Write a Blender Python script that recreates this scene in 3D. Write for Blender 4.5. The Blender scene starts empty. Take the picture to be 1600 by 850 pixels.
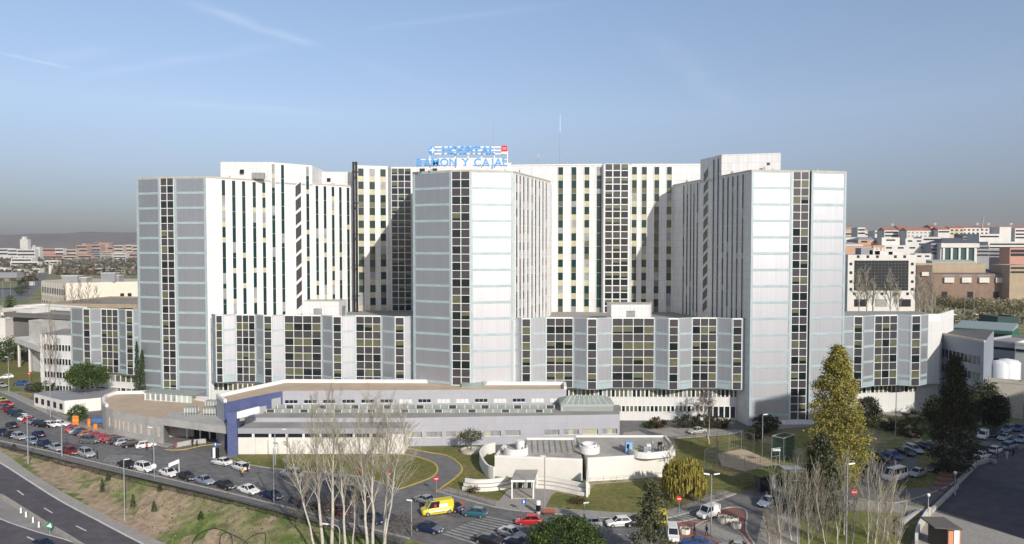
import bpy, bmesh, math, random
from mathutils import Vector, Matrix
R = math.radians
random.seed(7)
# ---------------------------------------------------------------- camera, sky, sun
F = 1100.0; HZ = 388.0; CZ = 42.0
PH = math.atan((425.0 - HZ) / F)
SC = bpy.context.scene
COL = SC.collection
cam = bpy.data.objects.new('camera', bpy.data.cameras.new('camera'))
COL.objects.link(cam)
cam.location = (0, 0, CZ)
cam.rotation_euler = (R(90) - PH, 0, 0)
cam.data.sensor_width = 36.0
cam.data.lens = 36.0 * F / 1600.0
cam.data.clip_start = 0.3
cam.data.clip_end = 30000
SC.camera = cam
SUN_AZ, SUN_EL = R(28), R(27)          # azimuth to the right of straight behind the camera
to_sun = Vector((math.sin(SUN_AZ) * math.cos(SUN_EL), -math.cos(SUN_AZ) * math.cos(SUN_EL), math.sin(SUN_EL)))
world = bpy.data.worlds.new('World'); SC.world = world; world.use_nodes = True
wn = world.node_tree.nodes; wl = world.node_tree.links; wn.clear()
def sky_world():
    out = wn.new('ShaderNodeOutputWorld'); bg = wn.new('ShaderNodeBackground')
    sky = wn.new('ShaderNodeTexSky'); sky.sky_type = 'NISHITA'; sky.sun_disc = False
    sky.sun_elevation = SUN_EL; sky.sun_rotation = R(180) - SUN_AZ
    sky.altitude = 600; sky.air_density = 1.0; sky.dust_density = 1.6; sky.ozone_density = 2.0
    bg.inputs['Strength'].default_value = 0.118
    tc = wn.new('ShaderNodeTexCoord'); sp = wn.new('ShaderNodeSeparateXYZ')
    wl.new(tc.outputs['Generated'], sp.inputs[0])
    ramp = wn.new('ShaderNodeValToRGB'); e = ramp.color_ramp.elements     # smog layer low over the city
    k_ = 1 / 1.5
    e[0].position = 0.0; e[0].color = (0.50 * k_, 0.47 * k_, 0.52 * k_, 1)
    e[1].position = 0.60; e[1].color = (0.80 * k_, 0.76 * k_, 0.76 * k_, 1)
    for p, c in ((0.045, (0.52, 0.50, 0.57)), (0.08, (0.66, 0.60, 0.66)), (0.18, (1.14, 0.99, 0.96)), (0.34, (1.36, 1.21, 1.13))):
        k = e.new(p); k.color = (c[0] * k_, c[1] * k_, c[2] * k_, 1)
    rs = wn.new('ShaderNodeVectorMath'); rs.operation = 'SCALE'; rs.inputs['Scale'].default_value = 1.5
    wl.new(sp.outputs['Z'], ramp.inputs[0])
    mul = wn.new('ShaderNodeMixRGB'); mul.blend_type = 'MULTIPLY'; mul.inputs[0].default_value = 1
    wl.new(sky.outputs[0], mul.inputs[1]); wl.new(ramp.outputs[0], rs.inputs[0]); wl.new(rs.outputs[0], mul.inputs[2])
    # thin high cirrus and old contrails: stretched noise and a few soft lines on the sky plane
    dv = wn.new('ShaderNodeVectorMath'); dv.operation = 'DIVIDE'
    cz = wn.new('ShaderNodeCombineXYZ')
    mx = wn.new('ShaderNodeMath'); mx.operation = 'MAXIMUM'; mx.inputs[1].default_value = 0.03
    wl.new(sp.outputs['Z'], mx.inputs[0])
    for i in range(3): wl.new(mx.outputs[0], cz.inputs[i])
    wl.new(tc.outputs['Generated'], dv.inputs[0]); wl.new(cz.outputs[0], dv.inputs[1])
    ps = wn.new('ShaderNodeSeparateXYZ'); wl.new(dv.outputs[0], ps.inputs[0])
    nz = wn.new('ShaderNodeTexNoise'); nz.inputs['Scale'].default_value = 3.0; nz.inputs['Detail'].default_value = 6
    wl.new(dv.outputs[0], nz.inputs['Vector'])
    def m(op, a, b=None, c=None):
        n = wn.new('ShaderNodeMath'); n.operation = op
        for i, v in enumerate((a, b, c)):
            if v is None: continue
            if isinstance(v, (int, float)): n.inputs[i].default_value = v
            else: wl.new(v, n.inputs[i])
        return n.outputs[0]
    def plane(px, py):          # pixel -> point of the sky plane one unit up
        u = (px - 800) / F; v = (425 - py) / F
        dy = math.cos(PH) + v * math.sin(PH); dz = -math.sin(PH) + v * math.cos(PH)
        return u / dz, dy / dz
    total = None
    for (x0, y0, x1, y1, w, amp) in ((290, 0, 490, 72, 0.055, 0.088), (-10, 80, 115, 108, 0.03, 0.094), (110, 122, 470, 66, 0.06, 0.033), (540, 90, 700, 140, 0.07, 0.019), (560, 48, 900, 4, 0.035, 0.028), (60, 95, 180, 75, 0.08, 0.035), (1000, 40, 1150, 170, 0.10, 0.025), (250, 160, 520, 175, 0.12, 0.03)):
        ax, ay = plane(x0, y0); bx, by = plane(x1, y1)
        L = math.hypot(bx - ax, by - ay); tx, ty = (bx - ax) / L, (by - ay) / L
        along = m('ADD', m('MULTIPLY', m('SUBTRACT', ps.outputs['X'], ax), tx), m('MULTIPLY', m('SUBTRACT', ps.outputs['Y'], ay), ty))
        across = m('ADD', m('MULTIPLY', m('SUBTRACT', ps.outputs['X'], ax), -ty), m('MULTIPLY', m('SUBTRACT', ps.outputs['Y'], ay), tx))
        across = m('ADD', across, m('MULTIPLY', m('SUBTRACT', nz.outputs['Fac'], 0.5), w * 2.4))
        g = m('POWER', 2.718, m('MULTIPLY', m('POWER', m('DIVIDE', across, w), 2), -1))
        fade = m('POWER', 2.718, m('MULTIPLY', m('POWER', m('DIVIDE', m('SUBTRACT', along, L / 2), L * 0.45), 4), -1))
        t = m('MULTIPLY', m('MULTIPLY', g, fade), m('MULTIPLY', nz.outputs['Fac'], amp * 2))
        total = t if total is None else m('ADD', total, t)
    mix = wn.new('ShaderNodeMixRGB'); wl.new(total, mix.inputs[0])
    wl.new(mul.outputs[0], mix.inputs[1]); mix.inputs[2].default_value = (11, 11.5, 12, 1)
    wl.new(mix.outputs[0], bg.inputs['Color']); wl.new(bg.outputs[0], out.inputs['Surface'])
sky_world()
sl = bpy.data.lights.new('sun', 'SUN'); sl.energy = 3.5; sl.angle = R(0.53); sl.color = (1.0, 0.95, 0.87)
so = bpy.data.objects.new('sun', sl); COL.objects.link(so)
so.rotation_euler = (-to_sun).to_track_quat('-Z', 'Y').to_euler()
SC.view_settings.view_transform = 'Standard'; SC.view_settings.look = 'None'
SC.view_settings.exposure = 0.25; SC.view_settings.gamma = 1.0; SC.view_settings.use_curve_mapping = False
SC.cycles.max_bounces = 6; SC.cycles.diffuse_bounces = 3; SC.cycles.glossy_bounces = 3
SC.cycles.transparent_max_bounces = 8; SC.cycles.volume_bounces = 0; SC.cycles.volume_max_steps = 64

# ---------------------------------------------------------------- helpers
def _ray(px, py):
    u = (px - 800) / F; v = (425 - py) / F
    return u, math.cos(PH) + v * math.sin(PH), -math.sin(PH) + v * math.cos(PH)
def P(px, py, Y):
    u, dy, dz = _ray(px, py)
    return Vector((u / dy * Y, Y, CZ + dz / dy * Y))
def P2(px, Y, py=300):
    p = P(px, py, Y); return (p.x, p.y)
def G(px, py, z=0.0):
    u, dy, dz = _ray(px, py); t = (z - CZ) / dz
    return Vector((u * t, dy * t, z))
def on_line(px, A, B, py=300):
    k = P(px, py, 1.0).x
    # point A+t(B-A) with x = k*y
    dx, dy = B[0] - A[0], B[1] - A[1]
    t = (k * A[1] - A[0]) / (dx - k * dy)
    return (A[0] + t * dx, A[1] + t * dy)
def lerp(a, b, t): return a + (b - a) * t
def smooth(t): t = max(0, min(1, t)); return t * t * (3 - 2 * t)
def pl(pts, x):
    if x <= pts[0][0]: return pts[0][1]
    for (a, b), (c, d) in zip(pts, pts[1:]):
        if x <= c: return lerp(b, d, (x - a) / (c - a))
    return pts[-1][1]

MATS = {}
def mat(name, col, rough=0.7, metal=0.0, var=0.0, vscale=0.3, spec=0.5, detail=4, col2=None, bump=0.0, bscale=5.0, coord='Object', thr=None, trans=0.0, emit=None):
    if name in MATS: return MATS[name]
    m = bpy.data.materials.new(name); m.use_nodes = True; MATS[name] = m
    nt = m.node_tree; b = nt.nodes['Principled BSDF']
    b.inputs['Base Color'].default_value = (*col, 1); b.inputs['Roughness'].default_value = rough
    b.inputs['Metallic'].default_value = metal; b.inputs['Specular IOR Level'].default_value = spec
    if trans: b.inputs['Alpha'].default_value = 1 - trans
    if emit: b.inputs['Emission Color'].default_value = (*emit[0], 1); b.inputs['Emission Strength'].default_value = emit[1]
    if var or col2 or bump:
        tc = nt.nodes.new('ShaderNodeTexCoord')
        if coord == 'World':
            g = nt.nodes.new('ShaderNodeNewGeometry'); vec = g.outputs['Position']
        else: vec = tc.outputs[coord]
    if var or col2:
        n = nt.nodes.new('ShaderNodeTexNoise'); n.inputs['Scale'].default_value = vscale; n.inputs['Detail'].default_value = detail
        n.inputs['Roughness'].default_value = 0.65
        nt.links.new(vec, n.inputs['Vector'])
        r = nt.nodes.new('ShaderNodeValToRGB'); e = r.color_ramp.elements
        lo, hi = thr if thr else (0.3, 0.7)
        e[0].position = lo; e[1].position = hi
        c2 = col2 if col2 else tuple(min(1, c * (1 + var)) for c in col)
        c1 = col if col2 else tuple(c * (1 - var) for c in col)
        e[0].color = (*c1, 1); e[1].color = (*c2, 1)
        nt.links.new(n.outputs['Fac'], r.inputs[0]); last = r.outputs[0]
        if col2 and var:
            n2 = nt.nodes.new('ShaderNodeTexNoise'); n2.inputs['Scale'].default_value = vscale * 9; n2.inputs['Detail'].default_value = 5
            nt.links.new(vec, n2.inputs['Vector'])
            r2 = nt.nodes.new('ShaderNodeMapRange'); r2.inputs[1].default_value = 0.3; r2.inputs[2].default_value = 0.7
            r2.inputs[3].default_value = 1 - var; r2.inputs[4].default_value = 1 + var
            nt.links.new(n2.outputs['Fac'], r2.inputs[0])
            mm = nt.nodes.new('ShaderNodeVectorMath'); mm.operation = 'SCALE'
            nt.links.new(last, mm.inputs[0]); nt.links.new(r2.outputs[0], mm.inputs['Scale']); last = mm.outputs[0]
        nt.links.new(last, b.inputs['Base Color'])
    if bump:
        n3 = nt.nodes.new('ShaderNodeTexNoise'); n3.inputs['Scale'].default_value = bscale; n3.inputs['Detail'].default_value = 5
        nt.links.new(vec, n3.inputs['Vector'])
        bp = nt.nodes.new('ShaderNodeBump'); bp.inputs['Strength'].default_value = bump
        nt.links.new(n3.outputs['Fac'], bp.inputs['Height']); nt.links.new(bp.outputs[0], b.inputs['Normal'])
    return m
def grid_mat(name, col, line, du, dv, wu=0.06, wv=0.06, rough=0.5, metal=0.0, spec=0.5, var=0.05, streak=0.0, streak_col=None):
    """wall cladding: thin joints every du metres along and dv metres up, in the wall's own UV metres"""
    if name in MATS: return MATS[name]
    m = bpy.data.materials.new(name); m.use_nodes = True; MATS[name] = m
    nt = m.node_tree; b = nt.nodes['Principled BSDF']; N = nt.nodes.new; L = nt.links.new
    b.inputs['Roughness'].default_value = rough; b.inputs['Metallic'].default_value = metal; b.inputs['Specular IOR Level'].default_value = spec
    uv = N('ShaderNodeUVMap'); s = N('ShaderNodeSeparateXYZ'); L(uv.outputs[0], s.inputs[0])
    def line_of(o, d, w):
        a = N('ShaderNodeMath'); a.operation = 'DIVIDE'; L(o, a.inputs[0]); a.inputs[1].default_value = d
        f = N('ShaderNodeMath'); f.operation = 'FRACT'; L(a.outputs[0], f.inputs[0])
        l = N('ShaderNodeMath'); l.operation = 'LESS_THAN'; L(f.outputs[0], l.inputs[0]); l.inputs[1].default_value = w / d
        fl = N('ShaderNodeMath'); fl.operation = 'FLOOR'; L(a.outputs[0], fl.inputs[0])
        return l.outputs[0], fl.outputs[0]
    a, fa = line_of(s.outputs[0], du, wu); c, fc = line_of(s.outputs[1], dv, wv)
    mx = N('ShaderNodeMath'); mx.operation = 'MAXIMUM'; L(a, mx.inputs[0]); L(c, mx.inputs[1])
    cb = N('ShaderNodeCombineXYZ'); L(fa, cb.inputs[0]); L(fc, cb.inputs[1])
    wnz = N('ShaderNodeTexWhiteNoise'); wnz.noise_dimensions = '3D'; L(cb.outputs[0], wnz.inputs['Vector'])
    mr = N('ShaderNodeMapRange'); mr.inputs[3].default_value = 1 - var; mr.inputs[4].default_value = 1 + var * 0.4
    L(wnz.outputs['Value'], mr.inputs[0])
    base = N('ShaderNodeRGB'); base.outputs[0].default_value = (*col, 1); bo = base.outputs[0]
    mpp = N('ShaderNodeMapping'); mpp.inputs['Scale'].default_value = (0.9, 0.06, 1)
    L(uv.outputs[0], mpp.inputs[0]); nz = N('ShaderNodeTexNoise'); nz.inputs['Scale'].default_value = 1.0; nz.inputs['Detail'].default_value = 5
    L(mpp.outputs[0], nz.inputs['Vector'])
    ms = N('ShaderNodeMapRange'); ms.inputs[1].default_value = 0.45; ms.inputs[2].default_value = 0.8; ms.inputs[3].default_value = 0; ms.inputs[4].default_value = streak
    L(nz.outputs['Fac'], ms.inputs[0])
    mxs = N('ShaderNodeMixRGB'); L(ms.outputs[0], mxs.inputs[0]); L(bo, mxs.inputs[1]); mxs.inputs[2].default_value = (*(streak_col or tuple(c * 0.6 for c in col)), 1)
    sc = N('ShaderNodeVectorMath'); sc.operation = 'SCALE'; L(mxs.outputs[0], sc.inputs[0]); L(mr.outputs[0], sc.inputs['Scale'])
    mixr = N('ShaderNodeMixRGB'); L(mx.outputs[0], mixr.inputs[0]); L(sc.outputs[0], mixr.inputs[1]); mixr.inputs[2].default_value = (*line, 1)
    L(mixr.outputs[0], b.inputs['Base Color'])
    return m

class MB:
    def __init__(s): s.v = []; s.f = []; s.m = []; s.uv = []; s.mats = []; s.sm = []
    def mi(s, m):
        if m not in s.mats: s.mats.append(m)
        return s.mats.index(m)
    def face(s, pts, m, uv=None, smooth=False):
        i = len(s.v); s.v += [tuple(p) for p in pts]; s.f.append(tuple(range(i, i + len(pts)))); s.m.append(s.mi(m)); s.uv.append(uv); s.sm.append(smooth)
    def raw(s, vs, fs, m, smooth=False):
        i = len(s.v); s.v += [tuple(p) for p in vs]; k = s.mi(m)
        for f in fs: s.f.append(tuple(i + j for j in f)); s.m.append(k); s.uv.append(None); s.sm.append(smooth)
    def hexa(s, c, m, top=None, skip_bottom=False):
        # c: 8 corners, bottom 4 (ccw) then top 4
        s.raw(c, [(4, 5, 6, 7), (0, 1, 5, 4), (1, 2, 6, 5), (2, 3, 7, 6), (3, 0, 4, 7)] + ([] if skip_bottom else [(3, 2, 1, 0)]), m)
        if top is not None: s.m[-5 if skip_bottom else -6] = s.mi(top)
    def box(s, x0, y0, z0, x1, y1, z1, m, top=None):
        s.hexa([(x0, y0, z0), (x1, y0, z0), (x1, y1, z0), (x0, y1, z0), (x0, y0, z1), (x1, y0, z1), (x1, y1, z1), (x0, y1, z1)], m, top)
    def wbox(s, A, B, s0, s1, z0, z1, d0, d1, m, top=None):
        """box in the frame of the wall A->B: s metres along, d metres outward (towards the right hand of A->B)"""
        L = math.hypot(B[0] - A[0], B[1] - A[1]); tx, ty = (B[0] - A[0]) / L, (B[1] - A[1]) / L; nx, ny = ty, -tx
        q = lambda a, d, z: (A[0] + tx * a + nx * d, A[1] + ty * a + ny * d, z)
        s.hexa([q(s0, d1, z0), q(s1, d1, z0), q(s1, d0, z0), q(s0, d0, z0), q(s0, d1, z1), q(s1, d1, z1), q(s1, d0, z1), q(s0, d0, z1)], m, top)
    def wquad(s, A, B, s0, s1, z0, z1, d, m):
        L = math.hypot(B[0] - A[0], B[1] - A[1]); tx, ty = (B[0] - A[0]) / L, (B[1] - A[1]) / L; nx, ny = ty, -tx
        q = lambda a, z: (A[0] + tx * a + nx * d, A[1] + ty * a + ny * d, z)
        s.face([q(s0, z0), q(s1, z0), q(s1, z1), q(s0, z1)], m, [(s0, z0), (s1, z0), (s1, z1), (s0, z1)])
    def prism(s, pts, z0, z1, m, top, cap_bottom=False):
        """pts: plan polygon; walls get UVs in metres"""
        a = sum(pts[i][0] * pts[(i + 1) % len(pts)][1] - pts[(i + 1) % len(pts)][0] * pts[i][1] for i in range(len(pts)))
        if a < 0: pts = pts[::-1]
        u = 0
        zf = z1 if callable(z1) else (lambda p: z1)
        for i in range(len(pts)):
            p, q = pts[i], pts[(i + 1) % len(pts)]; L = math.hypot(q[0] - p[0], q[1] - p[1])
            s.face([(p[0], p[1], z0), (q[0], q[1], z0), (q[0], q[1], zf(q)), (p[0], p[1], zf(p))], m, [(u, z0), (u + L, z0), (u + L, zf(q)), (u, zf(p))]); u += L
        s.face([(p[0], p[1], zf(p)) for p in pts], top)
        if cap_bottom: s.face([(p[0], p[1], z0) for p in pts[::-1]], m)
    def tube(s, p, q, r0, r1, n, m, caps=True, smooth=True):
        p = Vector(p); q = Vector(q); d = (q - p)
        if d.length < 1e-6: return
        d.normalize(); a = d.orthogonal().normalized(); b = d.cross(a); vs = []
        for c, r in ((p, r0), (q, r1)):
            for i in range(n):
                t = 2 * math.pi * i / n; vs.append(c + a * math.cos(t) * r + b * math.sin(t) * r)
        s.raw(vs, [(i, (i + 1) % n, n + (i + 1) % n, n + i) for i in range(n)], m, smooth)
        if caps: s.raw(vs, [tuple(range(n))[::-1], tuple(range(n, 2 * n))], m)
    def path(s, pts, rs, n, m):
        for i in range(len(pts) - 1): s.tube(pts[i], pts[i + 1], rs[i], rs[i + 1], n, m, caps=(i == 0 or i == len(pts) - 2))
    def lathe(s, c, prof, n, m, smooth=True):
        vs = []; k = len(prof)
        for i in range(n):
            t = 2 * math.pi * i / n
            for r, z in prof: vs.append((c[0] + r * math.cos(t), c[1] + r * math.sin(t), c[2] + z))
        fs = [(i * k + j, ((i + 1) % n) * k + j, ((i + 1) % n) * k + j + 1, i * k + j + 1) for i in range(n) for j in range(k - 1)]
        s.raw(vs, fs, m, smooth)
    def build(s, name, parent=None, origin=None, loc=None):
        me = bpy.data.meshes.new(name)
        if parent is not None and origin is None:
            origin = Vector(parent.get('_o', (0, 0, 0)))
        o3 = Vector(origin) if origin is not None else Vector((0, 0, 0))
        me.from_pydata([tuple(Vector(v) - o3) for v in s.v], [], s.f)
        for m in s.mats: me.materials.append(m)
        me.polygons.foreach_set('material_index', s.m); me.polygons.foreach_set('use_smooth', s.sm)
        if any(u is not None for u in s.uv):
            l = me.uv_layers.new(name='UVMap'); k = 0
            for f, u in zip(s.f, s.uv):
                for j in range(len(f)):
                    if u is not None: l.data[k].uv = u[j]
                    k += 1
        me.update()
        ob = bpy.data.objects.new(name, me); COL.objects.link(ob)
        if parent is not None: ob.parent = parent; ob['_o'] = tuple(o3)
        elif origin is not None: ob.location = o3; ob['_o'] = tuple(o3)
        return ob
def tag(o, label=None, cat=None, group=None, kind=None):
    if label: o['label'] = label
    if cat: o['category'] = cat
    if group: o['group'] = group
    if kind: o['kind'] = kind
    return o
def empty(name, loc, label=None, cat=None, group=None, rz=0):
    o = bpy.data.objects.new(name, None); COL.objects.link(o); o.location = loc; o.rotation_euler = (0, 0, rz); o['_o'] = tuple(loc)
    o.empty_display_size = 0.5
    return tag(o, label, cat, group)
def copy_thing(root, loc, rz=0, label=None, group=None, sc=None, paint=None):
    r = root.copy(); COL.objects.link(r); r.location = loc; r.rotation_euler = (0, 0, rz)
    if sc: r.scale = (sc, sc, sc) if isinstance(sc, (int, float)) else sc
    if label: r['label'] = label
    if group: r['group'] = group
    for ch in list(root.children):
        c = ch.copy(); COL.objects.link(c); c.parent = r
        if paint is not None and ch.get('painted'):
            c.material_slots[0].link = 'OBJECT'; c.material_slots[0].material = paint
        for g in ch.children:
            d = g.copy(); COL.objects.link(d); d.parent = c
    return r
# ---------------------------------------------------------------- terrain
TOPL = [(-112, 154), (-57, 125.5), (-32.6, 112), (-18.6, 102), (10, 80), (40, 60)]
BOTL = [(-113, 153.5), (-92, 137), (-56, 109.5), (-25, 80), (0, 55)]
def zm(x): return -max(0.0, x + 112) * 0.07
def H(x, y):
    a = pl(TOPL, x); b = pl(BOTL, x)
    z = 0.0
    if x > -112 and y < a:
        z = zm(x) * smooth((a - y) / max(0.3, a - b)) if y > b else zm(x)
        if x > 0: z *= max(0, 1 - x / 30)
    z += 26 * smooth((y - 620) / 450) * smooth((x - 60) / 200)
    return z
def GH(px, py, dz=0.0):
    p = G(px, py, 0)
    for _ in range(12): p = G(px, py, H(p.x, p.y) + dz)
    return p
# ---------------------------------------------------------------- materials of the buildings
WHITE = grid_mat('white_cladding', (0.76, 0.755, 0.74), (0.50, 0.50, 0.50), 0.95, 1.92, 0.045, 0.07, rough=0.55, var=0.06, streak=0.38)
METAL = grid_mat('ribbed_metal_panel', (0.60, 0.607, 0.635), (0.50, 0.505, 0.53), 0.62, 50, 0.07, 0.0, rough=0.50, metal=0.85, var=0.05, streak=0.12)
TEAL = mat('pale_teal_trim', (0.40, 0.49, 0.51), 0.5, 0.1, var=0.1, vscale=0.5)
WFRAME = mat('white_frame', (0.78, 0.79, 0.78), 0.45, var=0.05, vscale=0.8)
GFRAME = mat('grey_frame', (0.35, 0.37, 0.39), 0.5)
GL_DARK = mat('dark_glass', (0.012, 0.018, 0.02), 0.08, spec=0.8)
GL_GREEN = mat('green_black_glass', (0.012, 0.038, 0.034), 0.12, spec=0.6)
GL_SPAN = mat('grey_spandrel_glass', (0.062, 0.060, 0.062), 0.3, spec=0.6, var=0.15, vscale=0.4)
GL_OLIVE = mat('olive_blind', (0.125, 0.130, 0.075), 0.3, spec=0.6, var=0.2, vscale=0.9)
GL_CREAM = mat('cream_blind', (0.50, 0.47, 0.31), 0.35, spec=0.5, var=0.15, vscale=0.7)
GL_GREY = mat('grey_curtain', (0.30, 0.31, 0.30), 0.3, spec=0.6, var=0.25, vscale=0.6)
GL_TEAL = mat('teal_glass', (0.03, 0.16, 0.16), 0.2, spec=0.6)
ROOFG = mat('grey_roof', (0.30, 0.29, 0.27), 0.9, var=0.18, vscale=0.15, detail=8)
ROOFD = mat('dark_roof', (0.10, 0.10, 0.10), 0.9, var=0.2, vscale=0.3)
GRAVEL = mat('tan_gravel_roof', (0.47, 0.37, 0.27), 0.95, var=0.12, vscale=0.25, detail=9)
STONE = mat('buff_coping', (0.50, 0.46, 0.38), 0.8, var=0.12, vscale=0.5)
DARK = mat('dark_opening', (0.012, 0.012, 0.013), 0.9)
BLACKM = mat('black_metal', (0.02, 0.02, 0.022), 0.45, 0.3)
rnd = random.Random(11)
FL = 3.84; RW = 1.92
H0 = empty('hospital', (0, 170, 0), 'huge white and grey hospital with three towers on a glazed podium', 'hospital')
def seglen(A, B): return math.hypot(B[0] - A[0], B[1] - A[1])
def glazing(parent, A, B, z0, z1, n, style, name='window', rh=RW, fr=0.17, margin=0.12, proud=0.10, frame_name='window_frame', fmat=None):
    """one glazed bay: panes by row and column, with a frame of mullions and transoms as its sub-part"""
    L = seglen(A, B); g = MB(); f = MB(); fm = fmat or WFRAME
    rows = max(1, round((z1 - z0) / rh)); rh = (z1 - z0) / rows
    xs = [margin + (L - 2 * margin) * i / n for i in range(n + 1)]
    for r in range(rows):
        zt = z1 - r * rh; zb = zt - rh
        for c in range(n):
            q = rnd.random()
            if style == 'curtain':
                if r % 2 == 0: m = GL_SPAN
                else: m = GL_DARK if q < 0.28 else GL_OLIVE if q < 0.58 else GL_SPAN if q < 0.70 else 'half'
            elif style == 'tower':
                if r % 2 == 0: m = GL_SPAN
                else: m = GL_DARK if q < 0.55 else GL_OLIVE if q < 0.68 else GL_TEAL if q < 0.684 else 'half' if q < .82 else GL_SPAN
            elif style == 'green':
                m = GL_CREAM if (r % 3 == 1 and q < 0.36) or q < 0.05 else GL_GREY if q < 0.12 else GL_GREEN
            elif style == 'back':
                m = (GL_GREEN if q < 0.9 else GL_GREY) if r % 2 == 0 else (GL_CREAM if q < 0.42 else GL_GREY if q < 0.55 else GL_OLIVE if q < 0.7 else GL_GREEN)
            elif style == 'grid':
                m = GL_DARK if r % 2 else ('half' if q < 0.6 else GL_SPAN)
            elif style == 'ribbon': m = GL_DARK if q < 0.3 else GL_OLIVE if q < 0.85 else GL_GREY
            elif style == 'pale': m = GL_CREAM if q < 0.2 else GL_GREY
            elif style == 'shade': m = GL_DARK if q < 0.7 else GL_SPAN
            else: m = GL_DARK
            if m == 'half':
                k = zb + rh * rnd.uniform(0.25, 0.6)
                g.wquad(A, B, xs[c], xs[c + 1], zb, k, 0.03, GL_DARK); g.wquad(A, B, xs[c], xs[c + 1], k, zt, 0.03, GL_OLIVE)
            else: g.wquad(A, B, xs[c], xs[c + 1], zb, zt, 0.03, m)
    w = g.build(name, parent)
    for x in xs: f.wbox(A, B, x - fr / 2, x + fr / 2, z0, z1, 0.005, proud, fm)
    for r in range(rows + 1):
        z = z1 - r * rh; hh = fr * 0.42
        for c in range(n):
            f.wbox(A, B, xs[c] + fr / 2, xs[c + 1] - fr / 2, max(z0, z - hh), min(z1, z + hh), 0.005, proud * 0.8, fm)
    f.build(frame_name, w)
    return w
def strip(parent, A, B, s, w, z0, z1, style='green', proud=0.12, rh=RW):
    """slot window running up a plain wall, set between two shallow white fins"""
    L = seglen(A, B); t = lambda a: (lerp(A[0], B[0], a / L), lerp(A[1], B[1], a / L))
    a, b = t(s - w / 2), t(s + w / 2); g = MB(); f = MB()
    rows = 2 * max(1, round((z1 - z0) / rh / 2)); h = (z1 - z0) / rows; fr_ = {'green': 1.36, 'back': 1.16, 'lit': 1.0, 'dark': 1.3}[style]
    for r in range(rows):
        zt = z1 - (r // 2) * 2 * h - (fr_ * h if r % 2 else 0); hh = fr_ * h if r % 2 == 0 else (2 - fr_) * h; q = rnd.random()
        if style == 'green': m = GL_CREAM if (r % 2 and q < 0.30) else GL_GREY if q < 0.17 else GL_GREEN
        elif style == 'back': m = (GL_GREEN if q < 0.88 else GL_GREY) if r % 2 == 0 else (GL_CREAM if q < 0.58 else GL_GREY if q < 0.70 else GL_OLIVE)
        elif style == 'lit': m = GL_GREY if (r % 2 and q < 0.45) else GL_SPAN if q < .6 else GL_GREEN
        else: m = GL_GREEN if q < 0.92 else GL_GREY
        g.wquad(a, b, 0, w, zt - hh, zt, 0.03, m)
    o = g.build('window', parent)
    f.wbox(a, b, -0.10, 0.04, z0, z1, 0.01, proud, WFRAME); f.wbox(a, b, w - 0.04, w + 0.10, z0, z1, 0.01, proud, WFRAME)
    for r in range(0, rows, 2): f.wbox(a, b, 0.04, w - 0.04, z1 - r * h - 0.05, z1 - r * h + 0.05, 0.012, 0.06, GFRAME)
    f.build('window_frame', o)
def panel(parent, A, B, z0, z1, bands=True, side=0.45, foot=0.0, step=FL):
    L = seglen(A, B); g = MB(); g.wquad(A, B, 0, L, z0, z1, 0.03, METAL); o = g.build('cladding_panel', parent)
    t = MB(); t.wbox(A, B, 0, side, z0, z1, 0.005, 0.12, TEAL); t.wbox(A, B, L - side, L, z0, z1, 0.005, 0.12, TEAL)
    z = z1
    while z > z0 + 0.4:
        t.wbox(A, B, side, L - side, max(z0, z - 0.30), z + (0.0 if z == z1 else 0.30), 0.005, 0.10, TEAL); z -= step
    if foot: t.wbox(A, B, side, L - side, z0, z0 + foot, 0.006, 0.09, TEAL)
    t.build('panel_trim', o)

# ---------------------------------------------------------------- tower and block masses
def mass(name, pts, z0, z1, wall=WHITE, top=ROOFG, coping=None, parent=H0):
    g = MB(); g.prism(pts, z0, z1, wall, top); o = g.build(name, parent)
    return o
# left tower
tA, tB, tC, tD = P2(213, 184), P2(250, 181.5), P2(272, 181), P2(322, 179.6)
dE = P2(549, 206)
ZT = 60.0
mass('tower', [tA, tB, tC, tD, dE, (dE[0], 216), (tA[0] - 1.5, 216)], 0, ZT)
panel(H0, tA, tB, 4, ZT, side=0.6); glazing(H0, tB, tC, 4, ZT, 2, 'tower'); panel(H0, tC, tD, 4, ZT, side=0.6)
LD = seglen(tD, dE)
def sd(px, A=tD, B=dE): q = on_line(px, A, B); return math.hypot(q[0] - A[0], q[1] - A[1])
pod_roof = 23.5
for px in (349, 365, 380.5, 397, 412): strip(H0, tD, dE, sd(px), 0.95, pod_roof, ZT - 0.4)
b1, b2 = on_line(422, tD, dE), on_line(488, tD, dE)
ZB = 65.2
mass('stair_block', [P2(345, 190), b1, b2, (b2[0], 214), (P2(345, 190)[0], 214)], 59.5, ZB)
for px in (427, 441.5, 480.5): strip(H0, tD, dE, sd(px), 0.95, pod_roof, ZB - 0.5)
for px in (495, 507.5, 520, 531.5, 543.5): strip(H0, tD, dE, sd(px), 0.9, pod_roof, ZT - 0.4)
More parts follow.
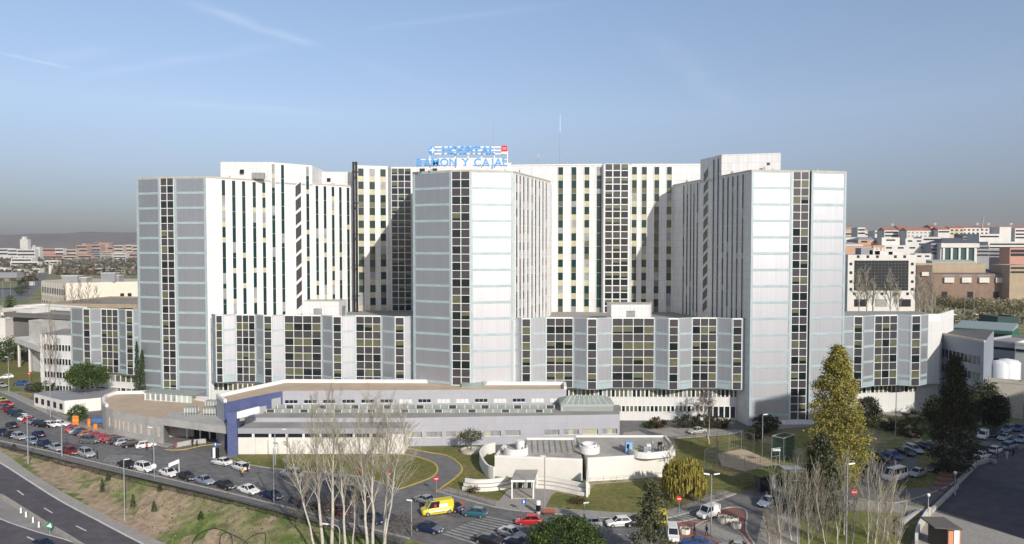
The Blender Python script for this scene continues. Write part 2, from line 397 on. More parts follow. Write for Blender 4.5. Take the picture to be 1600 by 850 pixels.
def stair_windows(A, B, pa, pb, z0, z1, n, rise):
    """slanted stair windows between pixel columns pa and pb of a wall"""
    sa, sb = sd(pa, A, B), sd(pb, A, B); L = seglen(A, B); tx, ty = (B[0] - A[0]) / L, (B[1] - A[1]) / L; nx, ny = ty, -tx
    q = lambda s, d, z: (A[0] + tx * s + nx * d, A[1] + ty * s + ny * d, z)
    h = (z1 - z0) / n
    for i in range(n):
        za = z0 + i * h + 0.25; zb = za + h - 0.62
        g = MB(); g.face([q(sa, .03, za), q(sb, .03, za + rise), q(sb, .03, zb + rise), q(sa, .03, zb)], GL_SPAN); o = g.build('stair_window', H0)
        f = MB()
        for (u0, w0, u1, w1) in ((sa, za, sb, za + rise), (sa, zb, sb, zb + rise)):
            f.hexa([q(u0, .12, w0 - .1), q(u1, .12, w1 - .1), q(u1, 0, w1 - .1), q(u0, 0, w0 - .1), q(u0, .12, w0 + .1), q(u1, .12, w1 + .1), q(u1, 0, w1 + .1), q(u0, 0, w0 + .1)], WFRAME)
        for (u, w0, w1) in ((sa, za, zb), (sb, za + rise, zb + rise)): f.hexa([q(u - .06, .1, w0), q(u + .06, .1, w0), q(u + .06, 0, w0), q(u - .06, 0, w0), q(u - .06, .1, w1), q(u + .06, .1, w1), q(u + .06, 0, w1), q(u - .06, 0, w1)], WFRAME)
        f.build('window_frame', o)
stair_windows(tD, dE, 461, 470.5, pod_roof + 1, ZT - 0.5, 9, 1.5)
# back block behind both courts
zb1 = 66.0
k0, k1, k2, k3 = P2(552, 207.5), P2(606, 210.5), P2(611, 208.6), P2(643, 208.6)
mass('linking_block', [P2(489, 209), P2(551.8, 209), (P2(551.8, 209)[0], 220), (P2(489, 209)[0], 220)], 59, 64.6)
c0, c1, c2, c3, c4, c5 = P2(800, 206), P2(941, 204), P2(943, 202.4), P2(984, 202.4), P2(986, 204), P2(1094, 204)
mass('main_block', [k0, k1, k2, k3, c0, c1, c2, c3, c4, c5, (c5[0], 224), (k0[0], 224)], 0, zb1, top=ROOFG)
for px in (564, 581.5, 598.5): strip(H0, k0, k1, sd(px, k0, k1), 1.7, pod_roof, zb1 - 0.5, 'back', 0.15)
for px in (660, 680): strip(H0, k3, c0, sd(px, k3, c0), 1.7, pod_roof, zb1 - 0.5, 'back', 0.15)
glazing(H0, k2, k3, pod_roof, zb1 - 0.4, 3, 'grid', fr=0.18)
for px in (876, 896.7, 917): strip(H0, c0, c1, sd(px, c0, c1), 1.5, pod_roof, zb1 - 0.5, 'back', 0.15)
strip(H0, c0, c1, sd(936.2, c0, c1), 1.5, pod_roof, zb1 - 0.5, 'dark', 0.15)
glazing(H0, c2, c3, pod_roof, zb1 + 0.2, 3, 'grid', fr=0.28, margin=0.35)
for px in (991, 1006.5, 1026, 1045.5): strip(H0, c4, c5, sd(px, c4, c5), 1.5, pod_roof, zb1 - 0.5, 'back', 0.15)
# centre tower
mA, mB_, mC, mD = P2(645, 170.2), P2(705, 165.7), P2(735, 165.2), P2(802, 167.4)
mE = P2(860, 192); mF = (mE[0] + 1.2, 205.5)
mass('tower', [mA, mB_, mC, mD, mE, mF, (mA[0] - 5.0, 205.5)], 0, ZT)
panel(H0, mA, mB_, 0, ZT, side=0.55); glazing(H0, mB_, mC, 0, ZT, 2, 'tower'); panel(H0, mC, mD, 0, ZT, side=0.55)
for px in (807, 812.3, 818, 824.5, 831, 836.6, 842.4, 848, 853): strip(H0, mD, mE, sd(px, mD, mE), 1.1, pod_roof, ZT - 0.4, 'lit', 0.10)
# right tower
rA, rB, rC, rC2, rD = P2(1174, 165), P2(1238, 166.4), P2(1264.5, 166.5), P2(1267.5, 166.6), P2(1322, 168.6)
rE = P2(1052, 204)
mass('tower', [rA, rB, rC, rC2, rD, (rD[0] + 4, 204), rE], 0, ZT)
panel(H0, rA, rB, 1.2, ZT, side=0.55); glazing(H0, rB, rC, 1.2, ZT, 2, 'tower'); panel(H0, rC2, rD, 1.2, ZT, side=0.55)
g = MB(); g.wbox(rC, rC2, 0, seglen(rC, rC2), 1.2, ZT, 0, 0.05, DARK); g.build('expansion_joint', H0)
q1, q2 = on_line(1127, rA, rE), on_line(1094, rA, rE)
mass('stair_block', [q2, q1, P2(1220, 175, 245), (P2(1220, 175)[0], 195), (q2[0] + 3, 195)], 59.5, 65.6)
def sr(px): q = on_line(px, rE, rA); return math.hypot(q[0] - rE[0], q[1] - rE[1])
for px in (1069, 1074.5, 1080, 1085): strip(H0, rE, rA, sr(px), 0.9, pod_roof, ZT - 0.4, 'dark')
for px in (1090.5, 1115.5, 1122.5): strip(H0, rE, rA, sr(px), 0.9, pod_roof, (ZB if px > 1094 else ZT) - 0.4, 'dark')
for px in (1130.5, 1138, 1145.5, 1153, 1161.5): strip(H0, rE, rA, sr(px), 0.9, pod_roof, ZT - 0.4, 'dark')
_sd = sd
def sd(px, A=tD, B=dE): return _sd(px, A, B)
stair_windows(rE, rA, 1099.5, 1107, pod_roof + 1, ZT + 2, 12, 1.6)
# ---------------------------------------------------------------- glazed podium with its pleated front
PT, PB = 25.4, 8.3
def pleats(seq, yl, yr, x0, x1, depth=1.8):
    """seq: (kind, px0, px1, n). returns the front polyline"""
    Y = lambda px, f: lerp(yl, yr, (px - x0) / (x1 - x0)) - (depth if f else 0)
    front = {'w1': (1, 1), 'G': (0, 1), 'L': (1, 0), 'w': (0, 0)}
    line = []
    for kind, a, b, n in seq:
        fa, fb = front[kind]; A = P2(a, Y(a, fa), 500); B = P2(b, Y(b, fb), 500)
        line += [A, B]
    # joint points: average neighbours so that the front closes
    pts = [line[0]]
    for i in range(1, len(seq)):
        p, q = line[2 * i - 1], line[2 * i]; pts.append(((p[0] + q[0]) / 2, (p[1] + q[1]) / 2))
    pts.append(line[-1]); return pts
def podium(seq, yl, yr, back, zb=PB, extra_right=None, zt=PT, depth=1.8):
    x0, x1 = seq[0][1], seq[-1][2]; pts = pleats(seq, yl, yr, x0, x1, depth)
    poly = list(pts) + ([*extra_right] if extra_right else []) + [(pts[-1][0] if not extra_right else extra_right[-1][0], back), (pts[0][0], back)]
    g = MB(); g.prism(poly, zb, pod_roof, PLAIN, ROOFG, cap_bottom=True); g.build('podium_block', H0)
    c = MB()
    allp = pts + (list(extra_right) if extra_right else [])
    for p, q in zip(allp, allp[1:]): c.wbox(p, q, 0, seglen(p, q), pod_roof, zt, -0.5, 0, WFRAME, STONE)
    c.build('parapet', H0)
    for (kind, a, b, n), A, B in zip(seq, pts, pts[1:]):
        if kind in ('w1', 'w'): glazing(H0, A, B, zb, zt - 0.25, n, 'curtain', fr=0.15)
        else: panel(H0, A, B, zb, zt, side=0.12 if seglen(A, B) < 3 else 0.28, foot=1.3)
    return pts
def basement(A, B, rows, style='ribbon', z1=PB, back=8):
    """plain lower storeys with ribbon windows, set back under the podium"""
    L = seglen(A, B); nx, ny = (B[1] - A[1]) / L, -(B[0] - A[0]) / L
    g = MB(); g.prism([A, B, (B[0] - nx * back, B[1] - ny * back), (A[0] - nx * back, A[1] - ny * back)], 0, z1 - 0.004, PLAIN, PLAIN); g.build('lower_storeys', H0)
    for (za, zb_, n, s0, s1) in rows:
        a = (lerp(A[0], B[0], s0), lerp(A[1], B[1], s0)); b = (lerp(A[0], B[0], s1), lerp(A[1], B[1], s1))
        glazing(H0, a, b, za, zb_, n, style, rh=3, fr=0.3, name='ribbon_window')
PLAIN = grid_mat('pale_render', (0.72, 0.71, 0.68), (0.58, 0.58, 0.56), 2.4, 3.0, 0.05, 0.05, rough=0.8, var=0.03, streak=0.3)
p2 = podium([('G', 331, 337, 1), ('w1', 337, 348, 1), ('L', 348, 368.5, 1), ('w', 368.5, 399, 3), ('G', 399, 412, 1), ('w1', 412, 425, 1), ('L', 425, 444, 1), ('w', 444, 502.5, 4), ('G', 502.5, 520, 1), ('w1', 520, 534, 1), ('L', 534, 555.5, 1), ('w', 555.5, 596, 3), ('G', 596, 617, 1), ('w1', 617, 632, 1), ('L', 632, 650, 1)], 178, 172.5, 209)
p3 = podium([('G', 800, 815, 1), ('w1', 815, 829.5, 1), ('L', 829.5, 853, 1), ('w', 853, 896, 3), ('G', 896, 917.5, 1), ('w1', 917.5, 933, 1), ('L', 933, 956, 1), ('w', 956, 1023, 4), ('G', 1023, 1045, 1), ('w1', 1045, 1060.5, 1), ('L', 1060.5, 1081, 1), ('w', 1081, 1120.5, 3), ('G', 1120.5, 1144.5, 1), ('w1', 1144.5, 1160, 1), ('L', 1160, 1176, 1)], 169.3, 168.6, 206)
e1, e2 = P2(1450, 176.5, 500), P2(1469, 177.5, 500)
p4 = podium([('L', 1316, 1334, 1), ('w1', 1334, 1348.5, 1), ('L', 1348.5, 1366, 1), ('w', 1366, 1402.5, 3), ('G', 1402.5, 1424, 1), ('w1', 1424, 1438.5, 1), ('L', 1438.5, 1450, 1)], 173.5, 177.5, 206, zb=7.6, extra_right=[P2(1469, 178, 500), P2(1490, 190, 500)])
p1 = podium([('G', 111, 130, 1), ('w1', 130, 141, 1), ('L', 141, 158, 1), ('w', 158, 185, 3), ('G', 185, 197, 1), ('w1', 197, 208, 1), ('L', 208, 226, 1)], 197.5, 190.5, 214, zb=7.6, depth=1.2)
basement(P2(800, 170.8, 620), P2(1176, 170.3, 620), [(5.7, 7.7, 44, 0.2, 0.975), (2.1, 3.7, 30, 0.30, 0.815)])
basement(P2(330, 179.4, 600), P2(650, 174, 600), [(5.6, 7.6, 40, 0.01, 0.99)])
basement(P2(1316, 178, 600), P2(1478, 181, 600), [(5.0, 7.0, 17, 0.02, 0.72)])
basement(P2(111, 199, 600), P2(226, 192, 600), [(4.9, 6.9, 12, 0.05, 0.9), (1.0, 3.4, 12, 0.05, 0.9)])
# entrance of the right wing under the podium
eA, eB = P2(1104, 170.3, 640), P2(1168, 170.2, 640)
glazing(H0, (eA[0], eA[1] - 0.02), (eB[0], eB[1] - 0.02), 0.6, 3.6, 7, 'shade', rh=3, fr=0.3, name='entrance_window')
# plain end panel and the blank wall right of the last bay
def room_on_roof(x0, x1, x2, yf, yb, z1, door, small, label_=None):
    a, b, c = P2(x0, yf, 480), P2(x1, yf, 480), P2(x2, yb, 480)
    g = MB(); g.prism([a, b, c, (a[0], c[1])], pod_roof, z1, WHITE, STONE); o = g.build('plant_room', H0)
    l = MB(); l.wbox(a, b, door, door + 2.2, pod_roof, pod_roof + 2.9, 0.01, 0.06, GL_GREY); l.build('louvre', o)
    if small: l = MB(); s = seglen(b, c); l.wbox(b, c, s * .35, s * .75, pod_roof, pod_roof + 3.2, 0.01, 0.06, GL_GREY); l.build('door', o)
room_on_roof(472, 530, 542, 183, 190, 28.2, 3.0, True)
room_on_roof(955, 1016.5, 1018, 176, 184, 27.9, 3.8, False)
# penthouse behind the rooftop sign
g = MB(); a, b = P2(683, 180, 250), P2(784, 180, 250); g.prism([a, b, (b[0], 190), (a[0], 190)], ZT, 65.0, WHITE, ROOFG)
a, b = P2(784.2, 181, 250), P2(799, 181, 250); g.prism([a, b, (b[0], 188), (a[0], 188)], ZT, 63.9, WHITE, ROOFG)
g.build('penthouse', H0)
# parapet copings and small roof-edge clutter on the towers
for A, B, z in ((tA, tB, ZT), (tB, tC, ZT), (tC, tD, ZT), (tD, b1, ZT), (b2, dE, ZT), (mA, mB_, ZT), (mB_, mC, ZT), (mC, mD, ZT), (mD, mE, ZT), (rA, rB, ZT), (rB, rC, ZT), (rC2, rD, ZT), (rE, q2, ZT), (q1, rA, ZT), (c4, c5, zb1), (c0, c1, zb1), (k0, k1, zb1)):
    c = MB(); c.wbox(A, B, 0, seglen(A, B), z, z + 0.35, -0.4, 0.14, STONE if z < 61 else WFRAME)
    for i in range(int(seglen(A, B) / 3.2)):
        if rnd.random() < 0.4:
            s = rnd.uniform(0.5, seglen(A, B) - 0.8); c.wbox(A, B, s, s + 0.3, z + 0.35, z + rnd.uniform(0.6, 1.1), -0.35, -0.1, GFRAME)
    c.build('roof_coping', H0)
# vents in the blank walls
for (px, py, Y) in ((378.5, 268, 189.8), (514, 281, 209)):
    g = MB(); p = P(px, py, Y); g.box(p.x - .5, Y - .35, p.z - .5, p.x + .5, Y - 0.0, p.z + .5, BLACKM); g.build('vent', H0)
g = MB(); p = P(403, 279, 187); g.box(p.x - 1.6, p.y - 0.2, 60.4, p.x + 1.6, p.y + 1, 62.0, GL_GREY); g.build('air_handler', H0)
g = MB(); p = P(1198, 257, 175); g.box(p.x - .3, 173.6, p.z - .3, p.x + .3, 174.2, p.z + .3, BLACKM); g.build('vent', H0)
# chimney pipes in the left court
for px in (553.2, 557.4):
    ch = MB(); q = P2(px, 204.5, 380); ch.tube((q[0], q[1], pod_roof), (q[0], q[1], 67), 0.34, 0.34, 10, BLACKM)
    for z in range(28, 66, 9): ch.box(q[0] - .45, q[1] - .05, z, q[0] + .45, q[1] + 1.2, z + .25, BLACKM)
    ch.build('flue_pipe', H0)
# white penthouse lamp arm on the back wall
# ---------------------------------------------------------------- ground materials
M_EARTH = mat('dry_grass_earth', (0.12, 0.165, 0.035), 0.95, var=0.40, vscale=0.07, col2=(0.34, 0.26, 0.17), detail=12, thr=(0.45, 0.60), coord='World', bump=0.4, bscale=1.2)
M_LAWN = mat('lawn_turf', (0.130, 0.140, 0.026), 0.95, var=0.34, vscale=0.14, col2=(0.215, 0.175, 0.06), detail=9, thr=(0.42, 0.68), coord='World', bump=0.3, bscale=2)
M_LAWN2 = mat('bright_lawn_turf', (0.15, 0.19, 0.03), 0.95, var=0.3, vscale=0.15, col2=(0.20, 0.18, 0.05), detail=9, coord='World', bump=0.3, bscale=2)
M_ASPH = mat('asphalt', (0.135, 0.132, 0.132), 0.9, var=0.22, vscale=0.08, col2=(0.20, 0.193, 0.185), detail=9, coord='World')
M_ASPH2 = mat('dark_asphalt', (0.080, 0.074, 0.082), 0.88, var=0.2, vscale=0.06, col2=(0.115, 0.106, 0.112), detail=9, coord='World')
M_ASPH3 = mat('grey_asphalt', (0.13, 0.128, 0.128), 0.9, var=0.15, vscale=0.07, col2=(0.19, 0.185, 0.175), detail=9, coord='World')
M_CONC = mat('concrete_paving', (0.30, 0.28, 0.25), 0.9, var=0.12, vscale=0.2, col2=(0.38, 0.35, 0.31), detail=8, coord='World')
M_KERB = mat('kerb_stone', (0.42, 0.40, 0.37), 0.85, var=0.15, vscale=1.0)
M_YELLOW = mat('yellow_paint', (0.50, 0.38, 0.10), 0.7, var=0.2, vscale=1.5)
M_PAINT = mat('white_road_paint', (0.62, 0.61, 0.58), 0.7, var=0.25, vscale=2)
M_FAINT = mat('worn_road_paint', (0.33, 0.325, 0.31), 0.8, var=0.3, vscale=1.2)
M_BRICKP = mat('brick_paving', (0.26, 0.12, 0.10), 0.9, var=0.2, vscale=0.8)
M_SAND = mat('sand_court', (0.50, 0.39, 0.26), 0.95, var=0.12, vscale=0.5)
M_HILL = mat('scrub_hill', (0.13, 0.11, 0.075), 1.0, var=0.3, vscale=0.004, col2=(0.26, 0.21, 0.15), detail=10, coord='World')
M_FIELD = mat('scrub_field', (0.19, 0.18, 0.085), 1.0, var=0.35, vscale=0.02, col2=(0.26, 0.21, 0.12), detail=9, coord='World', thr=(0.4, 0.65))
# ---------------------------------------------------------------- terrain sheet
def terrain():
    xs = [-14000, -9000, -6000, -4000, -2500, -1500, -1000, -700, -500, -380, -300, -240, -200] + [-180 + 2 * i for i in range(181)] + [200, 230, 260, 300, 340, 400, 500, 650, 850, 1200, 1800, 3000, 5000, 9000, 14000]
    ys = [-3000, -800, -200, -60, 0, 30, 50] + [60 + 2 * i for i in range(101)] + [280, 310, 350, 400, 460, 540, 620, 680, 750, 850, 950, 1100, 1400, 2000, 3000, 4500, 7000, 12000]
    me = bpy.data.meshes.new('ground'); vs = []
    for y in ys:
        for x in xs:
            n = 0
            if 60 <= y <= 260 and -180 <= x <= 60 and H(x, y) < -0.15 and pl(BOTL, x) + 1.5 < y: n = rnd.uniform(-0.18, 0.22)
            vs.append((x, y, H(x, y) + n))
    w = len(xs); fs = [(j * w + i, j * w + i + 1, (j + 1) * w + i + 1, (j + 1) * w + i) for j in range(len(ys) - 1) for i in range(w - 1)]
    me.from_pydata(vs, [], fs); me.materials.append(M_EARTH); me.materials.append(mat('sandy_soil', (0.36, 0.27, 0.18), 0.95, var=0.3, vscale=0.10, col2=(0.15, 0.16, 0.05), detail=12, thr=(0.50, 0.66), coord='World', bump=0.6, bscale=1.0))
    mi_ = []
    for f in me.polygons:
        c = f.center; a = pl(TOPL, c.x); b = pl(BOTL, c.x); t = (a - c.y) / max(.5, a - b)
        mi_.append(1 if (-104 < c.x < -20 and c.y < a and t > .70 + .16 * math.sin(c.x * .45) + .10 * math.sin(c.x * 1.3 + c.y) and t < 1.2) else 0)
    me.polygons.foreach_set('material_index', mi_); me.polygons.foreach_set('use_smooth', [True] * len(fs)); me.update()
    o = bpy.data.objects.new('ground', me); COL.objects.link(o); tag(o, kind='structure')
terrain()
def patch(name, pts, m, lvl, z=0.0):
    g = MB(); g.face([(*G(x, y, 0.0).xy, z + 0.012 * lvl) for x, y in pts], m)
    if Vector(g.v[0]).z is not None:
        me_pts = g.v; a = sum(me_pts[i][0] * me_pts[(i + 1) % len(me_pts)][1] - me_pts[(i + 1) % len(me_pts)][0] * me_pts[i][1] for i in range(len(me_pts)))
        if a < 0: g.v = g.v[::-1]
    o = g.build(name); tag(o, kind='structure'); return o
def curve(pts, n=6):
    """Catmull-Rom through pixel points"""
    out = []
    P_ = [pts[0]] + list(pts) + [pts[-1]]
    for i in range(1, len(P_) - 2):
        p0, p1, p2, p3 = P_[i - 1:i + 3]
        for k in range(n):
            t = k / n
            out.append(tuple(0.5 * (2 * p1[j] + (p2[j] - p0[j]) * t + (2 * p0[j] - 5 * p1[j] + 4 * p2[j] - p3[j]) * t * t + (3 * p1[j] - p0[j] - 3 * p2[j] + p3[j]) * t ** 3) for j in (0, 1)))
    out.append(pts[-1]); return out
def offs(w, d):
    """offset a ground polyline sideways by d metres"""
    out = []
    for i, p in enumerate(w):
        a = w[max(0, i - 1)]; b = w[min(len(w) - 1, i + 1)]; t = Vector((b[0] - a[0], b[1] - a[1])); t.normalize()
        out.append((p[0] - t.y * d, p[1] + t.x * d))
    return out
def kerb(pts, m=None, w=0.25, h=0.13, lvl=0.0, name='kerb'):
    W = [tuple(G(x, y).xy) for x, y in pts]; a = offs(W, w / 2); b = offs(W, -w / 2); g = MB(); m = m or M_KERB
    n = len(W); vs = [(*p, lvl) for p in a] + [(*p, lvl) for p in b] + [(*p, h) for p in a] + [(*p, h) for p in b]
    fs = []
    for i in range(n - 1): fs += [(2 * n + i, 2 * n + i + 1, 3 * n + i + 1, 3 * n + i), (i, i + 1, 2 * n + i + 1, 2 * n + i), (n + i, 3 * n + i, 3 * n + i + 1, n + i + 1)]
    fs += [(0, 2 * n, 3 * n, n), (n - 1, 2 * n - 1, 4 * n - 1, 3 * n - 1)]
    g.raw(vs, fs, m); o = g.build(name); tag(o, kind='structure'); return o
def ribbon_h(name, ptsL, ptsR, m, lvl, n=40):
    """strip between two world polylines (x,y), following the terrain height"""
    def res(p, t):
        k = t * (len(p) - 1); i = min(int(k), len(p) - 2); f = k - i
        return (lerp(p[i][0], p[i + 1][0], f), lerp(p[i][1], p[i + 1][1], f))
    vs = []; K = 6
    for i in range(n + 1):
        a, b = res(ptsL, i / n), res(ptsR, i / n)
        for k in range(K + 1):
            x, y = lerp(a[0], b[0], k / K), lerp(a[1], b[1], k / K); vs.append((x, y, min(0, zm(x)) + 0.06 + 0.012 * lvl))
    fs = [(i * (K + 1) + k, i * (K + 1) + k + 1, (i + 1) * (K + 1) + k + 1, (i + 1) * (K + 1) + k) for i in range(n) for k in range(K)]
    g = MB(); g.raw(vs, fs, m); o = g.build(name); tag(o, kind='structure'); return o
# far ground colours
patch('field', [(1310, 522), (1440, 508), (1640, 512), (1700, 462), (1400, 462), (1310, 470)], M_FIELD, 1)
patch('access_road', [(-60, 520), (60, 512), (110, 500), (130, 512), (60, 560), (-60, 580)], M_ASPH3, 1)
patch('far_road', [(-80, 462), (40, 470), (70, 440), (75, 428), (60, 428), (40, 445), (0, 452), (-80, 455)], M_ASPH3, 1)
patch('grass_verge', [(-60, 562), (62, 548), (62, 600), (0, 604), (-60, 600)], M_LAWN, 2)
# hospital forecourt and service areas
patch('forecourt', [(20, 600), (1320, 575), (1600, 585), (1620, 618), (1440, 655), (1368, 652), (1240, 672), (1190, 676), (1150, 678), (1090, 683), (975, 700), (900, 700), (640, 712), (420, 705), (330, 712), (250, 700), (160, 680), (100, 640)], M_ASPH3, 1)
AV_TOP = [(-60, 592), (0, 612), (30, 625), (60, 640), (110, 662), (180, 683), (262, 699), (330, 708), (370, 722), (420, 731), (470, 737), (560, 745), (623, 765), (684, 768), (770, 792), (850, 802), (1000, 812), (1060, 806), (1105, 788), (1150, 772), (1186, 762)]
AV_BOT = [(-60, 676), (0, 689), (80, 706), (156, 724), (230, 741), (300, 757), (380, 776), (480, 801), (560, 822), (640, 842), (700, 858)]
patch('avenue', AV_TOP + [(1300, 752), (1340, 775), (1330, 800), (1240, 810), (1235, 900), (1100, 900), (700, 900)] + AV_BOT[::-1], M_ASPH, 2)
patch('parking_lot', [(1300, 757), (1345, 718), (1450, 690), (1540, 668), (1700, 640), (1700, 690), (1540, 722), (1505, 742), (1470, 790), (1400, 790), (1340, 780)], M_ASPH3, 3)
patch('paved_square', [(1440, 800), (1528, 724), (1600, 700), (1720, 690), (1900, 960), (1700, 878)], M_ASPH2, 4)
patch('pavement', [(1325, 782), (1400, 786), (1452, 797), (1700, 874), (1700, 960), (1420, 960), (1424, 850), (1440, 812), (1395, 800), (1330, 796)], M_CONC, 5)
patch('lawn', [(1250, 812), (1330, 798), (1392, 803), (1424, 816), (1412, 850), (1405, 960), (1250, 960)], M_LAWN2, 4)
patch('lawn', [(1440, 700), (1505, 742), (1450, 762), (1395, 765), (1360, 772), (1430, 745)], M_LAWN, 6)
# lawns round the low buildings
ring_out = curve([(560, 706), (626, 700.6), (671, 707.6), (701, 713.5), (721, 730), (715, 744), (682, 768)])
ring_in = curve([(560, 716), (626, 710), (671, 720.6), (683.5, 732), (677.6, 744), (656.5, 753.5), (623, 765)])
patch('driveway', ring_out + ring_in[::-1], M_ASPH3, 4)
patch('lawn', [(366, 711), (470, 709), (560, 707), (632, 704)] + ring_in[4:] + [(560, 745), (470, 736.5), (420, 730.5), (385, 722)], M_LAWN, 3)
patch('lawn', [(632, 699), (700, 698), (775, 698), (778, 742), (790, 762), (800, 770), (772, 791.5)] + ring_out[::-1][1:-8], M_LAWN, 3)
patch('plaza', [(772, 792), (795, 764), (880, 764), (862, 774), (848, 801)], M_CONC, 5)
patch('lawn', [(849, 801), (864, 768), (910, 778), (930, 757), (1041, 746), (1100, 735), (1180, 742), (1187, 760), (1150, 770), (1104, 786), (1060, 803), (1000, 809), (920, 807)], M_LAWN, 3)
patch('lawn', [(978, 690), (1085, 683), (1165, 677), (1185, 690), (1240, 700), (1222, 728), (1180, 742), (1100, 734), (1060, 728), (1055, 706), (985, 697)], M_LAWN, 3)
patch('forecourt_drive', [(972, 701), (974, 676), (1050, 668), (1165, 672), (1150, 677), (1085, 683), (985, 690), (978, 697)], M_CONC, 3)
patch('footpath', [(1165, 672), (1200, 662), (1268, 652), (1300, 655), (1280, 664), (1215, 671), (1180, 676)], M_CONC, 4)
patch('service_road', [(1364, 652), (1368, 636), (1450, 628), (1480, 630), (1470, 640), (1440, 650)], M_CONC, 4)
patch('bare_slope', [(1412, 668), (1420, 664), (1432, 672), (1442, 688), (1436, 694), (1424, 686), (1414, 678)], M_SAND, 4)
patch('lawn', [(1364, 654), (1440, 652), (1475, 642), (1470, 652), (1440, 662), (1366, 664)], M_LAWN2, 5)
patch('lawn', [(1190, 676), (1265, 668), (1275, 690), (1250, 700), (1215, 690)], M_LAWN, 3)
patch('sports_court', [(1119, 709), (1163, 702), (1224, 729), (1182, 742), (1128, 728)], M_SAND, 5)
patch('brick_island', [(1046, 818), (1082, 812), (1112, 800), (1145, 793), (1166, 800), (1166, 830), (1178, 850), (1195, 900), (1050, 900), (1035, 848)], M_BRICKP, 4)
patch('island_path', [(1080, 826), (1116, 812), (1150, 828), (1170, 850), (1190, 900), (1150, 900), (1128, 850)], M_CONC, 5)
patch('pavement', [(1190, 812), (1240, 800), (1250, 812), (1250, 960), (1195, 960), (1182, 850)], M_CONC, 4)
# the sidewalks of the avenue
def side_band(pts, d0, d1, m, lvl, name='pavement'):
    W = [tuple(G(x, y).xy) for x, y in pts]; a = offs(W, d0); b = offs(W, d1); g = MB()
    vs = [(*p, 0.012 * lvl) for p in a] + [(*p, 0.012 * lvl) for p in b]; n = len(W)
    g.raw(vs, [(i, i + 1, n + i + 1, n + i) for i in range(n - 1)], m); tag(g.build(name), kind='structure')
lo = curve(AV_BOT[:-1], 4)
side_band(lo, -0.2, -2.2, M_ASPH3, 5)
kerb(lo)
up1 = curve(AV_TOP[1:7], 4); side_band(up1, 0.1, 2.2, M_CONC, 5); kerb(up1)
up2 = curve([(684, 768), (770, 792), (850, 802), (1000, 812), (1060, 806), (1105, 788), (1150, 772)], 4)
side_band(up2, 0.1, 2.6, M_CONC, 6); kerb(up2)
up3 = curve([(352, 716), (372, 723), (420, 731.5), (470, 737), (560, 745), (623, 765)], 4); kerb(up3)
kerb(ring_out[3:], M_YELLOW, 0.35); kerb(ring_in[2:], M_YELLOW, 0.35)
kerb(curve([(258, 703), (285, 703), (320, 696), (352, 694.5)]), M_YELLOW, 0.3)
kerb(curve([(1080, 826), (1112, 812), (1150, 828), (1170, 850)]))
kerb(curve([(1046, 818), (1082, 812), (1112, 800), (1145, 793), (1166, 800), (1166, 830), (1178, 850)]))
kerb(curve([(1345, 718), (1450, 690), (1540, 668)]), name='kerb'); kerb(curve([(1340, 780), (1400, 786), (1470, 765), (1505, 744)]))
kerb([(978, 690), (1085, 683.5), (1165, 677.5)])
# painted markings
def stripes(quad, n, m, lvl=0, f=0.5, name='crosswalk'):
    """zebra between two pixel edges: quad a0,a1 (one side) b0,b1 (other side)"""
    a0, a1, b0, b1 = [G(*q) for q in quad]; g = MB(); z = 0.012 * 8 + 0.004 * lvl
    for i in range(n):
        t0, t1 = (i + 0.25) / n, (i + 0.25 + f) / n
        p = [a0.lerp(a1, t0), a0.lerp(a1, t1), b0.lerp(b1, t1), b0.lerp(b1, t0)]
        g.face([(q.x, q.y, z) for q in p], m)
    tag(g.build(name), kind='structure')
stripes([(758, 806), (688, 836), (828, 820), (740, 852)], 11, M_FAINT)
stripes([(300 - 130, 712), (160, 722), (225, 712), (212, 728)], 5, M_FAINT)
stripes([(1078, 795), (1052, 811), (1112, 803), (1090, 818)], 6, M_FAINT)
def dashes(pts, n, w, m, z=0.1, f=0.5, name='lane_markings', hz=False):
    W = [((GH if hz else G)(x, y)) for x, y in pts]; g = MB(); L = [0]
    for a, b in zip(W, W[1:]): L.append(L[-1] + (b - a).length)
    def at(s):
        for i in range(len(W) - 1):
            if s <= L[i + 1]: return W[i].lerp(W[i + 1], (s - L[i]) / (L[i + 1] - L[i]))
        return W[-1]
    for i in range(n):
        a, b = at(L[-1] * i / n), at(L[-1] * (i + f) / n); t = (b - a); t.normalize(); q = Vector((-t.y, t.x, 0)) * (w / 2)
        zz = lambda p: (zm(p.x) + 0.13) if hz else z
        g.face([(p.x, p.y, zz(p)) for p in (a - q, b - q, b + q, a + q)], m)
    tag(g.build(name), kind='structure')
dashes(curve([(0, 652), (120, 690), (260, 724), (420, 764), (560, 790), (720, 826)]), 26, 0.14, M_FAINT)
dashes([(930, 833), (990, 838)], 5, 0.16, M_PAINT)
dashes([(800, 822), (900, 828)], 5, 0.12, M_FAINT)
for a, b in zip([(1085, 806), (1092, 801), (1100, 797)], [(1118, 797), (1123, 793), (1128, 790)]): dashes([a, b], 1, 0.25, M_FAINT, f=1)
dashes([(262, 702), (300, 690)], 1, 0.12, M_PAINT, f=1)
for k in range(6): dashes([(270 + 14 * k, 700 - 0.8 * k), (280 + 12 * k, 694 - .3 * k)], 1, 0.1, M_FAINT, f=1)
dashes(curve([(1196, 796), (1230, 790), (1262, 778)]), 1, 0.25, M_FAINT, f=1)
for i, q in enumerate(([(100, 690), (150, 703), (138, 707), (90, 694)], [(430, 752), (520, 772), (505, 778), (418, 757)], [(600, 800), (650, 812), (640, 818), (590, 806)], [(860, 828), (925, 826), (935, 832), (868, 835)], [(700, 800), (724, 806), (716, 810), (692, 804)], [(290, 728), (340, 738), (330, 741), (282, 731)], [(1205, 790), (1235, 783), (1245, 788), (1215, 796)])): patch('road_repair', q, (M_ASPH2, M_ASPH3)[i % 2], 6)
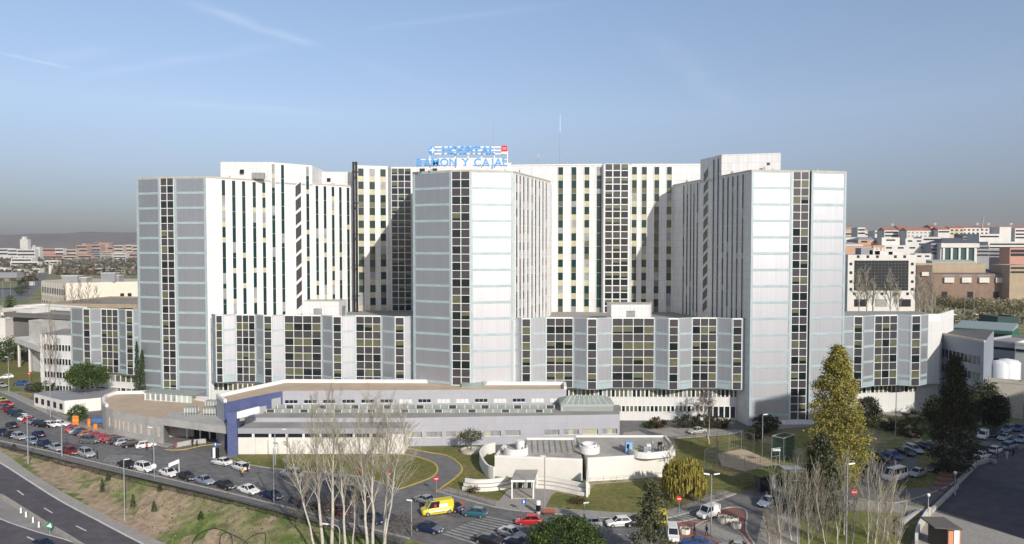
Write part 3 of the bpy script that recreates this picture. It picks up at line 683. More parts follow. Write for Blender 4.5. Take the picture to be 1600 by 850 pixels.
# ---------------------------------------------------------------- motorway (sunken)
def W_(pts): return [tuple(GH(x, y).xy) for x, y in pts]
near_edge = curve([(-60, 690), (0, 723), (88, 779), (150, 812), (223, 850), (330, 900), (460, 960)], 4)
far_edge = curve([(-60, 745), (0, 773), (53, 809), (90, 830), (129, 850), (210, 900), (330, 960)], 4)
GUT = curve([(-60, 668), (0, 703), (45, 736), (97, 768), (175, 810), (259, 850), (380, 900), (520, 960)], 4)
def G0(pts):
    out = []
    for x, y in pts:
        p = G(x, y, 0)
        for _ in range(12): p = G(x, y, zm(p.x) + 0.06)
        out.append((p.x, p.y))
    return out
ribbon_h('motorway', G0(near_edge), G0(far_edge), M_ASPH2, 1)
ribbon_h('gutter', G0(GUT), G0(near_edge), M_CONC, 0.5)
isl = curve([(-60, 782), (0, 811), (60, 832), (115, 848), (190, 885), (300, 950)], 4)
ribbon_h('motorway_island', G0(far_edge), G0(isl), mat('island_concrete', (0.27, 0.26, 0.24), 0.9, var=0.2, vscale=0.3, coord='World'), 0.5)
far2 = curve([(-60, 840), (0, 850), (60, 880), (160, 960)], 4)
ribbon_h('slip_road', G0(isl), G0(far2), M_ASPH2, 0.8)
dashes(near_edge, 1, 0.3, M_PAINT, f=1, hz=True)
def line_along(pts, w, m):
    a = G0(pts); ribbon_h('road_edge_line', offs(a, w / 2), offs(a, -w / 2), m, 4)
line_along(near_edge, 0.35, M_PAINT); line_along(far_edge, 0.35, M_PAINT); line_along(isl, 0.25, M_PAINT)
for q in ([(27, 766.5), (37, 774)], [(69, 794), (82, 802)], [(119, 822), (135, 830)], [(-14, 745), (-6, 751)], [(42, 839), (56, 845.5)]):
    a = G0(q); ribbon_h('lane_markings', offs(a, 0.12), offs(a, -0.12), M_PAINT, 4, n=2)
a = G0(curve([(0, 778), (35, 800), (70, 822), (110, 846), (150, 872)], 3))
g = MB()
for p, q in zip(a, a[1:]):
    g.hexa([(p[0], p[1], zm(p[0])), (q[0], q[1], zm(q[0])), (q[0] + .3, q[1] + .2, zm(q[0])), (p[0] + .3, p[1] + .2, zm(p[0])),
            (p[0], p[1], zm(p[0]) + .7), (q[0], q[1], zm(q[0]) + .7), (q[0] + .3, q[1] + .2, zm(q[0]) + .7), (p[0] + .3, p[1] + .2, zm(p[0]) + .7)], M_CONC)
o = g.build('road_barrier', origin=(a[0][0], a[0][1], zm(a[0][0]))); tag(o, 'low pale concrete barrier dividing the two motorway lanes', 'barrier')
# ---------------------------------------------------------------- far hills
def hills():
    g = MB(); vs = []; n = 160; rr = random.Random(5)
    ph = [rr.uniform(0, 6) for _ in range(8)]
    rows = ((4300, 0.0), (5000, 0.35), (5700, 0.72), (6500, 1.0), (8500, 0.9), (9500, 0.2))
    for (y, k) in rows:
        for i in range(n + 1):
            x = -8500 + 9500 * i / n; px = x / y * F + 800
            hgt = pl([(-2000, 150), (0, 168), (60, 172), (110, 190), (160, 192), (215, 186), (400, 180), (700, 120), (1000, 40)], px) * 1.0
            hgt += sum(math.sin(x * 0.0009 * (j + 1) + ph[j]) * 9 / (j + 1) for j in range(6))
            vs.append((x, y + 150 * math.sin(i * .7), max(-5, hgt * k + rr.uniform(-1, 1) * 3 * k - (6 if k == 0 else 0))))
    fs = [(j * (n + 1) + i, j * (n + 1) + i + 1, (j + 1) * (n + 1) + i + 1, (j + 1) * (n + 1) + i) for j in range(len(rows) - 1) for i in range(n)]
    g.raw(vs, fs, M_HILL, True); tag(g.build('hills'), kind='structure')
hills()
# ---------------------------------------------------------------- low buildings in front of the hospital
LAV = grid_mat('lavender_grey_panel', (0.42, 0.42, 0.455), (0.35, 0.35, 0.385), 1.9, 2.2, 0.05, 0.05, rough=0.55, var=0.03, streak=0.1)
BLUE = mat('blue_wall', (0.065, 0.085, 0.20), 0.6, var=0.15, vscale=0.25, col2=(0.10, 0.125, 0.26), detail=6)
WWALL = mat('white_render', (0.74, 0.71, 0.65), 0.85, var=0.07, vscale=0.25, detail=9)
WCOP = mat('white_coping', (0.82, 0.80, 0.76), 0.7, var=0.05, vscale=0.5)
GRN = mat('green_grey_metal_roof', (0.30, 0.345, 0.30), 0.55, var=0.12, vscale=0.5)
CONCW = mat('weathered_concrete', (0.44, 0.43, 0.40), 0.9, var=0.08, vscale=0.16, col2=(0.30, 0.30, 0.30), detail=6, thr=(0.48, 0.72))
BROOF = mat('brown_grey_roof', (0.38, 0.355, 0.31), 0.95, var=0.25, vscale=0.3, detail=10)
def g2(px, py, z=0): p = G(px, py, z); return (p.x, p.y)
# --- long emergency hall
E0 = empty('emergency_hall', (*g2(365, 712), 0), 'long low lavender hall with sawtooth skylights and blue entrance corner', 'hall')
bL0, bL1 = P2(350, 146.5, 630), P2(441, 158.5, 612); bR = P2(885, 160.5, 612)
zr = 9.6
back = [(bR[0] + .3, 166.5), P2(735, 166.5, 606), P2(672, 169, 604), P2(445, 169.5, 604), P2(338, 152, 626)]
g = MB(); g.prism([bL0, bL1, bR] + back, 0, zr, LAV, GRAVEL); g.build('rear_block', E0)
c = MB()
loop = [bR] + back + [bL0]
for p, q in zip(loop, loop[1:]): c.wbox(p, q, 0, seglen(p, q), zr, zr + 0.75, -0.55, 0.05, WCOP)
c.wbox(bL1, bR, 0.6, seglen(bL1, bR), zr, zr + 0.12, -0.25, 0.04, STONE)
c.build('parapet', E0)
g = MB(); g.wbox(bL0, bL1, 0, seglen(bL0, bL1), 0, zr + 0.1, 0.0, 0.12, BLUE); o = g.build('blue_wall', E0)
for s, w, z0, z1 in ((3.4, 2.2, 4.2, 6.4), (7.4, 2.8, 3.6, 7.2), (11.6, 2.4, 5.6, 8.4)):
    d = MB(); d.wbox(bL0, bL1, s, s + w, z0, z1, 0.12, 0.2, mat('grey_shutter', (0.40, 0.41, 0.40), 0.6)); d.build('shutter', o)
# blue pylon
pyl = MB(); q = G(364, 713); pyl.prism([(q.x - 1.0, q.y - .2), (q.x + .75, q.y + .2), (q.x + .2, q.y + 3.2), (q.x - 1.2, q.y + 3.0)], 0, 8.9, BLUE, BLUE); pyl.build('entrance_pylon', E0)
g = MB(); g.hexa([(q.x + .8, q.y + .3, 7.6), (q.x + 4.6, q.y + 2.4, 8.3), (q.x + 4.4, q.y + 2.7, 8.3), (q.x + .6, q.y + .6, 7.6), (q.x + .8, q.y + .3, 8.9), (q.x + 4.6, q.y + 2.4, 9.6), (q.x + 4.4, q.y + 2.7, 9.6), (q.x + .6, q.y + .6, 8.9)], WCOP); g.build('sign_panel', E0)
# front range: white plinth part on the left, lavender on the right
fA, fB = g2(370, 709.5), g2(632, 709.5); fC, fD = g2(632, 697.5), g2(968, 691)
fE = P2(968, 160.5, 670)
g = MB(); g.prism([fA, fB, (fB[0], fC[1]), (fA[0] + 1, fC[1])], 0, 5.2, WWALL, ROOFG)
g.build('front_range', E0)
c = MB(); c.wbox(fA, fB, 0, seglen(fA, fB), 4.25, 5.35, 0.01, 0.16, LAV)
for i in range(9): pass
c.build('fascia', E0)
nW = 10; L = seglen(fA, fB)
for i in range(nW):
    s0 = L * i / nW + 0.25; s1 = L * (i + 1) / nW - 0.25
    if s1 > L * 0.92: s1 = L * .9
    d = MB(); d.wquad(fA, fB, s0, s1, 3.45, 4.2, 0.02, GL_DARK); w = d.build('window', E0)
    f = MB()
    for a, b, z0, z1 in ((s0 - .1, s0, 3.4, 4.25), (s1, s1 + .1, 3.4, 4.25), (s0, s1, 3.4, 3.45)): f.wbox(fA, fB, a, b, z0, z1, 0.005, 0.08, WFRAME)
    f.build('window_frame', w)
ll = MB()
for i in range(1, 9): ll.wbox(fA, fB, L * i / 9 - .02, L * i / 9 + .02, 0, 3.3, 0.003, 0.02, GFRAME)
ll.build('wall_joint', E0)
g = MB(); g.prism([(fA[0] - .5, fC[1] + 0.15), (fC[0], fC[1]), fD, fE, (fA[0] + 6, 158.0)], 0, 6.1, LAV, ROOFG); g.build('front_range', E0)
L = seglen(fC, fD)
for i in range(11):
    s0 = L * (i + 0.10) / 11; s1 = L * (i + 0.84) / 11
    if i == 6: continue
    d = MB(); n = 2 if i % 2 else 3
    for k in range(n): d.wquad(fC, fD, lerp(s0, s1, k / n) + .05, lerp(s0, s1, (k + 1) / n) - .05, 1.9, 3.0, 0.02, GL_GREY if rnd.random() < .75 else GL_CREAM)
    w = d.build('window', E0)
    f = MB()
    f.wbox(fC, fD, s0 - .1, s1 + .1, 3.0, 3.1, 0.003, 0.14, GFRAME); f.wbox(fC, fD, s0 - .1, s1 + .1, 1.8, 1.9, 0.003, 0.10, WFRAME)
    f.wbox(fC, fD, s1, s1 + .1, 1.9, 3.0, 0.003, 0.14, DARK)
    f.build('window_frame', w)
# sawtooth skylights
for k, (y0, xa, xb) in enumerate(((152.6, 416, 862), (156.3, 434, 866))):
    A, B = P2(xa, y0, 645), P2(xb, y0, 645); z0 = 6.1; z1 = 6.95 + 0.12 * k; g = MB()
    d = 2.9; g.hexa([(A[0], A[1], z0), (B[0], B[1], z0), (B[0], B[1] + d, z0), (A[0], A[1] + d, z0), (A[0], A[1], z1), (B[0], B[1], z1), (B[0], B[1] + d, z0 + .25), (A[0], A[1] + d, z0 + .25)], GRN, skip_bottom=True)
    s = g.build('skylight', E0); L = B[0] - A[0]; n = 34; w = MB()
    for i in range(n):
        w.wquad(A, B, L * (i + .1) / n, L * (i + .9) / n, z0 + .12, z1 - .15, 0.03, GL_GREY if (i * 7 + k) % 4 else GL_SPAN)
    w.build('skylight_glass', s)
    f = MB()
    for i in range(n + 1): f.wbox(A, B, L * i / n - .06, L * i / n + .06, z0 + .05, z1 - .06, 0.005, 0.10, WFRAME)
    f.build('glazing_bar', s)
# clerestory windows of the rear block
L = seglen(bL1, bR)
for i in range(15):
    s0 = L * (i + 0.13) / 15; s1 = L * (i + 0.80) / 15; d = MB()
    m_ = GL_DARK if i in (0, 1, 2, 3, 4, 5, 7, 10, 12) else WWALL
    for k in range(3): d.wquad(bL1, bR, lerp(s0, s1, k / 3) + .06, lerp(s0, s1, (k + 1) / 3) - .06, 6.9, 7.6, 0.03, m_)
    w = d.build('clerestory_window', E0); f = MB(); f.wbox(bL1, bR, s0 - .1, s1 + .1, 6.7, 6.85, .005, .1, WFRAME); f.build('window_sill', w)
# hipped pavilion on the roof
a = P(876, 650, 154.5); b = P(958, 650, 154.5); g = MB(); x0, x1, y0, y1 = a.x, b.x, 154.2, 160.5
g.prism([(x0, y0), (x1, y0), (x1, y1), (x0, y1)], 5.9, 7.7, GRN, GRN); g.wbox((x0, y0), (x1, y0), 0, x1 - x0, 7.1, 7.7, .01, .12, LAV); g.wbox((x0, y0), (x1, y0), 0, .5, 6.1, 7.1, .01, .12, LAV)
hx = 1.7; vs = [(x0 - .2, y0 - .2, 7.7), (x1 + .2, y0 - .2, 7.7), (x1 + .2, y1 + .2, 7.7), (x0 - .2, y1 + .2, 7.7), (x0 + hx, y0 + 2.6, 9.0), (x1 - hx, y0 + 2.6, 9.0)]
g.raw(vs, [(0, 1, 5, 4), (1, 2, 5), (2, 3, 4, 5), (3, 0, 4)], GRN)
for i in range(1, 9): x = lerp(x0, x1, i / 9); g.hexa([(x - .04, y0 - .2, 7.72), (x + .04, y0 - .2, 7.72), (lerp(x0 + hx, x1 - hx, i / 9) + .04, y0 + 2.6, 9.02), (lerp(x0 + hx, x1 - hx, i / 9) - .04, y0 + 2.6, 9.02), (x - .04, y0 - .2, 7.79), (x + .04, y0 - .2, 7.79), (lerp(x0 + hx, x1 - hx, i / 9) + .04, y0 + 2.6, 9.09), (lerp(x0 + hx, x1 - hx, i / 9) - .04, y0 + 2.6, 9.09)], WFRAME)
g.build('roof_pavilion', E0)
g = MB(); a = P(738, 607, 166); g.hexa([(a.x - 2.4, 162.6, zr), (a.x + 2.6, 162.6, zr), (a.x + 2.6, 166, zr), (a.x - 2.4, 166, zr), (a.x - 2.4, 162.6, zr + .15), (a.x + 2.6, 162.6, zr + .15), (a.x + 2.6, 166, zr + .9), (a.x - 2.4, 166, zr + .9)], GRN); g.box(a.x + 2.7, 164, zr, a.x + 3.3, 164.6, zr + 1.2, GFRAME); g.build('roof_hatch', E0)
# --- concrete building with the rounded end
K0 = empty('concrete_annex', (*g2(200, 684), 0), 'weathered concrete annex with rounded end and tan gravel roof', 'building')
cp = [g2(256, 693.5), g2(225, 688), g2(195, 682), g2(177, 677.5), g2(166, 672.5), g2(160.5, 667), g2(160, 661), g2(165, 655)]
zc = 5.4; bk = [P2(180, 176, 620), P2(232, 177, 620), P2(262, 176, 612), P2(362, 162, 620), P2(357, 153.5, 650), P2(300, 156, 650), P2(264, 155.5, 650)]
g = MB(); g.prism([cp[0]] + cp[1:] + bk, 0.0, zc, CONCW, GRAVEL); g.build('wall', K0)
for A, B, n0 in ((cp[4], cp[3], 1), (cp[3], cp[2], 3), (cp[2], cp[1], 3), (cp[1], cp[0], 2)):
    L = seglen(A, B)
    for i in range(n0):
        s = L * (i + .4) / n0; d = MB(); d.wbox(A, B, s, s + .6, 1.3, 3.4, 0.01, 0.16, STONE); d.build('fin', K0)
c = MB(); lp = cp[4:] + bk[:2]
for p, q in zip(lp, lp[1:]): c.wbox(q, p, 0, seglen(p, q), zc, zc + 0.7, -0.5, 0.03, WCOP)
for p, q in zip(bk[2:3], bk[3:4]): c.wbox(q, p, 0, seglen(p, q), zc, zc + 0.7, -0.5, 0.03, WCOP)
c.build('parapet', K0)
g = MB(); A, B = P2(226, 169, 620), P2(300, 165.5, 632); C_, D_ = P2(304, 170, 625), P2(238, 174, 612)
g.prism([A, B, C_, D_], zc, zc + 1.9, mat('pale_green_panel', (0.50, 0.58, 0.52), 0.6), GRN); L = seglen(A, B)
for i in range(9): g.wbox(A, B, L * i / 9, L * i / 9 + .35, zc, zc + 1.9, .005, .08, WFRAME)
for i in range(6): g.wquad(A, B, L * i / 9 + .45, L * (i + 1) / 9 - .1, zc + .2, zc + 1.5, .02, GL_GREY)
g.wbox(A, B, -.3, L + .3, zc + 1.9, zc + 2.05, -4, .4, GRN); g.build('roof_pavilion', K0)
for (px, py) in ((299, 648), (329, 649), (331, 637)):
    p = G(px, py, zc); g = MB(); g.box(p.x - 1.5, p.y - .8, zc + .5, p.x + 1.5, p.y + 1, zc + .65, GRN); g.box(p.x - 1.3, p.y - .6, zc + 1.6, p.x + 1.3, p.y + .8, zc + 1.72, GRN)
    for dx in (-1.25, -.6, 0, .6, 1.25): g.box(p.x + dx - .05, p.y - .6, zc + .0, p.x + dx + .05, p.y - .5, zc + 1.6, WFRAME); g.box(p.x + dx - .05, p.y + .7, zc, p.x + dx + .05, p.y + .8, zc + 1.6, WFRAME)
    g.box(p.x - 1.2, p.y - .45, zc + .65, p.x + 1.2, p.y + .65, zc + 1.6, GL_GREY)
    g.build('rooflight', K0)
# canopy between the annex and the blue pylon
A = g2(256, 693.5); B = (G(358, 712).x, G(358, 712).y + 1.2); g = MB()
C_ = P2(264, 155.4, 650); D_ = P2(357, 153.4, 650)
za, zb = 5.5, 5.5
g.raw([(A[0] + .05, A[1], za - 1.5), (B[0], B[1], zb - 1.5), (D_[0], D_[1], zc - 1.0), (C_[0], C_[1], zc - 1.0), (A[0] + .05, A[1], za + .02), (B[0], B[1], zb), (D_[0], D_[1], zc + .1), (C_[0], C_[1], zc + .1)],
      [(0, 1, 5, 4), (1, 2, 6, 5), (2, 3, 7, 6), (3, 0, 4, 7), (4, 5, 6, 7), (3, 2, 1, 0)], CONCW); g.build('canopy', K0)
g = MB(); g.wbox(C_, D_, 6.0, seglen(C_, D_) - .3, 0, 3.6, .02, .1, DARK); g.build('entrance', K0)
for s in (.3, .52, .68, .8):
    d = MB(); d.wbox(C_, D_, seglen(C_, D_) * s, seglen(C_, D_) * s + .3, 0, 3.6, .12, .22, WFRAME); d.build('door_post', K0)
g = MB(); W = [g2(275, 699), g2(300, 694), g2(322, 692)];
for p, q in zip(W, W[1:]): g.wbox(p, q, 0, seglen(p, q), 0, 1.0, 0, .25, CONCW)
o = g.build('low_wall', origin=(*W[0], 0)); tag(o, 'low concrete wall beside the ramp under the entrance canopy', 'wall')
# --- white prefab with a grey roof
FR = empty('prefab_cabin', (*g2(100, 645), 0), 'white prefab cabin with flat grey roof behind the parked cars', 'cabin')
a, b, c_, d_ = g2(101, 646.5), g2(158, 641), P2(146, 184.5, 630), g2(53.5, 634)
g = MB(); g.prism([a, b, (b[0] - 3, b[1] + 14), (d_[0] + 1, d_[1] + 3), d_], 0, 3.3, WWALL, mat('prefab_roof', (0.30, 0.30, 0.33), 0.7, var=.1, vscale=.3)); g.build('wall', FR)
for i in range(5):
    s = seglen(d_, a); t0 = s * (i + .25) / 5; w = MB(); w.wbox(d_, a, t0, t0 + 1.5, .9, 2.4, .01, .07, GL_DARK); w = w.build('window', FR)
d = MB(); s = seglen(a, b); d.wbox(a, b, s * .40, s * .58, 1.7, 2.25, .01, .06, STONE); d.build('name_board', FR)
# --- white pavilion with drums
V0 = empty('white_pavilion', (*g2(850, 752), 0), 'low white angular pavilion with drum walls on its flat roof', 'pavilion')
zv = 3.6
A, B = g2(773, 744.5), g2(910, 751.0); C_ = g2(918, 752.5); D_ = g2(1041.5, 744.8)
yb = 140.5
g = MB(); m1 = P2(825, yb, 694)
g.prism([A, B, (B[0] + .2, B[1] + 4), P2(907, 133.5, 715), P2(896, yb, 694), P2(823, yb, 695), P2(787, yb - 5, 700)], 0, zv, WWALL, BROOF); g.build('wall', V0)
g = MB(); g.prism([C_, D_, P2(1052, 134, 712), P2(1040, yb + .5, 692), P2(900, yb + .5, 692), P2(908, 134, 713)], 0, zv + .35, WWALL, BROOF); g.build('wall', V0)
c = MB()
def para(pts, z, h=.35, t=.35):
    for p, q in zip(pts, pts[1:]): c.wbox(p, q, 0, seglen(p, q), z, z + h, -t, 0.03, WCOP)
para([P2(787, yb - 5, 700), A, B], zv); para([C_, D_, P2(1052, 134, 712), P2(1040, yb + .5, 692), P2(900, yb + .5, 692)], zv + .35); para([P2(896, yb, 694), P2(823, yb, 695)], zv)
c.build('parapet', V0)
def drum(px, py, r, h, a0, a1, z0, wall=.28, n=20, ry=1.0):
    p = G(px, py, z0); g = MB()
    for i in range(n):
        t0, t1 = R(lerp(a0, a1, i / n)), R(lerp(a0, a1, (i + 1) / n))
        q = lambda t, rr: (p.x + rr * math.cos(t), p.y + rr * ry * math.sin(t))
        a, b, cc, d = q(t0, r), q(t1, r), q(t1, r - wall), q(t0, r - wall)
        g.hexa([(*a, z0), (*b, z0), (*cc, z0), (*d, z0), (*a, z0 + h), (*b, z0 + h), (*cc, z0 + h), (*d, z0 + h)], WCOP)
    return g.build('drum_wall', V0)
drum(806, 709, 2.3, 1.35, 150, 390, zv); drum(813, 702, .8, 1.7, 0, 360, zv, wall=.7)
drum(921, 706, 1.9, 1.2, 170, 370, zv + .35); drum(921, 700, 1.5, .9, 0, 360, zv + .35, wall=.2)
# sunken skylight row
g = MB(); a, b = G(823, 709, zv), G(897, 709, zv); A_, B_ = (a.x, a.y), (b.x, b.y); L = seglen(A_, B_)
g.hexa([(a.x, a.y, zv + .02), (b.x, b.y, zv + .02), (b.x, b.y + 5.5, zv + .02), (a.x, a.y + 5.5, zv + .02), (a.x, a.y, zv + .12), (b.x, b.y, zv + .12), (b.x, b.y + 5.5, zv + .9), (a.x, a.y + 5.5, zv + .9)], GL_GREY)
s = g.build('skylight', V0); f = MB(); WOOD = mat('brown_glazing_bar', (0.26, 0.19, 0.12), .7)
for i in range(9):
    x = lerp(a.x, b.x, i / 8); f.hexa([(x - .1, a.y, zv + .13), (x + .1, a.y, zv + .13), (x + .1, a.y + 5.5, zv + .9), (x - .1, a.y + 5.5, zv + .9), (x - .1, a.y, zv + .22), (x + .1, a.y, zv + .22), (x + .1, a.y + 5.5, zv + 1.02), (x - .1, a.y + 5.5, zv + 1.02)], WOOD)
f.build('glazing_bar', s)
# roof terrace with plant on the right
zt2 = zv + .35; pts = [(978, 699), (980, 706), (986, 712), (996, 716), (1020, 717), (1055, 712)]
c = MB()
W = [g2(x, y, zt2) for x, y in curve(pts, 3)]
for p, q in zip(W, W[1:]): c.wbox(p, q, 0, seglen(p, q), zt2, zt2 + 1.15, -.25, 0.0, WCOP)
c.build('terrace_wall', V0)
g = MB(); p = G(983, 709, zt2); g.box(p.x - .6, p.y, zt2, p.x + .6, p.y + 1.2, zt2 + 2.1, mat('light_blue_booth', (.25, .45, .75), .5)); g.box(p.x - .45, p.y - .05, zt2 + 1.0, p.x + .05, p.y, zt2 + 1.8, GL_DARK); g.build('blue_cabinet', V0)
for (px, py, w, h, m_) in ((993, 709, .9, .7, OL) if False else (993, 709, .9, .7, mat('olive_unit', (.30, .33, .16), .8)), (1009, 710, .7, 1.4, GFRAME), (1014, 709, .8, 1.7, WFRAME), (1020, 706, .4, 2.0, GFRAME), (1032, 707, .8, 1.8, BLACKM), (1037, 708, .5, 1.6, WFRAME)):
    p = G(px, py, zt2); g = MB(); g.box(p.x - w / 2, p.y, zt2, p.x + w / 2, p.y + .8, zt2 + h, m_); g.box(p.x - w / 2 + .08, p.y - .04, zt2 + h * .3, p.x + w / 2 - .08, p.y, zt2 + h * .8, GL_GREY); g.build('plant_unit', V0)
# curved white stair wall at the left end of the pavilion
g = MB(); W = [g2(x, y) for x, y in curve([(773, 748), (763, 744), (755, 733), (752, 722), (760, 712), (774, 708)], 4)]
for p, q in zip(W, W[1:]): g.wbox(p, q, 0, seglen(p, q), 0, 2.2, -.35, 0.0, WWALL, WCOP)
g.build('curved_stair_wall', V0)
# terraced curved wall in front
for nm, pts in (('terraced_garden_wall', [(722, 766), (740, 768.5), (765, 768), (785, 765.5), (799, 763)]), ('terraced_garden_wall', [(836, 763), (860, 765), (885, 769.5), (905, 774), (918, 776)])):
    g = MB(); W = [g2(x, y) for x, y in curve(pts, 5)]
    for (d0, d1, h) in ((0, -.5, .65), (-.5, -1.0, 1.15), (-1.0, -1.45, 1.75)):
        a = offs(W, -d0); b = offs(W, -d1)
        for i in range(len(W) - 1): g.hexa([(*a[i], 0), (*a[i + 1], 0), (*b[i + 1], 0), (*b[i], 0), (*a[i], h), (*a[i + 1], h), (*b[i + 1], h), (*b[i], h)], WWALL, WCOP if d0 < -.9 else BROOF)
    left = pts[0][0] < 800
    o = g.build(nm, origin=(*W[0], 0)); tag(o, 'stepped white curved wall on the lawn %s the entrance portico' % ('left of' if left else 'right of'), 'garden wall', 'stepped curved walls of the pavilion')
g = MB(); W = [g2(x, y) for x, y in ((918, 777), (919, 757))]; g.wbox(W[0], W[1], 0, seglen(*W), 0, 2.6, -.25, 0.1, WCOP); g.build('wing_wall', V0)
# entrance portico: open frame with a flat roof
T0 = empty('entrance_portico', (*g2(816, 780), 0), 'white square frame portico with flat roof before the white pavilion', 'portico')
a, b = g2(800, 779.5), g2(833.5, 780); yR = 5.2; zt_ = 2.9
x0, x1, y0 = a[0], b[0], a[1]
for (x, y) in ((x0, y0), (x1, y0), (x0 + .8, y0 + yR), (x1 + .8, y0 + yR)):
    g = MB(); g.box(x - .12, y - .12, 0, x + .12, y + .12, zt_, WCOP); g.build('post', T0)
g = MB(); g.hexa([(x0 - .2, y0 - .2, zt_), (x1 + .2, y0 - .2, zt_), (x1 + 1, y0 + yR + .2, zt_), (x0 + .6, y0 + yR + .2, zt_), (x0 - .2, y0 - .2, zt_ + .35), (x1 + .2, y0 - .2, zt_ + .35), (x1 + 1, y0 + yR + .2, zt_ + .35), (x0 + .6, y0 + yR + .2, zt_ + .35)], WCOP, BROOF); g.build('roof', T0)
g = MB(); g.box(x0, y0 - .15, 0, x1, y0 + .15, .15, STONE); g.build('threshold', T0)
for i in range(4):
    g = MB(); xx = lerp(x0 + 1.0, x1 + .6, i / 4); g.box(xx, y0 + yR - .05, .1, xx + .08, y0 + yR + .05, zt_, WCOP); g.box(xx + .08, y0 + yR - .02, .1, xx + 1.0, y0 + yR + .02, zt_ - .1, GL_GREY if i % 2 else GL_DARK); g.build('glass_door', T0)
# --- three-storey white wing at the far left
N0 = empty('side_wing', (*P2(63, 200, 600), 0), 'three-storey white wing with ribbon windows at the left end of the hospital', 'building')
A, B = P2(63, 202, 540), P2(113, 198.5, 540)
g = MB(); g.prism([A, B, (B[0], 216), (A[0] - 2, 216)], 0, 17.3, PLAIN, ROOFG); g.build('wall', N0)
for z in (12.7, 8.7, 4.9, 1.0):
    s = seglen(A, B); a = (lerp(A[0], B[0], .1), lerp(A[1], B[1], .1) - .02); b = (lerp(A[0], B[0], .97), lerp(A[1], B[1], .97) - .02)
    glazing(N0, a, b, z, z + 1.9, 9, 'shade', rh=3, fr=.25)
# --- blue-shaded two-storey wing on the right, its full shade mixed into the wall colour
N1 = empty('laboratory_wing', (*P2(1500, 172, 600), 0), 'grey two-storey wing with two rows of small windows at the right end', 'building')
A, B = P2(1469, 181, 560), P2(1537, 165.5, 560)
g = MB(); g.prism([A, B, P2(1552, 190, 560), (A[0] + 4, 196)], 0, 19.8, mat('shade_toned_wall', (.27, .30, .35), .7, var=.08, vscale=.2), ROOFD); g.build('wall', N1)
c = MB(); c.wbox(A, B, 0, seglen(A, B), 19.8, 20.3, -.4, .05, STONE); c.build('parapet', N1)
for z0, z1 in ((14.2, 16.2), (10.4, 12.3)):
    s = seglen(A, B); a = (lerp(A[0], B[0], .03), lerp(A[1], B[1], .03)); b = (lerp(A[0], B[0], .93), lerp(A[1], B[1], .93)); n_ = seglen(a, b)
    for i in range(10):
        w = MB(); s0 = n_ * (i + .15) / 10; s1 = n_ * (i + .85) / 10; w.wbox(a, b, s0, s1, z0, z1, .01, .05, GL_DARK); w = w.build('window', N1)
        f = MB(); f.wbox(a, b, s0 - .1, s1 + .1, z0 - .15, z0, .01, .12, GFRAME); f.build('window_sill', w)
# ---------------------------------------------------------------- neighbouring blocks outside the frame (they shade the right side)
def sunframe(q, r): c, s = math.cos(SUN_AZ), math.sin(SUN_AZ); return (c * q + s * r, s * q - c * r)
NB = empty('apartment_block', (*sunframe(150, 4), 0), 'tall stepped apartment block beside the paved square', 'building')
for (qa, qb, h) in ((112.5, 119, 57), (119, 128, 63), (128, 139, 66.5), (139, 150, 61), (150, 235, 54)):
    g = MB(); g.prism([sunframe(qa, 0), sunframe(qb, 0), sunframe(qb, 14), sunframe(qa, 14)], 0, h, PLAIN, ROOFG); g.build('wing', NB)
VB = empty('rooftop_terrace', (0, -6, 0), 'terrace building at the viewpoint', 'building')
g = MB(); g.prism([(-9, -14), (9, -14), (9, 2.6), (-9, 2.6)], 0, 40.2, PLAIN, ROOFG); g.build('wall', VB)
g = MB(); g.prism([(-9, 2.3), (9, 2.3), (9, 2.6), (-9, 2.6)], 40.2, 40.62, PLAIN, ROOFG); g.build('parapet', VB)
# black wire hoops on the terrace edge
g = MB(); Yw = 2.75
def hoop(pts):
    w = [P(x, y, Yw) for x, y in curve(pts, 6)]
    for a, b in zip(w, w[1:]): g.tube(a, b, 0.0018, 0.0018, 6, BLACKM)
hoop([(301, 858), (301, 848), (312, 834), (328, 827), (343, 827), (360, 834), (383, 846), (395, 862)])
hoop([(343, 860), (344, 840), (349, 833), (357, 833), (362, 840), (363, 860)])
hoop([(376, 855), (388, 842), (402, 834), (411, 833), (415, 837), (413, 860)])
w = P(301, 858, Yw); w2 = P(413, 860, Yw); g.tube((w.x, Yw, w.z), (w.x, Yw, 40.4), .0018, .0018, 6, BLACKM); g.tube((w2.x, Yw, w2.z), (w2.x, Yw, 40.4), .0018, .0018, 6, BLACKM)
g.tube((w.x - .1, Yw - .03, 40.45), (w2.x + .1, Yw - .03, 40.45), .05, .05, 6, BLACKM)
o = g.build('wire_hoops', origin=(w.x, Yw, 40.4)); tag(o, 'thin black looped wires rising at the bottom edge of the view', 'wire')
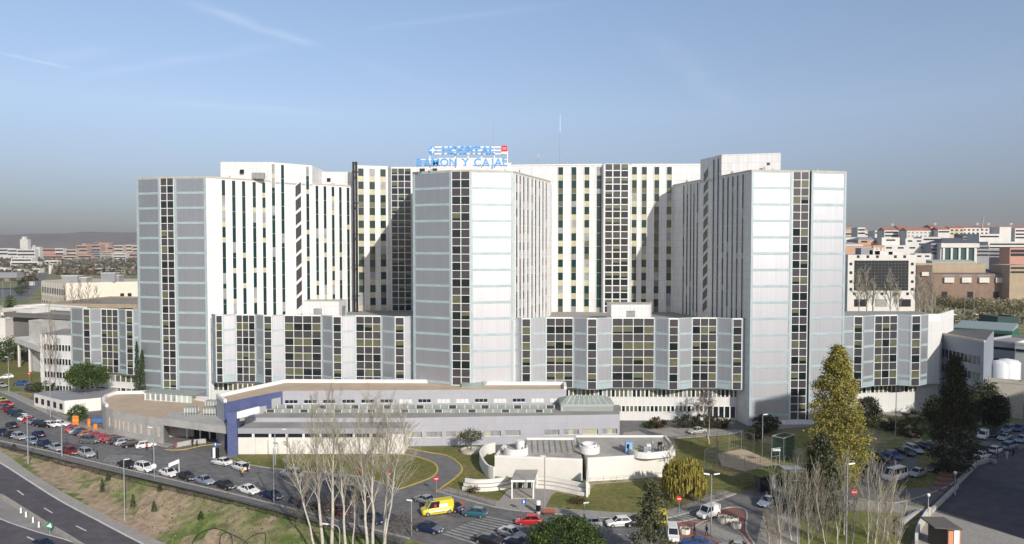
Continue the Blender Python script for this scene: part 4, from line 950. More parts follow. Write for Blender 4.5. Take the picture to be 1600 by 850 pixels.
# ---------------------------------------------------------------- rooftop sign
SIGNB = mat('sign_blue', (0.10, 0.36, 0.80), 0.4); SIGNR = mat('sign_red', (0.75, 0.02, 0.03), 0.4); SW = mat('sign_white', (0.85, 0.86, 0.87), 0.5)
SY = 167.2
S0 = empty('rooftop_sign', (*P2(722, SY, 250), ZT), 'blue lettering HOSPITAL RAMON Y CAJAL on a white roof frame', 'sign')
def letters(txt, x0, x1, yb, yt, Y, m, name='letter'):
    """one mesh per letter, spaced over the pixel span"""
    cu = bpy.data.curves.new('t', 'FONT'); n = len(txt); wd = []
    for ch in txt:
        cu.body = ch if ch != ' ' else 'i'; ob = bpy.data.objects.new('t', cu); COL.objects.link(ob)
        bpy.context.view_layer.update(); dg = bpy.context.evaluated_depsgraph_get(); me = bpy.data.meshes.new_from_object(ob.evaluated_get(dg))
        xs = [v.co.x for v in me.vertices]; ys = [v.co.y for v in me.vertices]
        wd.append((max(xs) - min(xs) if ch != ' ' else 0.28, min(xs), min(ys), max(ys))); bpy.data.objects.remove(ob); bpy.data.meshes.remove(me)
    a, b = P(x0, yb, Y), P(x1, yt, Y); hgt = b.z - a.z; s = hgt / 0.70; gap = ((b.x - a.x) - s * sum(w[0] for w in wd)) / (n - 1); x = a.x
    for ch, (w, mnx, mny, mxy) in zip(txt, wd):
        if ch != ' ':
            c2 = bpy.data.curves.new('t', 'FONT'); c2.body = ch; c2.extrude = 0.10; c2.offset = 0.012; ob = bpy.data.objects.new('t', c2); COL.objects.link(ob)
            bpy.context.view_layer.update(); dg = bpy.context.evaluated_depsgraph_get(); me = bpy.data.meshes.new_from_object(ob.evaluated_get(dg)); bpy.data.objects.remove(ob)
            me.name = name; me.materials.clear(); me.materials.append(m)
            for v in me.vertices: v.co = Vector((x + (v.co.x - mnx) * s, Y - v.co.z * s, a.z + v.co.y * s)) - Vector(S0['_o'])
            ob = bpy.data.objects.new(name, me); COL.objects.link(ob); ob.parent = S0
        x += w * s + gap
letters('HOSPITAL', 692, 773, 241, 228.5, SY - .35, SIGNB)
letters('RAMON Y CAJAL', 651, 793, 259.5, 247.5, SY - .35, SIGNB)
g = MB()
for py in (229.8, 235, 240.3):
    a, b = P(679, py, SY), P(790, py, SY); g.box(a.x, SY - .08, a.z - .13, b.x, SY + .08, a.z + .13, SW)
g.build('upper_rails', S0)
g = MB()
for py in (249, 258.5):
    a, b = P(650, py, SY), P(794, py, SY); g.box(a.x, SY + .1, a.z - .08, b.x, SY + .2, a.z + .08, SW)
g.build('lower_rails', S0)
for px, py in ((671.5, 236), (711, 229), (731.5, 229), (752.5, 229), (772.5, 229), (793, 236)):
    a = P(px, py, SY); g = MB(); g.box(a.x - .1, SY + .21, ZT + .3, a.x + .1, SY + .4, a.z, SW); g.box(a.x - .07, SY + .4, ZT + .3, a.x + .07, SY + 2.6, ZT + .45, SW); g.build('support_post', S0)
# cross emblem with a white star
p = P(675.5, 234.8, SY - .3); g = MB(); r = .98; t = .42
g.box(p.x - r, p.y, p.z - t, p.x + r, p.y + .25, p.z + t, SIGNB); g.box(p.x - t, p.y - .003, p.z - r, p.x + t, p.y + .247, p.z + r, SIGNB); em = g.build('cross_emblem', S0)
g = MB(); pts = []
for i in range(8):
    a = math.pi / 4 * i; rr = .92 if i % 2 == 0 else .30; pts.append((p.x + .12 + rr * math.cos(a), p.y - .06, p.z + rr * math.sin(a)))
vs = pts + [(x, p.y - .01, z) for x, y, z in pts]; g.raw(vs, [tuple(range(8))] + [(i, (i + 1) % 8, 8 + (i + 1) % 8, 8 + i) for i in range(8)], SW); g.build('white_star', em)
# red flag panel
a, b = P(783.5, 237, SY - .2), P(792.5, 227.5, SY - .2); g = MB(); g.box(a.x, a.y - .1, a.z, b.x, a.y, b.z, SIGNR); fl = g.build('red_panel', S0)
g = MB()
for i in range(7):
    cx = lerp(a.x, b.x, (.2 + .2 * i) if i < 4 else (.3 + .2 * (i - 4))); cz = lerp(a.z, b.z, .62 if i < 4 else .4); rr = .13
    q = [(cx + (rr if k % 2 == 0 else rr * .42) * math.sin(math.pi / 5 * k), a.y - .12, cz + (rr if k % 2 == 0 else rr * .42) * math.cos(math.pi / 5 * k)) for k in range(10)]
    g.face(q, SW)
g.build('white_stars', fl)
g = MB(); c = P(783.5, 240.5, SY - .2); g.box(a.x, a.y - .1, c.z, b.x, a.y, a.z - .01, SW); g.build('white_panel', S0)
# roof antennas
for (px, pb, pt, Y, r, lab) in ((875, 256, 178, 207, .10, 'tallest thin roof mast above the back wall, topped with a white rod'), (771, 246, 186, 187, .07, 'slim mast rising behind the letters of the rooftop sign'), (841, 258, 237, 208, .16, 'short lattice mast left of the tallest roof mast'), (901.5, 257, 233, 209, .05, 'fine rod aerial just right of the tallest roof mast'), (922, 257, 240, 209, .05, 'shortest rod aerial on the back block roof'), (1504, 0, 0, 0, 0, '')):
    if not Y: continue
    a, b = P(px, pb + 3, Y), P(px, pt, Y); z0 = 65.0 if pb < 250 else zb1; g = MB(); k = lerp(z0, b.z, .66)
    g.tube((a.x, Y, z0), (a.x, Y, k), r, r * .8, 6, GFRAME); g.tube((a.x, Y, k), (a.x, Y, b.z), r * .8, r * .4, 6, SW if px == 875 else GFRAME)
    if px == 841: g.box(a.x - .35, Y - .2, lerp(z0, b.z, .55), a.x + .35, Y + .2, b.z - .5, GFRAME)
    o = g.build('antenna', origin=(a.x, Y, z0)); tag(o, lab, 'antenna', 'roof masts')
# ---------------------------------------------------------------- vehicles
TYRE = mat('tyre_rubber', (0.02, 0.02, 0.02), 0.9); RIM = mat('wheel_rim', (0.45, 0.46, 0.48), 0.35, 0.6)
CARGL = mat('car_glass', (0.015, 0.02, 0.024), 0.06, spec=0.9); HEADL = mat('headlight', (0.75, 0.78, 0.8), 0.15); TAILL = mat('tail_light', (0.5, 0.02, 0.02), 0.3)
PLATE = mat('number_plate', (0.75, 0.75, 0.72), 0.5); TRIM = mat('black_trim', (0.03, 0.03, 0.032), 0.6)
PAINTS = {k: mat('paint_' + k, c, 0.32, 0.25 if k in ('silver', 'grey', 'silver_blue', 'champagne') else 0.0, spec=0.6) for k, c in dict(
    white=(0.78, 0.77, 0.74), silver=(0.42, 0.43, 0.45), grey=(0.16, 0.17, 0.18), black=(0.014, 0.014, 0.017), dark_blue=(0.012, 0.022, 0.07), blue=(0.03, 0.08, 0.26), red=(0.55, 0.018, 0.02), dark_red=(0.20, 0.012, 0.018),
    orange=(0.55, 0.17, 0.02), teal=(0.03, 0.13, 0.18), dark_green=(0.015, 0.05, 0.04), silver_blue=(0.26, 0.32, 0.40), yellow=(0.72, 0.60, 0.03), lime=(0.45, 0.55, 0.06), champagne=(0.55, 0.53, 0.46)).items()}
def car_proto(kind):
    D = {'sedan': (4.5, .87, .93, 1.42), 'hatchback': (4.0, .84, .96, 1.46), 'estate': (4.6, .87, .96, 1.50), 'suv': (4.5, .90, 1.08, 1.74), 'van': (4.3, .86, 1.12, 1.86), 'minibus': (5.3, .97, 1.25, 2.25), 'ambulance': (5.1, .95, 1.2, 2.25)}[kind]
    Ln, W, belt, Ht = D; f, r = Ln / 2, -Ln / 2
    root = empty('car_' + kind, (0, 0, 0)); pm = PAINTS['silver']
    nose = {'sedan': .74, 'hatchback': .78, 'estate': .76, 'suv': .92, 'van': .98, 'minibus': 1.05, 'ambulance': 1.08}[kind]
    tailz = {'sedan': .93, 'hatchback': .92, 'estate': .92, 'suv': 1.0, 'van': 1.1, 'minibus': 1.2, 'ambulance': 1.25}[kind]
    # windscreen base, roof front, roof rear, rear window base (x)
    G_ = {'sedan': (.95, .30, -.95, -1.65), 'hatchback': (1.0, .35, -1.35, -1.85), 'estate': (1.0, .35, -1.75, -2.15), 'suv': (.95, .45, -1.75, -2.1), 'van': (1.25, .75, -2.0, -2.1), 'minibus': (2.0, 1.35, -2.5, -2.6), 'ambulance': (1.8, 1.2, -2.46, -2.53)}[kind]
    b = MB()
    st = [(r, .80, .38, tailz - .18), (r + .12, .93, .30, tailz - .03), (r + .55, 1.0, .24, max(belt - .02, tailz)), (G_[3] + .3, 1.0, .22, belt), (0, 1.0, .20, belt), (G_[0], 1.0, .22, belt - .02), (f - .7, .98, .24, nose + .02), (f - .18, .90, .28, nose - .08), (f, .74, .36, nose - .24)]
    ring = []
    for x, w, zb_, zt_ in st:
        h = W * w; ring.append([(x, -h * .93, zb_), (x, -h, lerp(zb_, zt_, .35)), (x, -h * .985, lerp(zb_, zt_, .8)), (x, -h * .88, zt_), (x, h * .88, zt_), (x, h * .985, lerp(zb_, zt_, .8)), (x, h, lerp(zb_, zt_, .35)), (x, h * .93, zb_)])
    vs = [p for q in ring for p in q]; fs = []
    for i in range(len(st) - 1):
        for k in range(8): fs.append((i * 8 + k, i * 8 + (k + 1) % 8, (i + 1) * 8 + (k + 1) % 8, (i + 1) * 8 + k))
    fs += [tuple(range(8))[::-1], tuple((len(st) - 1) * 8 + k for k in range(8))]
    fs = [t[::-1] for t in fs]
    b.raw(vs, fs, pm, False)
    wa, wb, wc, wd = G_; wB, wR = W * .87, W * .70 if kind not in ('van', 'minibus', 'ambulance') else W * .82; rt = .07
    # roof slab and pillars
    zr_ = Ht - rt
    b.hexa([(wc, -wR, zr_), (wb, -wR, zr_), (wb, wR, zr_), (wc, wR, zr_), (wc + .15, -wR * .85, Ht), (wb - .15, -wR * .85, Ht), (wb - .15, wR * .85, Ht), (wc + .15, wR * .85, Ht)], pm)
    def pillar(x0, x1, s, w=.09):
        b.hexa([(x0 - w, s * (wB - .10), belt - .05), (x0 + w, s * (wB - .10), belt - .05), (x0 + w, s * (wB + .012), belt - .05), (x0 - w, s * (wB + .012), belt - .05), (x1 - w * .7, s * (wR - .08), zr_), (x1 + w * .7, s * (wR - .08), zr_), (x1 + w * .7, s * (wR + .012), zr_), (x1 - w * .7, s * (wR + .012), zr_)], pm)
    for s in (-1, 1):
        pillar(wa - .02, wb - .02, s, .06); pillar(wd + .10, wc + .08, s, .10); mid = (wa + wd) / 2 + .15; pillar(mid, mid - .03, s, .05)
        if kind in ('estate', 'suv', 'minibus'): pillar(lerp(mid, wd, .55), lerp(mid, wd, .55), s, .05)
        if kind in ('van', 'ambulance'):
            x0, x1 = wd + .02, (wa + wd) / 2 + .1
            b.hexa([(x0, s * (wB - .05), belt - .05), (x1, s * (wB - .05), belt - .05), (x1, s * (wB + .02), belt - .05), (x0, s * (wB + .02), belt - .05), (wc, s * (wR - .03), zr_), (x1, s * (wR - .03), zr_), (x1, s * (wR + .02), zr_), (wc, s * (wR + .02), zr_)], pm)
    if kind in ('van', 'ambulance'): b.hexa([(wd - .03, -wB, belt - .05), (wd + .04, -wB, belt - .05), (wd + .04, wB, belt - .05), (wd - .03, wB, belt - .05), (wc - .03, -wR, zr_), (wc + .04, -wR, zr_), (wc + .04, wR, zr_), (wc - .03, wR, zr_)], pm)
    body = b.build('body', root); body['painted'] = 1
    bv = body.modifiers.new('bevel', 'BEVEL'); bv.width = .05; bv.segments = 2; bv.limit_method = 'ANGLE'; bv.angle_limit = R(25)
    g = MB(); g.hexa([(wd, -wB + .01, belt - .06), (wa, -wB + .01, belt - .06), (wa, wB - .01, belt - .06), (wd, wB - .01, belt - .06), (wc, -wR, zr_ + .01), (wb, -wR, zr_ + .01), (wb, wR, zr_ + .01), (wc, wR, zr_ + .01)], CARGL); g.build('windows', root)
    g = MB(); g.box(r + .02, -W * .80, .32, r + .1, W * .80, .52, TRIM); g.box(f - .1, -W * .70, .34, f + .01, W * .70, .50, TRIM); g.box(f - .05, -.26, .42, f + .025, .26, .53, PLATE); g.box(r - .02, -.26, .60, r + .03, .26, .71, PLATE)
    for s in (-1, 1): g.box(-1.0 if kind != 'hatchback' else -.9, s * W - .015 * s - .01, .48, 1.0, s * W + .01, .53, TRIM)
    g.build('bumper_trim', root)
    wr = .31 if kind in ('sedan', 'hatchback', 'estate') else .35
    for x in (f - .82, r + .78):
        for s in (-1, 1):
            t = MB(); y = s * (W - .09); t.tube((x, y - .10, wr), (x, y + .10, wr), wr, wr, 18, TYRE); tw = t.build('wheel', root)
            rr = MB(); y2 = s * (W + .015); rr.tube((x, y2 - .01, wr), (x, y2 + .01, wr), wr * .64, wr * .60, 12, RIM); rr.build('rim', tw)
    for s in (-1, 1):
        h = MB(); h.hexa([(f - .20, s * W * .62 - .16, nose - .28), (f - .03, s * W * .58 - .16, nose - .28), (f - .03, s * W * .58 + .16, nose - .28), (f - .20, s * W * .62 + .16, nose - .28), (f - .24, s * W * .62 - .16, nose - .10), (f - .10, s * W * .58 - .16, nose - .11), (f - .10, s * W * .58 + .16, nose - .11), (f - .24, s * W * .62 + .16, nose - .10)], HEADL); h.build('headlight', root)
        h = MB(); h.box(r - .005, s * W * .72 - .12, tailz - .36, r + .14, s * W * .72 + .12, tailz - .14, TAILL); h.build('tail_light', root)
        h = MB(); h.box(wa - .28, s * (W + .0) - .09, belt - .02, wa - .14, s * W + .09, belt + .12, TRIM); h.build('wing_mirror', root)
    if kind == 'ambulance':
        g = MB(); g.box(wb - .5, -.6, Ht, wb - .2, .6, Ht + .14, mat('blue_beacon', (.05, .15, .7), .3)); g.build('beacon_bar', root)
        for s in (-1, 1):
            g = MB(); yy = s * (W + .022); g.box(-1.7, min(yy, yy + s * .01), .62, 1.6, max(yy, yy + s * .01), .84, SW); g.box(-1.5, min(yy - s * .1, yy + s * .01), 1.30, -.1, max(yy - s * .1, yy + s * .01), 1.75, SW); g.box(.3, min(yy - s * .1, yy + s * .01), 1.35, .75, max(yy - s * .1, yy + s * .01), 1.75, SIGNR); g.build('livery_panel', root)
    return root
PROTO = {}
NICE = dict(sedan='sedan', hatchback='hatchback', estate='estate_car', suv='suv', van='small_van', minibus='minibus', ambulance='ambulance')
CAT = dict(sedan='car', hatchback='car', estate='car', suv='car', van='van', minibus='van', ambulance='ambulance')
def put_car(kind, paint, px, py, dx, dy, label, group=None, zg=0.0):
    p = G(px, py, zg + .75); a = G(px - dx, py - dy, zg + .75); b = G(px + dx, py + dy, zg + .75); rz = math.atan2(b.y - a.y, b.x - a.x)
    if kind not in PROTO: PROTO[kind] = car_proto(kind)
    r = copy_thing(PROTO[kind], (p.x, p.y, zg + .03), rz, label, group, paint=PAINTS[paint]); r.name = NICE[kind]
    r['category'] = CAT[kind]
    return r
UP = 'cars parked along the upper kerb of the avenue'; LOW = 'cars parked along the lower kerb of the avenue'; LOT = 'cars in the shaded right-hand car park'; CEN = 'cars on the central avenue'
CARS = [
 # upper angled row, far to near
 ('hatchback', 'lime', 3, 625, 10, 1, 'lime green hatchback at the far left end of the upper parked row', UP),
 ('hatchback', 'red', 10, 630, 10, 1, 'small red hatchback just behind the lime green one', UP),
 ('sedan', 'grey', 7, 635, 12, 1, 'grey saloon close to the left frame edge in the upper row', UP),
 ('hatchback', 'dark_red', 15, 639, 11, 1, 'dark red hatchback fourth from the left end of the upper row', UP),
 ('sedan', 'black', 22, 643, 12, 1, 'black saloon fifth from the left end of the upper row', UP),
 ('suv', 'dark_blue', 28, 646, 12, 1, 'tall dark blue car sixth from the left end of the upper row', UP),
 ('hatchback', 'dark_green', 35, 650, 12, 1, 'dark green hatchback seventh from the left, before a white car', UP),
 ('sedan', 'white', 42, 653.5, 12, 1, 'white saloon eighth from the left end of the upper row', UP),
 ('hatchback', 'red', 48, 656.5, 12, 1, 'red hatchback between white saloon and grey-blue car', UP),
 ('sedan', 'silver_blue', 56, 658.5, 13, 1, 'grey-blue saloon in the middle of the far upper row', UP),
 ('hatchback', 'dark_blue', 63, 661, 13, 1, 'dark blue hatchback behind the street lamp in the upper row', UP),
 ('sedan', 'black', 71, 662.5, 13, 1, 'black saloon third from the near end of the far upper row', UP),
 ('hatchback', 'white', 79, 662.5, 13, 1, 'white hatchback second from the near end of the far upper row', UP),
 ('sedan', 'white', 93, 661.5, 14, 0, 'white saloon seen side-on at the near end of the far upper row', UP),
 ('hatchback', 'red', 117, 669, 13, -2, 'bright red hatchback first of the row by the orange barrier', UP),
 ('sedan', 'silver', 124, 671.5, 13, -2, 'silver saloon right behind the first bright red hatchback', UP),
 ('hatchback', 'dark_blue', 130, 674, 13, -2, 'dark blue hatchback next to the orange car', UP),
 ('hatchback', 'orange', 139, 677, 13, -2, 'orange hatchback in the row before the concrete annex', UP),
 ('hatchback', 'red', 151, 680, 13, -2, 'red hatchback immediately right of the orange one', UP),
 ('hatchback', 'red', 163, 683, 13, -2, 'second red hatchback right of the orange one, before the annex wall', UP),
 ('estate', 'dark_red', 179, 685, 15, -2, 'dark red estate in front of the curved annex end', UP),
 ('hatchback', 'black', 187, 687.5, 13, -2, 'black hatchback right of the dark red estate', UP),
 ('hatchback', 'silver', 195, 689.5, 13, -2, 'silver hatchback before the slotted annex wall', UP),
 ('sedan', 'black', 209, 692, 14, -2, 'black saloon between the silver hatchback and the last white one', UP),
 ('hatchback', 'white', 228, 694, 14, -2, 'white hatchback last of the row beside the annex corner', UP),
 # on the carriageway
 ('sedan', 'black', 18, 663, -12, -6, 'black saloon driving on the avenue at the far left', 'moving cars on the avenue'),
 ('sedan', 'dark_blue', 60, 677, -14, -6, 'dark blue saloon driving in mid avenue near the second lamp', 'moving cars on the avenue'),
 ('suv', 'grey', 140, 687, 14, 1, 'dark grey car driving beside the row of red cars', 'moving cars on the avenue'),
 # lower kerb
 ('sedan', 'dark_blue', 3, 674, 12, 5, 'dark blue car at the left frame edge on the lower kerb', LOW),
 ('sedan', 'black', 16, 678, 12, 5, 'black car second on the lower kerb from the left', LOW),
 ('estate', 'silver', 30, 681, 12, 4, 'silver estate third on the lower kerb from the left', LOW),
 ('hatchback', 'silver_blue', 51, 688, 12, 5, 'grey-blue hatchback on the lower kerb right of the first lamp', LOW),
 ('estate', 'dark_blue', 70, 692.5, 13, 5, 'dark blue estate on the lower kerb before the second lamp', LOW),
 ('sedan', 'silver', 88, 698, 13, 5, 'silver saloon behind the second lamp on the lower kerb', LOW),
 ('estate', 'dark_red', 110, 703.5, 14, 5, 'dark red estate on the lower kerb', LOW),
 ('suv', 'silver', 135, 707.5, 14, 5, 'silver people carrier beside the dark red estate', LOW),
 ('sedan', 'black', 199, 724, 15, 4, 'black saloon leading the group of white cars on the lower kerb', LOW),
 ('suv', 'white', 226, 730, 15, 4, 'white four-wheel drive car with many windows on the lower kerb', LOW),
 ('sedan', 'white', 264, 737, 15, 5, 'white saloon beneath the tilted white sign', LOW),
 ('sedan', 'black', 291, 742.5, 14, 5, 'black saloon right of the tilted white sign', LOW),
 ('sedan', 'silver_blue', 320, 749, 15, 5, 'grey-blue saloon between two black cars on the lower kerb', LOW),
 ('sedan', 'black', 352, 756, 15, 5, 'black saloon left of the large white saloon', LOW),
 ('sedan', 'white', 389, 763.5, 17, 5, 'large white saloon nearest the single street lamp', LOW),
 ('sedan', 'dark_blue', 425, 771.5, 16, 5, 'dark blue saloon parked behind the street lamp by the poplars', LOW),
 ('estate', 'dark_blue', 470, 784, 15, 5, 'dark estate car half hidden behind the left poplar trunks', LOW),
 ('sedan', 'black', 500, 790, 15, 5, 'black saloon behind the poplar trunks', LOW),
 ('hatchback', 'dark_red', 532, 797, 15, 5, 'dark red hatchback behind the middle poplars', LOW),
 ('sedan', 'dark_blue', 585, 808, 16, 5, 'dark blue saloon with bright lamps right of the middle poplars', LOW),
 # middle of the avenue
 ('sedan', 'white', 346.5, 720, -16, -3, 'white taxi saloon waiting before the blue entrance pylon', 'taxis at the entrance'),
 ('estate', 'white', 375, 727.5, -14, -5, 'white estate taxi with its tailgate up before the pylon', 'taxis at the entrance'),
 ('suv', 'silver', 455, 739, -16, -3, 'silver estate car alone on the avenue left of the poplars', CEN),
 ('suv', 'silver', 523, 751, -15, -4, 'silver car seen through the left poplars', CEN),
 ('sedan', 'grey', 546, 762, -15, -4, 'grey saloon seen through the poplar branches', CEN),
 ('hatchback', 'dark_blue', 562, 772, -15, -4, 'dark blue hatchback seen through the poplar branches', CEN),
 ('sedan', 'silver', 664, 779, -13, -5, 'silver car partly behind the yellow ambulance', CEN),
 ('sedan', 'dark_blue', 706, 790, -13, -4, 'dark blue car at the rear of the yellow ambulance', CEN),
 ('ambulance', 'yellow', 683, 795, -22, 3, 'bright yellow ambulance van with white side stripe', CEN),
 ('hatchback', 'teal', 742, 799, -18, -2, 'teal hatchback following the yellow ambulance', CEN),
 ('sedan', 'dark_blue', 670, 823, 20, 4, 'dark blue saloon beside the zebra crossing', CEN),
 ('sedan', 'silver', 800, 831, 18, 6, 'silver coupe ahead of the zebra crossing', CEN),
 ('sedan', 'black', 765, 842, 20, 5, 'black saloon at the bottom of the zebra crossing', CEN),
 ('sedan', 'dark_blue', 810, 847, 18, 5, 'dark blue saloon below the silver coupe', CEN),
 ('hatchback', 'red', 826, 811.5, -20, 0, 'bright red hatchback by the path to the portico', CEN),
 ('sedan', 'black', 874, 815, -22, 0, 'black saloon behind the bright red hatchback', CEN),
 ('hatchback', 'white', 920, 815.5, -20, 1, 'white hatchback parked below the lawn', CEN),
 ('hatchback', 'white', 967, 814, -18, 1, 'white boxy hatchback right of the other white hatchback', CEN),
 ('estate', 'black', 996, 813, -18, 1, 'dark estate car left of the olive cedar', CEN),
 ('van', 'yellow', 1034, 812, 3, 14, 'yellow van half hidden behind the olive cedar', CEN),
 ('van', 'white', 1051, 834, 3, 14, 'white van seen from the front beside the cedar', CEN),
 ('sedan', 'blue', 1088, 846, -18, -3, 'blue saloon at the bottom edge near the brick island', CEN),
 ('sedan', 'silver', 1149, 853, -18, -2, 'silver roof of a car cut by the bottom frame edge', CEN),
 ('van', 'white', 1107, 800, -15, 5, 'white high-roofed van turning by the brick island', CEN),
 ('sedan', 'champagne', 1089, 672, -15, 2, 'pale saloon alone on the hospital forecourt', None),
 ('sedan', 'silver_blue', 1199, 782, -10, 5, 'grey-blue car emerging beside the glazed kiosk', None),
 ('van', 'white', 1442, 629, 16, 0, 'white delivery van by the red barrier', None),
 ('minibus', 'white', 1398, 743, -16, 4, 'white minibus in the shaded car park', LOT),
 ('sedan', 'silver', 1433, 737, -14, 5, 'silver saloon behind the white minibus', LOT),
 ('suv', 'black', 1372, 714, 14, 4, 'black people carrier nearest the golden poplar in the car park', LOT),
 ('hatchback', 'blue', 1395, 710, 12, 5, 'blue hatchback second from the golden poplar', LOT),
 ('sedan', 'black', 1415, 704, 12, 5, 'black saloon third along the far kerb of the car park', LOT),
 ('estate', 'silver', 1428, 700.5, 12, 5, 'silver estate fourth along the far kerb of the car park', LOT),
 ('sedan', 'dark_blue', 1447, 696, 12, 5, 'dark blue saloon fifth along the far kerb of the car park', LOT),
 ('suv', 'dark_blue', 1352, 733, 14, 2, 'dark blue car half behind the golden poplar', LOT),
 ('estate', 'black', 1461, 729, -14, 5, 'black estate under the dark cedar', LOT),
 ('estate', 'grey', 1478, 722, -14, 5, 'grey estate under the dark cedar', LOT),
 ('van', 'white', 1536, 680, -9, 7, 'white van in the far row right of the dark cedar', LOT),
 ('sedan', 'black', 1553, 676, -10, 6, 'black saloon right of the white van', LOT),
 ('suv', 'silver_blue', 1574, 670, -10, 6, 'pale blue car near the right frame edge, farthest row', LOT),
 ('sedan', 'silver', 1569, 682, -12, 5, 'silver saloon below the pale blue car', LOT),
 ('hatchback', 'blue', 1592, 668, -10, 6, 'blue hatchback last before the right frame edge', LOT),
 ('sedan', 'silver_blue', 1596, 685, -12, 5, 'blue-grey saloon cut by the right frame edge', LOT),
 ('sedan', 'white', 1535, 710, 13, -4, 'white saloon on the corner of the paved square', LOT),
 ('hatchback', 'white', 1556, 701.5, 12, -5, 'white hatchback behind the corner white saloon', LOT),
 ('suv', 'silver_blue', 1577, 696, 13, -5, 'grey-blue car right of the white hatchback', LOT),
 ('sedan', 'black', 1538, 701, 12, -5, 'black saloon behind the corner white saloon', LOT),
 ('sedan', 'blue', 35, 577 + 21, 12, 0, 'blue car by the verge at the upper left road', None),
 ('hatchback', 'white', 10, 588, -12, 1, 'white car at the upper left frame edge', None),
 ('sedan', 'silver', 2, 601, 12, 2, 'silver car on the upper left road by the bend', None),
]
for c in CARS: put_car(*c)
q = put_car('sedan', 'dark_blue', 67, 849, 14, 4, 'dark blue car on the slip road at the bottom left corner', None, zg=-3.6)
# raised tailgate of the white estate taxi
tg = [o for o in COL.objects if o.get('label', '').startswith('white estate taxi')][0]
g = MB(); g.hexa([(-1.9, -.6, 1.50), (-2.7, -.6, 1.78), (-2.7, .6, 1.78), (-1.9, .6, 1.50), (-1.9, -.6, 1.55), (-2.7, -.6, 1.83), (-2.7, .6, 1.83), (-1.9, .6, 1.55)], PAINTS['white']); o = g.build('tailgate', None); o.parent = tg
for s in (MB(),):
    s.box(-.9, -.88, .66, .9, -.882, .74, SIGNR)
# distant parked cars along the brick building
far_c = [('white', 1452, 453), ('silver', 1462, 453.5), ('white', 1471, 453), ('red', 1478, 453), ('silver_blue', 1484, 453.5), ('blue', 1491, 454), ('silver', 1504, 454), ('dark_red', 1515, 453.5), ('silver', 1527, 455), ('white', 1541, 456), ('white', 1565, 457.5), ('white', 1489, 491), ('white', 1523, 491), ('black', 1482, 478), ('black', 1466, 470)]
names_f = ['first', 'second', 'third', 'fourth', 'fifth', 'sixth', 'seventh', 'eighth', 'ninth', 'tenth', 'eleventh']
for i, (c, x, y) in enumerate(far_c):
    lab = '%s car, %s from the left in the distant row before the brick building' % (c.replace('_', ' '), names_f[i]) if i < 11 else ['white car on the road left below the scrub field', 'white car on the road beside the tall pole below the field', 'black car beside the bare trees near the field', 'dark car higher up among the bare trees near the field'][i - 11]
    put_car('sedan' if i % 2 else 'hatchback', c, x, y, 6, 0, lab, 'cars at the edge of the scrub field')
for i, (c, x, y) in enumerate([('white', 154, 421), ('white', 168, 421.5), ('white', 175, 420.5), ('red', 188, 420)]):
    pass
for r in PROTO.values():
    for c in list(r.children):
        for d in list(c.children): bpy.data.objects.remove(d)
        bpy.data.objects.remove(c)
    bpy.data.objects.remove(r)
# ---------------------------------------------------------------- vegetation
BARK = mat('grey_brown_bark', (0.16, 0.13, 0.10), 0.95, var=0.3, vscale=2); PALE = mat('pale_poplar_bark', (0.48, 0.45, 0.39), 0.9, var=0.25, vscale=1.5)
TWIG = mat('grey_twig', (0.30, 0.265, 0.21), 0.95, var=0.2, vscale=1); TWIGD = mat('dark_twig', (0.17, 0.15, 0.13), 0.95); TWIGP = mat('pale_twig', (0.44, 0.40, 0.31), 0.9)
def leafm(n, c, t=0.0):
    m = mat(n, c, 0.75, spec=0.2); return m
L_PINE = [leafm('pine_leaf', (0.05, 0.085, 0.018)), leafm('pine_leaf_light', (0.10, 0.14, 0.03)), leafm('pine_leaf_dark', (0.02, 0.04, 0.012))]
L_CYP = [leafm('cypress_leaf', (0.03, 0.05, 0.02)), leafm('cypress_leaf_light', (0.06, 0.085, 0.03))]
L_GOLD = [leafm('golden_leaf', (0.30, 0.27, 0.06)), leafm('golden_leaf_green', (0.19, 0.20, 0.05)), leafm('golden_leaf_bright', (0.42, 0.35, 0.08)), leafm('golden_leaf_brown', (0.20, 0.17, 0.05))]
L_CED = [leafm('cedar_leaf', (0.032, 0.046, 0.02)), leafm('cedar_leaf_light', (0.065, 0.08, 0.034)), leafm('cedar_leaf_brown', (0.065, 0.048, 0.028))]
L_OLIVE = [leafm('olive_leaf', (0.115, 0.12, 0.06)), leafm('olive_leaf_light', (0.15, 0.155, 0.08)), leafm('olive_leaf_dark', (0.05, 0.055, 0.03))]
L_BRN = [leafm('russet_leaf', (0.10, 0.055, 0.03)), leafm('russet_leaf_dark', (0.05, 0.04, 0.02))]
L_WIL = [leafm('willow_leaf', (0.27, 0.22, 0.05)), leafm('willow_leaf_green', (0.20, 0.19, 0.04)), leafm('willow_leaf_bright', (0.36, 0.29, 0.07))]
L_SCR = [leafm('scrub_leaf', (0.17, 0.165, 0.08)), leafm('scrub_leaf_dry', (0.24, 0.20, 0.11)), leafm('scrub_leaf_green', (0.11, 0.125, 0.05))]
L_GRN = [leafm('green_leaf', (0.045, 0.075, 0.02)), leafm('green_leaf_light', (0.08, 0.12, 0.03)), leafm('green_leaf_dark', (0.025, 0.045, 0.015))]
